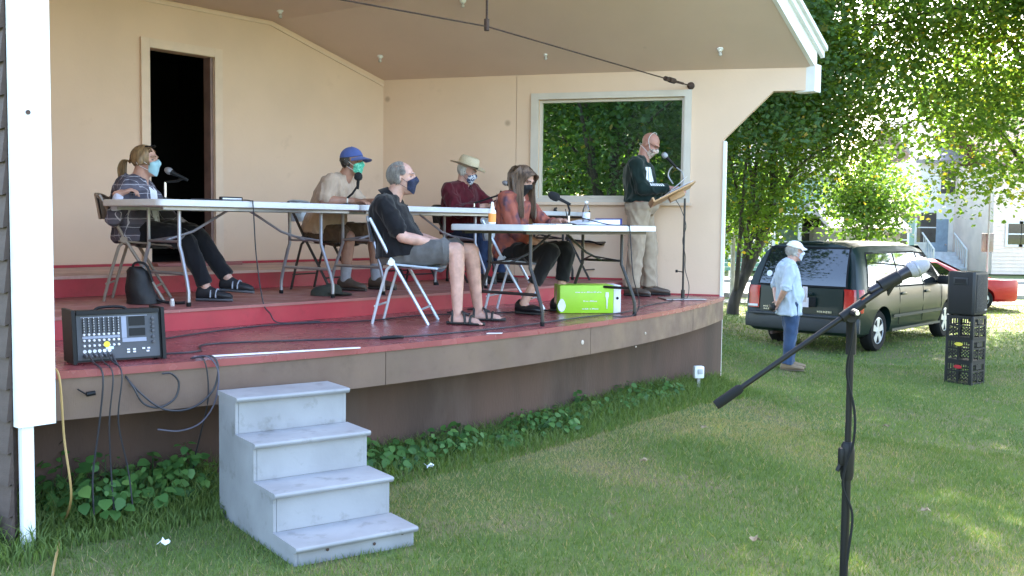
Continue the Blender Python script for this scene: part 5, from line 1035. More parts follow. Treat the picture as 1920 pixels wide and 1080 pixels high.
w5 = V3(p5.P['wrL']); mb = MB(); mb.box(w5+V3((.045, .105, .055)), (.012, .075, .15), Matrix.Rotation(R(-25), 3, 'X') @ Matrix.Rotation(R(25), 3, 'Z'), bev=.004); ph = link('phone', mb.mesh('phone'), MAT['black'], None, 40); ph.location = p5.loc; ph.rotation_euler = (0, 0, p5.rz); tag(ph, 'black mobile phone held up by the man in the straw hat', 'phone')

# --- 6: standing reader
p6 = Person('bald man in dark green sweatshirt and khaki trousers reading at the lectern', (1.36, 10.80, Z1), R(-18),
    dict(spine=[(0, -.02, .86), (0, -.02, 1.0), (0, -.03, 1.2), (0, -.03, 1.36), (0, .02, 1.46)], head=(0, .085, 1.60), pitch=R(-34), yaw=R(-10), belly=.085, wide=1.08, limb=1.03, hs=1.03,
         shL=(-.19, -.02, 1.385), shR=(.19, -.02, 1.385), elL=(-.23, .10, 1.12), elR=(.24, .06, 1.12), wrL=(-.10, .33, 1.13), wrR=(.10, .315, 1.135), handL=((.3, .95, .1), (0, -.2, -1), .45), handR=((-.2, .95, .1), (-.2, -.2, -1), .45),
         hipL=(-.095, -.0, .90), hipR=(.095, 0, .90), knL=(-.12, .08, .49), knR=(.10, -.02, .49), anL=(-.15, .08, .085), anR=(.10, -.07, .085), toeL=(-.1, 1, 0), toeR=(.25, 1, 0)), sk4)
gs = cloth('green_sweatshirt', (.008, .020, .017), .12); b = PB(); b.rings(p6.torso(.022, .14, .97, .008, .02))
for k in 'LR': b.chain(p6.yoke(k, .017)); p6.limb(b, ['sh'+k, 'el'+k, 'wr'+k], [(0, .084), (.5, .072), (.95, .050), (1, .042)], 0, .97, 0)
sw = p6.part('sweatshirt', b, gs, .010, 4, .012, 7, 12)
nb = V3(p6.P['spine'][-1]); mb = MB(); mb.tube([nb+V3((.080*math.cos(q), .078*math.sin(q)-.005, -.035-.035*max(0, math.sin(q)))) for q in [2*math.pi*i/20 for i in range(21)]], .011, 8); p6.mbpart('neckband', mb, gs)
b = PB(); b.rings(p6.torso(.016, 0, .25, .006))
for k in 'LR': p6.limb(b, ['hip'+k, 'kn'+k, 'an'+k], [(0, .120), (.2, .110), (.5, .088), (.8, .084), (1, .090)], 0, .99, .004)
p6.part('trousers', b, cloth('khaki', (.36, .285, .21), .08), .010, 4, .011, 7, 13)
for k in 'LR': p6.shoe(k, mat('brown_leather', (.085, .06, .045), .5), solem, .30)
p6.eyes(hair_gray); p6.mask(patmat('floral_mask', (.60, .50, .44), (.14, .10, .10), 45, .52, .56, (.45, .22, .2)), headband=True, strapm=MAT['paper']); p6.glasses(MAT['black'], .012)
# printed emblem on the chest, cut as flat shapes that follow the cloth
bv = BVHTree.FromPolygons([v.co.copy() for v in sw.data.vertices], [tuple(q.vertices) for q in sw.data.polygons])
def chest(poly, nm, m, du=.0):
    mb = MB(); V = []; nx, nz_ = 6, 8; (x0, z0), (x1, z1), (x2, z2), (x3, z3) = poly
    for j in range(nz_+1):
        for i in range(nx+1):
            u, v = i/nx, j/nz_; x = (x0*(1-u)+x1*u)*(1-v)+(x3*(1-u)+x2*u)*v; z = (z0*(1-u)+z1*u)*(1-v)+(z3*(1-u)+z2*u)*v
            h = bv.ray_cast(V3((x+.35, .5, z)), V3((-.35/.6, -.5/.6, 0)).normalized()*1.0); V.append((h[0]+h[1]*.003) if h[0] is not None else V3((x, .2, z)))
    mb.add(V, [(j*(nx+1)+i, j*(nx+1)+i+1, (j+1)*(nx+1)+i+1, (j+1)*(nx+1)+i) for j in range(nz_) for i in range(nx)]); return link(nm, mb.mesh(nm), m, sw, 80)
pm = mat('white_print', (.78, .80, .82), .7, var=.06)
for x0, x1, zt, zb in ((.128, .170, 1.335, 1.215), (.078, .122, 1.355, 1.205), (.028, .072, 1.355, 1.200), (-.018, .022, 1.335, 1.205)): chest([(x1, zb), (x0, zb), (x0-.01, zt), (x1-.012, zt)], 'printed_emblem', pm)
for i, (x, h) in enumerate(((.150, .026), (.126, .040), (.102, .026), (.080, .040), (.056, .026), (.034, .026), (.012, .040), (-.012, .026))): chest([(x+.008, 1.155), (x-.008, 1.155), (x-.007, 1.155+h), (x+.007, 1.155+h)], 'printed_letter', pm)

# --- 7: man by the van
g7 = gz(3.55, 12.89); p7 = Person('man in white flat cap, pale blue shirt and jeans standing by the van', (3.55, 12.89, g7), R(0),
    dict(spine=[(0, -.02, .84), (0, -.02, .97), (0, -.04, 1.16), (0, -.05, 1.30), (0, -.015, 1.385)], head=(0, .045, 1.515), pitch=R(-2), yaw=R(-4), belly=.03, wide=1.0, limb=.98, hs=1.0,
         shL=(-.18, -.05, 1.32), shR=(.18, -.05, 1.32), elL=(-.24, -.13, 1.06), elR=(.25, -.13, 1.06), wrL=(-.05, -.16, .86), wrR=(.08, -.17, .87), handL=((.5, -.1, -.6), (0, -1, .1), .4), handR=((-.6, -.1, -.6), (0, -1, .1), .5),
         hipL=(-.09, 0, .88), hipR=(.09, 0, .88), knL=(-.10, .04, .48), knR=(.10, .0, .48), anL=(-.11, .04, .085), anR=(.10, -.05, .085), toeL=(-.1, 1, 0), toeR=(.15, 1, 0)), sk1)
ls = cloth('pale_blue_shirt', (.42, .49, .58), .07); b = PB(); L7 = p7.torso(.024, .0, .97, .008, .02); c7 = L7[0]; b.rings([(c7[0]-V3((0, 0, .13)), .205, .160, c7[3], c7[4]), (c7[0]-V3((0, 0, .05)), .200, .158, c7[3], c7[4])]+[(c7[0]+V3((0, 0, .03)), .198, .155, c7[3], c7[4])]+L7[2:])
for k in 'LR': b.chain(p7.yoke(k, .017)); p7.limb(b, ['sh'+k, 'el'+k], [(0, .078), (.5, .070), (1, .064)], 0, 1.0, .008)
p7.part('shirt', b, ls, .011, 4, .014, 7, 14); collar(p7, ls)
b = PB(); b.rings(p7.torso(.004, 0, .25, .0))
for k in 'LR': p7.limb(b, ['hip'+k, 'kn'+k, 'an'+k], [(0, .100), (.25, .096), (.5, .080), (.8, .074), (1, .076)], 0, 1.0, .004)
p7.part('jeans', b, cloth('denim', (.035, .062, .125), .25, sc=6), .011, 4, .011, 7, 15)
for k in 'LR': p7.shoe(k, mat('tan_shoe', (.20, .14, .085), .7), mat('tan_sole', (.12, .09, .06), .8), .29)
p7.eyes(hair_white); p7.mask(mat('white_mask', (.55, .60, .75), .7)); p7.fuzz('hair', hair_white, lambda a, e: 1.0 if (a > 72 and -38 < e < 35) else 0, 1500, .042, .0026, 3); p7.shell('hair_base', hair_white, R(82), R(278), R(-26), R(28), .002, .003, 26, 8)
fc = cloth('white_cap', (.72, .70, .66), .06); o, _ = p7.shell('flat_cap', fc, R(0), R(360), lambda a: R(28)-R(8)*math.cos(a), R(89), .016, .008, 36, 10, c=(0, -.005, .0))
mb = MB(); A = []
for j in range(4):
    for i in range(11):
        q = R(-58+i*116/10); rr = .105+.052*j/3*math.cos(q)**.6; A.append(p7.H(rr*math.sin(q)*.9, -.008+rr*math.cos(q), .056-.026*j/3-.02*math.sin(q)**2))
F = [(j*11+i, j*11+i+1, (j+1)*11+i+1, (j+1)*11+i) for j in range(3) for i in range(10)]; mb.add(A, F); mb.add([a+p7.HM @ V3((0, 0, .008)) for a in A], F); p7.mbpart('brim', mb, fc, o, 70)
def held(nm, mb, m, p, lab, cat): o = link(nm, mb.mesh(nm), m, None, 40); o.location = p.loc; o.rotation_euler = (0, 0, p.rz); tag(o, lab, cat)
mb = MB(); mb.box((.02, -.235, .80), (.10, .06, .08), .2, bev=.02); held('camera_pouch', mb, MAT['black'], p7, 'small black pouch held behind the back of the man by the van', 'pouch')
mb = MB(); mb.box((-.10, .215, .965), (.14, .004, .20), R(6)); held('folded_paper', mb, mat('pinkish_paper', (.75, .66, .70), .6), p7, 'folded paper sticking out before the man by the van', 'paper')
# ---------------------------------------------------------------- vehicles
def carpaint(nm, col, rough=.35): return mat(nm, col, rough, metal=.0, var=.05, scale=2, coat=.12, spec=.35)
MAT['carglass'] = mat('car_glass', (.010, .012, .013), .05, var=.05, spec=.9, coat=1)
def wheel(par, c, ax, rad, rim, wid=.2):
    t = MB(); t.lathe([(rad*.62, -wid/2), (rad*.90, -wid/2), (rad*.985, -wid*.36), (rad, -wid*.2), (rad, wid*.2), (rad*.985, wid*.36), (rad*.90, wid/2), (rad*.66, wid/2), (rad*.62, wid*.40)], c, ax, 32); wo = t.build('wheel', MAT['rubber'], par, 40)
    r_ = rad*.645; m = MB(); A = V3(ax).normalized(); a = A.orthogonal().normalized(); b = A.cross(a); c = V3(c)
    m.lathe([(r_, wid*.30), (r_, wid*.44), (r_*.93, wid*.46), (r_*.90, wid*.30), (r_*.3, wid*.36), (r_*.22, wid*.46), (0, wid*.46)], c, ax, 32)
    for k in range(5):
        q = 2*math.pi*k/5; d = a*math.cos(q)+b*math.sin(q); s_ = A.cross(d)
        m.prism([c+A*wid*.31+d*r_*.2+s_*r_*.16, c+A*wid*.31+d*r_*.2-s_*r_*.16, c+A*wid*.31+d*r_*.91-s_*r_*.24, c+A*wid*.31+d*r_*.91+s_*r_*.24], A*wid*.13)
    m.build('rim', rim, wo, 30); return wo
def carbody(par, stations, mats, wells, rr=.40, y0=.60):
    # stations: (x, ztop, [lower half profile], [upper half profile], rear lean fn) ; local x forward, y left
    bm_ = MB(); rings = []
    for x, prof, lean in stations:
        half = [(y, z) for y, z in prof]; ring = [V3((x+lean(z), y, z)) for y, z in half]+[V3((x+lean(z), -y, z)) for y, z in half[::-1] if y > 1e-4]
        rings.append(ring)
    bm_.loft(rings); me = bm_.mesh('body'); o = bpy.data.objects.new('body_tmp', me); COL.objects.link(o); cut = []
    for wx, wz, r in wells:
        for sy in (-1, 1):
            c = MB(); c.lathe([(r, 0), (r, .6)], (wx, sy*y0, wz), (0, sy, 0), 28); co = bpy.data.objects.new('cut', c.mesh('cut')); COL.objects.link(co); md = o.modifiers.new('b', 'BOOLEAN'); md.object = co; md.operation = 'DIFFERENCE'; md.solver = 'EXACT'; cut.append(co)
    dg = bpy.context.evaluated_depsgraph_get(); nm = bpy.data.meshes.new_from_object(o.evaluated_get(dg)); bpy.data.objects.remove(o)
    for c in cut: bpy.data.objects.remove(c)
    nm.materials.clear(); return link('body', nm, mats, par, 28)
van_h = R(48); VZ = -.40
vg = carpaint('dark_green_paint', (.004, .014, .013)); vgrey = mat('van_lower_grey', (.026, .030, .033), .5, var=.08)
UPF = [(0, .955), (.15, .93), (.5, .865), (.8, .785), (.93, .70), (1.0, .50)]
def vprof(zt, sill=.26, w=1.0, hood=False):
    L = [(0, sill), (.82*w, sill), (.90*w, sill+.05), (.945*w, .46), (.965*w, .70), (.955*w, .95)]
    if zt > 1.12: L += [(y*w, .95+(zt-.95)*f) for f, y in UPF[1:]]+[(0, zt+.015)]
    else: L += [(.94*w, .95+(zt-.95)*.3), (.90*w, .95+(zt-.95)*.7), (.82*w, zt-.012), (.6*w, zt), (.4*w, zt+.006), (0, zt+.012)]
    return L
def lean0(z): return 0 if z < .60 else (.03*(z-.60)/.4 if z < 1.0 else .03+.34*((z-1.0)/.72)**1.35)
ST = [(0.02, vprof(1.70, .34, .965), lean0), (.05, vprof(1.70, .30, .985), lean0), (.30, vprof(1.725, .26), lambda z: lean0(z)*.55), (.9, vprof(1.74), lambda z: lean0(z)*.15), (1.8, vprof(1.74), lambda z: 0), (2.7, vprof(1.73), lambda z: 0), (3.15, vprof(1.66), lambda z: 0), (3.55, vprof(1.42, .26, .995), lambda z: 0), (3.95, vprof(1.14, .26, .99), lambda z: 0), (4.05, vprof(1.08, .26, .985, True), lambda z: 0), (4.5, vprof(1.0, .26, .96, True), lambda z: 0), (4.80, vprof(.90, .26, .90, True), lambda z: 0), (4.98, vprof(.76, .30, .78, True), lambda z: 0)]
# fix point counts: all profiles share 12 points
RW0 = Vector((5.90, 16.15, VZ)); hd = Vector((math.cos(van_h), math.sin(van_h), 0)); vl = Vector((-hd.y, hd.x, 0))
VO = RW0-hd*.98+vl*.92            # middle of the tail on the ground
van = thing('minivan', 'dark green minivan parked on the grass behind the man in the flat cap', 'van', VO, van_h)
def vb(nm, mb, m, par=van, sm=35): return link(nm, mb.mesh(nm), m, par, sm)
bodyo = carbody(van, ST, [vg], [(.98, .33, .40), (4.01, .33, .40)])
def wheelL(par, x, y, z, sy, rad, rim):
    t = MB(); wid = .2; c = (x, y, z); ax = (0, sy, 0)
    t.lathe([(rad*.62, -wid/2), (rad*.90, -wid/2), (rad*.985, -wid*.36), (rad, -wid*.2), (rad, wid*.2), (rad*.985, wid*.36), (rad*.90, wid/2), (rad*.66, wid/2), (rad*.62, wid*.40)], c, ax, 32); wo = link('wheel', t.mesh('wheel'), MAT['rubber'], par, 40)
    r_ = rad*.645; m = MB(); A = V3(ax); a = V3((1, 0, 0)); b = A.cross(a); c = V3(c)
    m.lathe([(r_, wid*.30), (r_, wid*.44), (r_*.93, wid*.46), (r_*.90, wid*.30), (r_*.3, wid*.36), (r_*.22, wid*.46), (0, wid*.46)], c, ax, 32)
    for k in range(5):
        q = 2*math.pi*k/5+.3; d = a*math.cos(q)+b*math.sin(q); s_ = A.cross(d); m.prism([c+A*wid*.31+d*r_*.2+s_*r_*.16, c+A*wid*.31+d*r_*.2-s_*r_*.16, c+A*wid*.31+d*r_*.91-s_*r_*.26, c+A*wid*.31+d*r_*.91+s_*r_*.26], A*wid*.13)
    link('rim', m.mesh('rim'), rim, wo, 30)
alloy = mat('alloy', (.62, .63, .66), .35, metal=.6, var=.05)
for x in (.98, 4.01):
    for sy in (-1, 1): wheelL(van, x, sy*.80, .33, sy, .335, alloy)
mb = MB()
for x in (.98, 4.01):
    for sy in (-1, 1): mb.lathe([(.398, 0), (.398, .002), (.39, .30), (0, .30)], (x, sy*.605, .33), (0, sy, 0), 24)
def sidey(z, zt=1.74):
    f = (z-.95)/(zt-.95); return float(np.interp(f, [q for q, _ in UPF], [y for _, y in UPF])) if z > .95 else float(np.interp(z, [.46, .70, .95], [.945, .965, .955]))
def sidepanel(nm, poly, m, off=.006, par=van, sy=-1, th=.004, zt=1.74):
    # grid over a quad given as (x,z) corners: bottom rear, bottom front, top front, top rear
    mb = MB(); N = 8; V = []
    (x0, z0), (x1, z1), (x2, z2), (x3, z3) = poly
    for j in range(N+1):
        for i in range(N+1):
            u, v = i/N, j/N; rc = 1
            x = (x0*(1-u)+x1*u)*(1-v)+(x3*(1-u)+x2*u)*v; z = (z0*(1-u)+z1*u)*(1-v)+(z3*(1-u)+z2*u)*v; V.append(V3((x, sy*(sidey(z, zt)+off), z)))
    F = [(j*(N+1)+i, j*(N+1)+i+1, (j+1)*(N+1)+i+1, (j+1)*(N+1)+i) for j in range(N) for i in range(N)]; mb.add(V, F); return vb(nm, mb, m, par, 40)
for sy in (-1, 1):
    for i, q in enumerate((((.42, 1.06), (1.62, 1.04), (1.62, 1.56), (.62, 1.56)), ((1.68, 1.04), (2.68, 1.03), (2.60, 1.56), (1.68, 1.56)), ((2.74, 1.03), (3.60, 1.03), (3.02, 1.53), (2.67, 1.55)))):
        sidepanel('window_surround', [(x+(-.03 if k in (0, 3) else .03), z+(-.03 if k < 2 else .03)) for k, (x, z) in enumerate(q)], MAT['rubber'], .003, sy=sy)
        sidepanel('side_window', q, MAT['carglass'], .007, sy=sy)
    for z0, z1 in ((.52, .57),): sidepanel('side_moulding', [(1.40, z0), (3.58, z0), (3.58, z1), (1.40, z1)], vgrey, .016, sy=sy)
    sidepanel('rocker_panel', [(1.40, .30), (3.58, .30), (3.58, .34), (1.40, .34)], vgrey, .004, sy=sy)
    for x in (1.66, 2.70, 3.60): 
        mb = MB(); mb.tube([(x, sy*(sidey(z)+.001), z) for z in (.40, .6, .8, .95, 1.0)], .004, 4); vb('door_seam', mb, MAT['rubber'])
    for x in (1.80, 2.86): mb = MB(); mb.box((x, sy*(sidey(.9)+.012), .90), (.20, .03, .045), bev=.01); vb('door_handle', mb, vg)
    mb = MB(); mb.box((3.38, sy*1.06, 1.08), (.10, .20, .16), bev=.035); mb.tube([(3.42, sy*.94, 1.04), (3.40, sy*1.02, 1.06)], .025, 8); vb('wing_mirror', mb, MAT['black'])
    # tail lamps
    mb = MB(); V = []
    for j in range(7):
        z = .66+.36*j/6; xe = .035+lean0(z)
        for x, y in ((xe-.015, .72), (xe-.022, .84), (xe-.005, .925), (xe+.07, .972), (xe+.16, .972)): V.append(V3((x, sy*y*(1-.02*(z > .98)), z)))
    mb.add(V, [(j*5+i, j*5+i+1, (j+1)*5+i+1, (j+1)*5+i) for j in range(6) for i in range(4)]); tl = vb('tail_lamp', mb, mat('tail_red', (.38, .008, .008), .2, var=.15, scale=8, coat=.3), sm=60)
    mb = MB(); mb.box((.012, sy*.82, .695), (.02, .17, .035), bev=.006); link('reversing_lamp', mb.mesh('l'), MAT['white'], tl, 30)
    mb = MB(); mb.box((4.86, sy*.66, .78), (.14, .26, .12), Matrix.Rotation(sy*-.5, 3, 'Z'), bev=.03); vb('headlamp', mb, mat('lamp_clear', (.7, .7, .68), .1, coat=1))
def rearpanel(nm, y0, y1, z0, z1, m, off=.012, inset=.0, par=van):
    mb = MB(); N = 8; V = []
    for j in range(N+1):
        z = z0+(z1-z0)*j/N
        for i in range(N+1):
            y = (y0+(y1-y0)*i/N)*(1-inset*j/N); V.append(V3((.02+lean0(z)-off+.03*(abs(y)/.9)**4, y, z)))
    mb.add(V, [(j*(N+1)+i, j*(N+1)+i+1, (j+1)*(N+1)+i+1, (j+1)*(N+1)+i) for j in range(N) for i in range(N)]); return vb(nm, mb, m, par, 40)
rearpanel('tailgate', -.70, .70, .58, 1.02, vg, .010); rearpanel('rear_window_surround', -.76, .76, 1.03, 1.66, MAT['rubber'], .010, .10); rearpanel('rear_window', -.73, .73, 1.06, 1.63, MAT['carglass'], .016, .10)
mb = MB(); mb.loft([[V3((x+.02*math.cos(q)-.07+.12*(abs(y)/.93)**3, y, .46+.115*math.sin(q)*1.0)) for q in [2*math.pi*i/14 for i in range(14)] for x in (.0,)] for y in [-.97+1.94*i/20 for i in range(21)]]); vb('rear_bumper', mb, vgrey, sm=50)
mb = MB(); mb.box((-.035, 0, .585), (.14, 1.70, .04), bev=.012); vb('bumper_top', mb, vgrey)
mb = MB(); mb.box((-.012, -.02, .80), (.03, .52, .15), bev=.008); vb('plate_recess', mb, MAT['rubber']); mb = MB(); mb.box((-.03, -.02, .79), (.008, .30, .15)); vb('number_plate', mb, mat('plate', (.6, .56, .58), .4))
mb = MB(); mb.box((-.03, -.05, .925), (.05, .36, .05), bev=.012); vb('tailgate_handle', mb, vg)
chr_ = MAT['chrome']
def script(y0, n, z, h):
    y = y0
    for k in range(n): wd = random.choice((.018, .026, .034)); mb = MB(); mb.box((.0, y-wd/2, z), (.008, wd, h*random.choice((.7, 1, 1)))); vb('badge_letter', mb, chr_); y -= wd+.010
script(-.30, 7, .655, .035); script(.62, 3, .69, .03); script(.62, 4, .65, .03)
mb = MB(); mb.lathe([(0, 0), (.05, 0), (.05, .002), (0, .002)], (.02+lean0(1.22)-.02, .58, 1.22), (-1, 0, .25), 16); vb('window_sticker', mb, MAT['paper'])
mb = MB(); mb.box((.30, 0, 1.735), (.10, .5, .03), bev=.012); vb('brake_lamp', mb, vg)
mb = MB(); mb.tube([(-.05, .45, .27), (.3, .45, .27)], .025, 10); vb('exhaust_pipe', mb, MAT['rust'])
# windscreen
mb = MB(); mb.add([(3.96, .78, 1.13), (3.96, -.78, 1.13), (3.16, -.66, 1.655), (3.16, .66, 1.655)], [(0, 1, 2, 3)]); mb.v = [v+V3((.02, 0, .02)) for v in mb.v]; vb('windscreen', mb, MAT['carglass'], sm=0)
def pxw0(px, Y): return onY(px, 430, Y).x
# red saloon
rc = carpaint('red_paint', (.42, .015, .02)); CO = onY(1800, 560, 26.5); CO.z = RZ; ca = R(4)
car = thing('red_car', 'red car parked on the far side of the dark green minivan', 'car', (pxw0(1888, 25.6)-4.6, 25.2, RZ), ca)
def cprof(zt, w=1.0):
    L = [(0, .22), (.74*w, .22), (.82*w, .30), (.86*w, .5), (.86*w, .65), (.83*w, .82)]
    if zt > .95: L += [(y*w, .82+(zt-.82)*f) for f, y in ((.15, .80), (.5, .72), (.8, .65), (.93, .58), (1, .42))]+[(0, zt+.012)]
    else: L += [(.80*w, .82+(zt-.82)*.3), (.76*w, .82+(zt-.82)*.7), (.7*w, zt-.01), (.5*w, zt), (.3*w, zt+.005), (0, zt+.01)]
    return L
z0_ = lambda z: 0
carbody(car, [(0.0, cprof(.80, .86), z0_), (.15, cprof(.88, .96), z0_), (.75, cprof(.92), z0_), (1.0, cprof(1.0), z0_), (1.55, cprof(1.34), z0_), (2.5, cprof(1.36), z0_), (3.15, cprof(1.02), z0_), (3.3, cprof(.92), z0_), (4.0, cprof(.84, .97), z0_), (4.4, cprof(.74, .88), z0_), (4.55, cprof(.62, .74), z0_)], [rc], [(.85, .29, .33), (3.55, .29, .33)], y0=.55)
for x in (.85, 3.55):
    for sy in (-1, 1): wheelL(car, x, sy*.72, .29, sy, .29, alloy)
def csy(z): return float(np.interp((z-.82)/.54, [0, .15, .5, .8, .93, 1], [.83, .80, .72, .65, .58, .42]))
for sy in (-1, 1):
    for q in (((1.25, .87), (2.05, .87), (2.05, 1.26), (1.62, 1.26)), ((2.12, .87), (2.98, .87), (2.45, 1.27), (2.12, 1.27))):
        mb = MB(); V = []
        for j in range(5):
            for i in range(5):
                u, v = i/4, j/4; x = (q[0][0]*(1-u)+q[1][0]*u)*(1-v)+(q[3][0]*(1-u)+q[2][0]*u)*v; z = q[0][1]*(1-v)+q[2][1]*v; V.append((x, sy*(csy(z)+.008), z))
        mb.add(V, [(j*5+i, j*5+i+1, (j+1)*5+i+1, (j+1)*5+i) for j in range(4) for i in range(4)]); link('side_window', mb.mesh('w'), MAT['carglass'], car, 40)
    mb = MB(); mb.box((4.46, sy*.52, .62), (.14, .26, .10), Matrix.Rotation(sy*-.35, 3, 'Z'), bev=.03); link('headlamp', mb.mesh('h'), mat('lamp2', (.7, .66, .62), .1, coat=1), car, 40)
    mb = MB(); mb.box((-.0, sy*.62, .66), (.06, .30, .12), bev=.02); link('tail_lamp', mb.mesh('h'), mat('tail_red2', (.5, .02, .02), .2), car, 40)
mb = MB(); mb.add([(3.17, .62, 1.0), (3.17, -.62, 1.0), (2.53, -.52, 1.355), (2.53, .52, 1.355)], [(0, 1, 2, 3)]); mb.v = [v+V3((.015, 0, .02)) for v in mb.v]; link('windscreen', mb.mesh('w'), MAT['carglass'], car, 0)
mb = MB(); mb.box((4.46, 0, .40), (.16, 1.25, .14), bev=.06); link('bumper', mb.mesh('w'), rc, car, 40)

car.scale = (1, 1, .90)
# ---------------------------------------------------------------- crates and loudspeaker
CB = at(1808, 711, -.37); CR = R(39); crm = mat('crate_black', (.0085, .0085, .009), .55, var=.2)
def crate(z0, label, decal):
    t = thing('milk_crate', label, 'crate', (CB.x, CB.y, z0), CR, 'black milk crates stacked under the loudspeaker'); S_, Hh = .325, .272
    def bl(nm, mb, m=crm): return link(nm, mb.mesh(nm), m, t, 30)
    for k in range(4):
        Mx = Matrix.Rotation(k*math.pi/2, 4, 'Z'); mb = MB(); h = S_/2
        for z, hh in ((.012, .024), (Hh-.018, .036), (.155, .018)): mb.box((0, -h+.006, z), (S_-.03, .012, hh))
        for x in (-h+.026, -.006, h-.026): mb.box((x, -h+.006, Hh/2), (.022, .010, Hh-.02))
        for cx in (-h/2+.006, h/2-.006):
            for a in (45, -45):
                for dx in (-.04, 0, .04): mb.box((cx+dx, -h+.007, .09), (.008, .007, .125), Matrix.Rotation(R(a), 3, 'Y'))
            for dx in (-.028, .0, .028): mb.box((cx+dx, -h+.007, .20), (.007, .007, .07))
        if k in (0, 1): mb.box((0, -h+.004, .205), (.12, .012, .05))
        mb.v = [Mx @ v for v in mb.v]; bl('crate_side', mb)
    for sx in (-1, 1):
        for sy in (-1, 1): mb = MB(); mb.box((sx*(S_/2-.012), sy*(S_/2-.012), Hh/2), (.026, .026, Hh), bev=.008); bl('corner_post', mb)
    mb = MB()
    for i in range(7): mb.box((-.135+.045*i, 0, .006), (.012, S_-.03, .01)); mb.box((0, -.135+.045*i, .0062), (S_-.03, .012, .0098))
    bl('crate_floor', mb)
    if decal: 
        mb = MB(); mb.add([(0+.05*math.cos(q), -S_/2-.004, .205+.022*math.sin(q)) for q in [2*math.pi*i/12 for i in range(12)]], [tuple(range(12))]); mb.v = [Matrix.Rotation(-math.pi/2, 4, 'Z') @ v for v in mb.v]; bl('printed_label', mb, decal)
    t.scale = (1.1, 1.1, 1.1); return t
g0 = gz(CB.x, CB.y)
crate(g0, 'lowest black milk crate of the stack, with a red label', mat('red_label', (.40, .02, .03), .5)); crate(g0+.2915, 'middle black milk crate of the stack, with a yellow label', mat('yellow_label', (.60, .50, .06), .5)); crate(g0+.583, 'topmost black milk crate, directly under the loudspeaker', None)
sz = g0+.883; sp_ = thing('loudspeaker', 'black plastic loudspeaker standing on three stacked milk crates', 'loudspeaker', (CB.x, CB.y, sz), CR)
def bl(nm, mb, m, par=sp_, sm=35): return link(nm, mb.mesh(nm), m, par, sm)
spm = mat('speaker_plastic', (.0085, .0085, .010), .5, var=.1, bump=.2, bscale=150)
SX = -.02; hh = .52
def outl(sc, z): return [V3((x*sc, y*sc, z)) for x, y in ((-.15, -.165), (-.06, -.165), (.10, -.165), (.165, -.155), (.17, -.12), (.17, .12), (.165, .155), (.10, .165), (-.06, .165), (-.15, .165), (-.172, .14), (-.172, -.14))]
mb = MB(); mb.loft([outl(.90, .012), outl(.97, .016), outl(1.0, .035), outl(1.0, hh-.035), outl(.97, hh-.014), outl(.90, hh-.008)]); bl('cabinet', mb, spm)
mb = MB(); mb.box((-.174, 0, .40), (.012, .17, .085), bev=.005); hnd = bl('handle_recess', mb, mat('recess_rim', (.022, .022, .024), .5)); mb = MB(); mb.box((-.179, .0, .40), (.006, .13, .05)); bl('handle_cavity', mb, MAT['dark'])
mb = MB(); mb.box((0, -.1665, .26), (.25, .008, .44), bev=.003); bl('grille', mb, mat('speaker_grille', (.016, .016, .018), .6, bump=.8, bscale=400)); 
mb = MB(); mb.box((.10, -.172, .07), (.05, .004, .018)); bl('badge', mb, MAT['steel'])
for x in (-.12, .12):
    for y in (-.12, .12): mb = MB(); mb.lathe([(0, 0), (.016, 0), (.014, .014), (0, .014)], (x, y, 0), seg=10); bl('foot', mb, MAT['rubber'])

sp_.scale = (1.1, 1.1, 1.1)
# ---------------------------------------------------------------- houses and street furniture beyond the road
def pxw(px, Y): return onY(px, 430, Y).x
def sid(nm, col, scale=1): return mat(nm, col, .6, var=.06, scale=2, bump=.0)
def house(label, px0, px1, Y, zw, zr, wallm, roofm, depth=7, wins=(), door=None, gz0=-.35, over=.3, board=.0):
    x0, x1 = pxw(px0, Y), pxw(px1, Y); cx = (x0+x1)/2; h = thing('house', label, 'house', (cx, Y, gz0), 0); L = x1-x0
    def hb(nm, mb, m, par=h, sm=0): return link(nm, mb.mesh(nm), m, par, sm)
    mb = MB(); mb.box((0, depth/2, zw/2), (L, depth, zw)); wl = hb('wall', mb, wallm)
    mb = MB(); o = over; P = [(-L/2-o, -o, zw-.02), (-L/2-o, depth/2, zr), (-L/2-o, depth+o, zw-.02), (-L/2-o, depth/2, zr-.22), ]
    mb.prism([V3(P[0]), V3(P[1]), V3(P[2]), V3((-L/2-o, depth+o, zw-.2)), V3(P[3]), V3((-L/2-o, -o, zw-.2))], (L+2*o, 0, 0)); rf = hb('roof', mb, roofm)
    if board:
        z = board
        while z < zw-.3: mb = MB(); mb.box((0, -.012, z), (L+.02, .024, .02)); hb('clapboard', mb, wallm, wl); z += board
    for (u, zc, ww, wh) in wins:
        x = -L/2+u*L; mb = MB(); mb.box((x, -.03, zc), (ww+.2, .07, wh+.2)); fr = hb('window', mb, MAT['white']); mb = MB(); mb.box((x, -.068, zc), (ww, .01, wh)); hb('pane', mb, MAT['carglass'], fr); mb = MB(); mb.box((x, -.08, zc), (ww, .02, .05)); hb('glazing_bar', mb, MAT['white'], fr)
    if door: u, ww, wh, dm = door; mb = MB(); mb.box((-L/2+u*L, -.04, wh/2+.3), (ww, .06, wh)); d_ = hb('door', mb, dm); mb = MB(); mb.lathe([(0,0),(.04,0),(.04,.05),(0,.06)], (-L/2+u*L+ww*.38, -.07, 1.2), (0,-1,0), 8); hb('handle', mb, MAT['chrome'], d_)
    return h, L, hb
whs = sid('house_white', (.84, .82, .80)); grn = sid('house_green', (.22, .34, .29)); pch = sid('house_peach', (.80, .66, .57)); tanw = sid('house_tan', (.34, .29, .23))
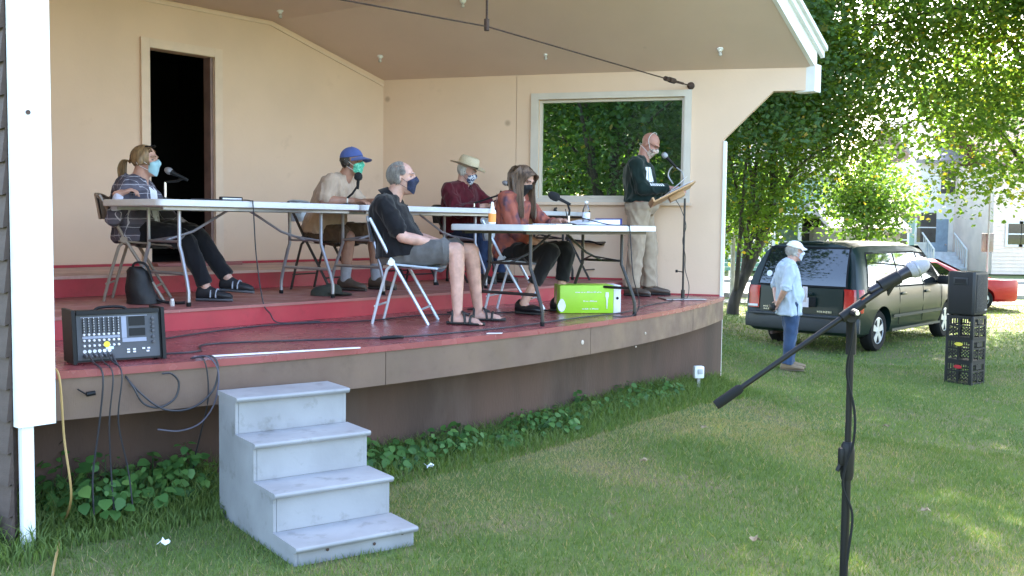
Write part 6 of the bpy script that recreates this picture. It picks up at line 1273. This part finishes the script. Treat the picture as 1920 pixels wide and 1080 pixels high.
rfl = mat('roof_pale', (.55, .45, .44), .8, var=.1, scale=3); rfg = mat('roof_grey', (.30, .27, .27), .9, var=.15, scale=3); rfb = mat('roof_brown', (.22, .13, .12), .9, var=.2)
h1, L1_, hb1 = house('green clapboard house with white porch posts behind the minivan', 1380, 1575, 46, 4.4, 6.8, grn, rfg, wins=((.25, 1.7, .9, 1.3), (.72, 1.7, .9, 1.3)), board=.16)
mb = MB(); mb.box((0, -1.0, 2.55), (L1_+.3, 2.0, .16)); hb1('porch_roof', mb, MAT['white']); mb = MB(); mb.box((0, -1.0, .25), (L1_, 1.9, .3)); hb1('porch_floor', mb, mat('porch_grey', (.35, .35, .36), .7))
for i in range(5): mb = MB(); mb.box((-L1_/2+.1+i*(L1_-.2)/4, -1.9, 1.45), (.13, .13, 2.1)); hb1('porch_post', mb, MAT['white'])
mb = MB(); mb.box((0, -1.9, 1.30), (L1_, .06, .07)); mb2 = hb1('porch_rail', mb, MAT['white'])
for i in range(22): mb = MB(); mb.box((-L1_/2+.2+i*(L1_-.4)/21, -1.9, .84), (.05, .04, .86)); hb1('baluster', mb, MAT['white'], mb2)
h2, L2_, hb2 = house('low tan garage with pale roof and brick chimney behind the minivan', 1570, 1688, 42, 1.95, 3.1, tanw, rfl, 6, door=(.45, 1.7, 1.5, mat('garage_door', (.40, .37, .33), .6)), over=.35)
mb = MB(); mb.box((L2_*.14, 3.0, 3.3), (.42, .42, 1.3)); hb2('chimney', mb, mat('brick_red', (.32, .08, .06), .8, var=.25, scale=20))
h2b, _, hb2b = house('small sea green shed beside the low tan garage', 1660, 1715, 43.5, 2.6, 3.6, grn, rfb, 4, wins=((.45, 1.45, .7, .9),), over=.2)
h3, L3_, hb3 = house('white house with front stairs beyond the road', 1722, 1792, 48, 5.2, 7.4, whs, rfg, 8, wins=((.2, 2.0, .9, 1.4), (.8, 4.2, .9, 1.2)), door=(.5, 1.0, 2.1, mat('door_blue', (.25, .33, .42), .5)), board=.16)
for i in range(5): mb = MB(); mb.box((-.1, -.5-.30*(4-i), .10+i*.17), (1.5, .32, .17)); hb3('stair', mb, mat('stair_grey', (.55, .58, .62), .7))
for sx in (-.85, .65):
    mb = MB(); mb.tube([(sx, -1.8, 1.0), (sx, -.4, 1.75)], .04, 6); mb.tube([(sx, -1.8, 0), (sx, -1.8, 1.0)], .04, 6); rl = hb3('stair_rail', mb, MAT['white'])
    for i in range(7): mb = MB(); t_ = i/7; mb.tube([(sx, -1.7+1.3*t_, .15+.75*t_), (sx, -1.7+1.3*t_, 1.05+.68*t_)], .022, 4); hb3('baluster', mb, MAT['white'], rl)
h4, L4_, hb4 = house('peach house with two dark windows at the right edge of the view', 1862, 2040, 44, 4.8, 7.2, pch, rfb, 8, wins=((.22, 1.75, .55, .9), (.36, 1.75, .55, .9), (.75, 1.75, .9, 1.2)), board=.16)
# street sign post, fence and posts by the road
p = onY(1848, 575, 27.2); p.z = RZ; t = thing('sign_post', 'thin grey metal sign post beside the loudspeaker', 'sign post', p); mb = MB(); mb.tube([p, p+V3((0, 0, 3.2))], .028, 8); mb.build('post', MAT['steel'], t); mb = MB(); mb.box(p+V3((0, .04, 1.62)), (.32, .02, .5), bev=.004); mb.build('sign_plate', mat('sign_back', (.28, .24, .25), .5, metal=.4), t)
t = thing('picket_fence', 'low green board fence beside the road left of the minivan', 'fence', onY(1380, 515, 38) ); fx0, fx1 = pxw(1290, 38), pxw(1425, 38)
for i in range(6): mb = MB(); x = fx0+(fx1-fx0)*i/5; mb.box((x, 38, .05), (.09, .09, .9)); mb.build('post', MAT['white'], t, smooth=0)
for z in (.0, .16, .32): mb = MB(); mb.box(((fx0+fx1)/2, 37.96, z), (fx1-fx0, .03, .13)); mb.build('rail', mat('rail_green', (.08, .20, .15), .6), t, smooth=0)
for px, lab in ((1372, 'pale wooden post standing alone left of the minivan'),):
    p = onY(px, 560, 24.5); p.z = gz(p.x, p.y); t = thing('garden_post', lab, 'post', p); mb = MB(); mb.tube([p-V3((0, 0, .1)), p+V3((0, 0, 1.75))], [.06, .05], 10); mb.build('shaft', mat('weathered', (.38, .35, .31), .8, var=.2), t); mb = MB(); mb.lathe([(.055, 1.75), (.06, 1.78), (.03, 1.82), (0, 1.83)], p, seg=10); mb.build('cap', MAT['steel'], t)
# ---------------------------------------------------------------- vegetation
def fastmesh(name, V, F, tone, m, parent=None, loc=(0,0,0)):
    me = bpy.data.meshes.new(name); nv, nf, k = len(V), len(F), F.shape[1]
    me.vertices.add(nv); me.vertices.foreach_set('co', V.astype(np.float32).ravel()); me.loops.add(nf*k); me.loops.foreach_set('vertex_index', F.astype(np.int32).ravel())
    me.polygons.add(nf); me.polygons.foreach_set('loop_start', np.arange(0, nf*k, k, dtype=np.int32)); me.update(calc_edges=True)
    a = me.attributes.new('tone', 'FLOAT', 'FACE'); a.data.foreach_set('value', tone.astype(np.float32)); me.materials.append(m)
    o = bpy.data.objects.new(name, me); COL.objects.link(o)
    if parent is not None: o.parent = parent
    o.location = loc; return o
def unit(n, g): v = g.normal(size=(n, 3)); return v/np.linalg.norm(v, axis=1)[:, None]
LEAF = leafmat('maple_leaf', [(0, (.045, .085, .022)), (.35, (.080, .145, .032)), (.7, (.13, .215, .045)), (.9, (.22, .28, .05)), (1, (.48, .32, .05))], .62)
LEAFD = leafmat('dark_leaf', [(0, (.028, .062, .028)), (.5, (.068, .130, .046)), (.9, (.11, .175, .06)), (1, (.36, .26, .07))], .46)
BARK = mat('bark', (.060, .048, .040), .9, var=.4, scale=9, bump=.8, bscale=25, stretch=(1,1,.25))
def leaves(C, per, spread, size, g, flat=.55, tone0=None):
    n = len(C)*per; c = np.repeat(C, per, axis=0); off = g.normal(size=(n, 3))*spread; off[:, 2] *= flat; p = c+off
    nr = unit(n, g); nr[:, 2] = np.abs(nr[:, 2])+.35; nr /= np.linalg.norm(nr, axis=1)[:, None]
    t = np.cross(nr, unit(n, g)); t /= np.linalg.norm(t, axis=1)[:, None]; b = np.cross(nr, t); s = size*g.uniform(.6, 1.25, n)[:, None]
    V = np.stack([p-t*s*.55, p+b*s*.42+t*s*.05, p+t*s*.6-nr*s*.12, p-b*s*.42+t*s*.05], 1).reshape(-1, 3); F = np.arange(n*4).reshape(-1, 4)
    ct = np.repeat(g.normal(.42, .14, len(C)) if tone0 is None else tone0, per); tone = np.clip(ct+g.normal(0, .13, n), 0, .93); y = g.random(n) < .012; tone[y] = 1
    return V, F, tone
def tree(label, base, cc, rad, ncl, per, size, m, seed, th=.22, lean=(0, 0), group='trees around the lawn', name='broadleaf_tree', hole=.35, spread=.42, tone=.42, zmin=.9):
    g = np.random.default_rng(seed); base = V3(base); cc = V3(cc); root = thing(name, label, 'tree', base, 0, None)
    d = unit(ncl, g); r = g.random(ncl)**(1/2.6); lump = 1+.22*np.sin(d[:, 0]*5+seed)+.18*np.sin(d[:, 1]*6+seed*2)+.15*np.sin(d[:, 2]*7+seed*3)
    C = d*r[:, None]*lump[:, None]*np.array(rad); C = C+np.array(cc)
    C = C[C[:, 2] > base.z+zmin]
    V, F, t = leaves(C, per, spread, size, g, tone0=g.normal(tone, .15, len(C))); fastmesh('crown', V-np.array(base), F, t, m, root)
    mb = MB(); top = cc+V3((0, 0, rad[2]*.5)); mid = base.lerp(cc, .5)+V3((lean[0], lean[1], 0)); tr = bez([base-V3((0, 0, .2)), base+V3((0, 0, .4)), mid, cc, top], 5); n = len(tr)
    mb.tube(tr, [th*(1.25 if i < 2 else 1)*(1-.85*i/(n-1)) for i in range(n)], 10); mb.build('trunk', BARK, root, 60)
    for k in range(14):
        q = V3(C[int(g.integers(len(C)))]); i = int(g.integers(5, n-3)); s_ = tr[i]
        if q.z < s_.z-.8: continue
        md = s_.lerp(q, .5)+V3((0, 0, .25)); pt = bez([s_, md, q], 5); r0 = th*.38*(1-.7*i/n); mb = MB(); mb.tube(pt, [r0*(1-.8*j/(len(pt)-1))+.008 for j in range(len(pt))], 6); mb.build('limb', BARK, root, 60)
    return root
tree('tall maple with bright green leaves overhanging the right edge of the view', (12.2, 20.5, -.4), (10.6, 20.3, 7.3), (4.3, 4.2, 5.9), 950, 100, .100, LEAF, 1, .26, (-.3, 0), spread=.36, tone=.58, zmin=2.3)
tree('low branching dark green maple between the bandstand and the minivan', (5.0, 22.6, -.4), (5.6, 22.8, 4.7), (3.1, 2.8, 2.9), 640, 110, .088, LEAF, 2, .16, (.5, 0), spread=.36)
tree('dark leafy tree seen through the bandstand window', (1.60, 17.6, -.1), (1.9, 18.4, 4.6), (3.3, 2.6, 3.3), 520, 95, .090, LEAFD, 3, .15)
tree('tall dark green tree rising above the minivan roof', (4.3, 27, -.4), (7.4, 27.2, 9.6), (4.9, 4.2, 6.2), 360, 60, .18, LEAFD, 4, .28)
tree('tall tree behind the bandstand roof', (-1.5, 20.5, 0), (.6, 20.4, 10.2), (5.4, 4.4, 5.2), 560, 48, .26, LEAFD, 6, .32)
tree('tall dark tree behind the bandstand with a crown over the roof edge', (2.5, 20.2, -.2), (5.2, 20.4, 9.8), (3.8, 3.4, 5.0), 360, 55, .17, LEAFD, 8, .17)
tree('tall tree at the far right beyond the edge of the lawn', (17.5, 18.5, -.4), (16.6, 19.5, 8.5), (4.8, 4.6, 6.0), 420, 50, .24, LEAF, 5, .3)
tree('pale green tree beside the white house beyond the road', (13.6, 39, -.4), (13.6, 39, 2.6), (1.6, 1.5, 1.6), 120, 50, .16, LEAF, 9, .10)
tree('yellowish green shrub tree left of the minivan beyond the lawn', (5.6, 30.5, -.4), (5.4, 30.5, 2.0), (2.2, 1.6, 1.7), 200, 50, .14, LEAF, 10, .08)
tree('distant rounded tree behind the green house', (8, 58, -.4), (8, 58, 7.5), (8, 4, 5.5), 300, 45, .42, LEAF, 11, .35, spread=.8)
tree('distant broad tree behind the peach house', (33, 62, -.4), (33, 62, 7.5), (8, 4, 6), 260, 45, .45, LEAF, 12, .35, spread=.9)
tree('distant tree seen low through the bandstand window', (2.4, 44, -.4), (2.2, 44, 5), (6.5, 3, 5), 320, 45, .36, LEAF, 13, .3, spread=.7)

# lawn blades
def stage_mask(x, y):                      # True where the bandstand or steps stand
    s = .6442*x+.7648*y; n = .7648*x-.6442*y
    inst = (s > 2.0) & (s < 9.75) & (n < -4.47-(s-5.4)**2/25-.42*(1-.9*np.clip((s-8)/1.8, 0, 1))) | ((s <= 2.0) & (n < -4.75))
    dx, dy = x+.967, y-4.483; a = dx*.819+dy*.574; b = -dx*.574+dy*.819
    return inst | ((a > .0) & (a < .61) & (b > .0) & (b < .92)) | ((n < -5.5) & (s < 9.4))
def gzv(x, y):
    def sm(a, b, v): t = np.clip((v-a)/(b-a), 0, 1); return t*t*(3-2*t)
    return -.40*sm(.5, 5.5, x)+(.012*np.sin(x*1.3+y*.7)+.008*np.sin(y*2.1-x*.6))*(1-sm(14, 24, y))
GRASS = leafmat('grass_blade', [(0, (.058, .102, .024)), (.4, (.115, .172, .042)), (.75, (.165, .220, .065)), (.9, (.24, .23, .09)), (1, (.36, .28, .16))], .35, .6)
def blades(n, y0, y1, h, w_, g, pw=1.0):
    y = y0+(y1-y0)*g.random(n)**pw; x = (g.random(n)-.5)*(y*1.22+2.0)+.06*y; k = ~stage_mask(x, y); x, y = x[k], y[k]; n = len(x)
    patch = .5+.5*np.sin(x*2.3+1.7*np.sin(y*1.1))*np.sin(y*1.9+1.3*np.sin(x*.9)); patch2 = .5+.5*np.sin(x*.9-y*.55+1.2*np.sin(y*.6)); dry = np.clip(patch*patch2*1.9-.15, 0, 1)*np.clip((7.0-np.abs(y-6.6))/5, 0, 1)*np.clip((x+1.2)/1.2, 0, 1)
    hh = h*g.uniform(.5, 1.35, n)*(1-.35*dry); a = g.random(n)*2*np.pi; lean = g.uniform(.1, 1.1, n)*hh; z = gzv(x, y)-.004; ww = w_*g.uniform(.7, 1.4, n)
    P = np.stack([x, y, z], 1); sd = np.stack([np.cos(a), np.sin(a), 0*a], 1)*ww[:, None]/2; b2 = g.random(n)*2*np.pi; tip = P+np.stack([np.cos(b2)*lean, np.sin(b2)*lean, hh], 1)
    V = np.stack([P-sd, P+sd, tip], 1).reshape(-1, 3); t = np.clip(g.normal(.42, .16, n)+.10*np.sin(x*3.1+y)+dry*g.uniform(0, 1.0, n), 0, .93); t[(g.random(n) < .06+.42*dry)] = 1
    return V, t
g = np.random.default_rng(11); VV = []; TT = []
for a_ in ((270000, 2.6, 8.5, .034, .0050, g, .8), (175000, 8.2, 14.5, .034, .008, g, .9), (90000, 14, 27.6, .040, .016, g, .9)):
    V, t = blades(*a_); VV.append(V); TT.append(t)
V = np.concatenate(VV); t = np.concatenate(TT); go = fastmesh('grass', V, np.arange(len(V)).reshape(-1, 3), t, GRASS); go['kind'] = 'stuff'; go['label'] = 'short green lawn grass with dry patches'
# rank grass along the foot of the stage
def tuft(n, s0, s1, off0, off1, h, g):
    s = g.uniform(s0, s1, n); o = g.uniform(off0, off1, n); nn_ = -4.47-(s-5.4)**2/25-.42*(1-.9*np.clip((s-8)/1.8, 0, 1))+o; x = .6442*s+.7648*nn_; y = .7648*s-.6442*nn_; z = gzv(x, y)
    hh = h*g.uniform(.4, 1.2, n)*np.clip(1.2-o/off1, .3, 1); a = g.random(n)*2*np.pi; b2 = g.random(n)*2*np.pi; lean = hh*g.uniform(.2, .9, n); P = np.stack([x, y, z], 1); sd = np.stack([np.cos(a), np.sin(a), 0*a], 1)*.004; m = P+np.stack([np.cos(b2)*lean*.35, np.sin(b2)*lean*.35, hh*.65], 1); tp = P+np.stack([np.cos(b2)*lean, np.sin(b2)*lean, hh], 1)
    V = np.concatenate([np.stack([P-sd, P+sd, m+sd*.7], 1), np.stack([P-sd, m+sd*.7, m-sd*.7], 1), np.stack([m-sd*.7, m+sd*.7, tp], 1)], 0).reshape(-1, 3); t = np.clip(np.tile(g.normal(.4, .15, n), 3), 0, .95); return V, t
A = [tuft(14000, 3.6, 9.6, .02, .60, .15, g), tuft(5000, 2.0, 3.3, .0, .65, .22, g), tuft(3500, 1.0, 2.2, -.1, .8, .26, g)]
V = np.concatenate([a[0] for a in A]); t = np.concatenate([a[1] for a in A]); go = fastmesh('tall_grass', V, np.arange(len(V)).reshape(-1, 3), t, GRASS); go['kind'] = 'stuff'; go['label'] = 'taller uncut grass along the foot of the stage'
# broad leaved weeds
WEED = leafmat('weed_leaf', [(0, (.035, .090, .026)), (.4, (.065, .155, .038)), (.8, (.11, .22, .055)), (1, (.19, .28, .07))], .35, .5)
def weed(p, h, r, n, size, seed, label):
    g = np.random.default_rng(seed); root = thing('weed_plant', label, 'plant', p, 0, 'weeds along the foot of the stage'); V = []; F = []; T = []; mb = MB()
    for k in range(n):
        a = g.random()*2*np.pi; rr = r*g.random()**.6; hz = h*g.uniform(.3, 1)*(1-.45*rr/r); q = np.array([rr*math.cos(a), rr*math.sin(a), hz]); nr = np.array([math.cos(a)*.6*g.random(), math.sin(a)*.6*g.random()-.35, 1]); nr += g.normal(size=3)*.28; nr /= np.linalg.norm(nr)
        t_ = np.array([math.cos(a+g.normal()*.5), math.sin(a+g.normal()*.5), -.25]); t_ -= nr*t_.dot(nr); t_ /= np.linalg.norm(t_); b = np.cross(nr, t_); s_ = size*g.uniform(.45, 1.5); o = len(V)
        pts = [(-.1, 0, 0), (.05, .36, .05), (.45, .44, .07), (.8, .24, .02), (1.05, 0, -.08), (.8, -.24, .02), (.45, -.44, .07), (.05, -.36, .05), (.45, 0, -.03)]
        for u, v, w_ in pts: V.append(q+t_*u*s_+b*v*s_+nr*w_*s_)
        F += [(o, o+1, o+8, o+7), (o+1, o+2, o+3, o+8), (o+8, o+3, o+4, o+5), (o+8, o+5, o+6, o+7)]; T += [np.clip(g.normal(.45, .2), 0, 1)]*4
        if k % 3 == 0: mb.tube([V3((rr*.25*math.cos(a), rr*.25*math.sin(a), -.02)), V3((q[0]*.7, q[1]*.7, hz*.6)), V3(q)], [.004, .003, .002], 4)
    fastmesh('foliage', np.array(V), np.array(F), np.array(T), WEED, root); link('stem', mb.mesh('stem'), WEED, root, 60)
def foot(s, o): 
    n_ = -4.47-(s-5.4)**2/25-.42*(1-.9*min(1, max(0, (s-8)/1.8)))+o; p = W(s, n_); p.z = gz(p.x, p.y); return p
rr_ = random.Random(4); ORD = 'first second third fourth fifth sixth seventh eighth ninth tenth eleventh twelfth thirteenth fourteenth fifteenth sixteenth seventeenth eighteenth'.split(); lab1 = 'broad leaved weed along the stage skirt, %s to the right of the steps'; lab2 = 'leafy weed under the mixer, %s in the clump left of the steps'
for i, s in enumerate([4.05, 4.2, 4.42, 4.62, 4.85, 5.1, 5.35, 5.55, 5.75, 6.0, 6.2, 6.45, 6.7, 6.95, 7.2, 7.5, 7.8, 8.1]):
    big = 1.25 if i in (1, 2, 3) else 1.0; weed(foot(s, rr_.uniform(.06, .24)), rr_.uniform(.10, .25)*big, rr_.uniform(.14, .24)*big, 90, rr_.uniform(.032, .046)*big, 100+i, lab1 % ORD[i])
for i, (s, o) in enumerate(((2.42, .14), (2.55, .30), (2.66, .12), (2.80, .26), (2.92, .10), (3.04, .22), (3.14, .06), (2.50, .02))): weed(foot(s, o), rr_.uniform(.24, .40), rr_.uniform(.13, .19), 84, rr_.uniform(.036, .056), 200+i, lab2 % ORD[i])
# litter and fallen leaves on the grass
lf = mat('fallen_leaf', (.26, .19, .11), .7, var=.3)
for i, (px, py, lab) in enumerate(((1205, 862, 'pale fallen leaf on the grass in the middle of the lawn'), (1662, 798, 'small fallen leaf on the grass right of the stand pole'), (1415, 1010, 'pale fallen leaf on the grass left of the stand foot'), (1735, 955, 'fallen leaf on the grass at the right of the lawn'), (1672, 683, 'tiny pale leaf on the grass before the minivan wheel'), (805, 873, 'white paper scrap in the grass beside the steps'), (308, 1016, 'small white scrap in the grass left of the steps'), (1320, 800, 'pale fallen leaf near the end of the stage'))):
    p = at(px, py, 0); p.z = gz(p.x, p.y); p = at(px, py, p.z+.045); mb = MB(); a = rr_.random()*6; V = [p+V3((.026*math.cos(a+q)*(1.3 if k % 2 == 0 else .7), .026*math.sin(a+q)*(1.3 if k % 2 == 0 else .7), .012*math.sin(3*q))) for k, q in enumerate([2*math.pi*j/10 for j in range(10)])]
    mb.prism(V, (0, 0, .003)); scrap = 'scrap' in lab; tag(mb.build('paper_scrap' if scrap else 'fallen_leaf', MAT['paper'] if scrap else lf, smooth=0), lab, 'paper' if scrap else 'leaf')
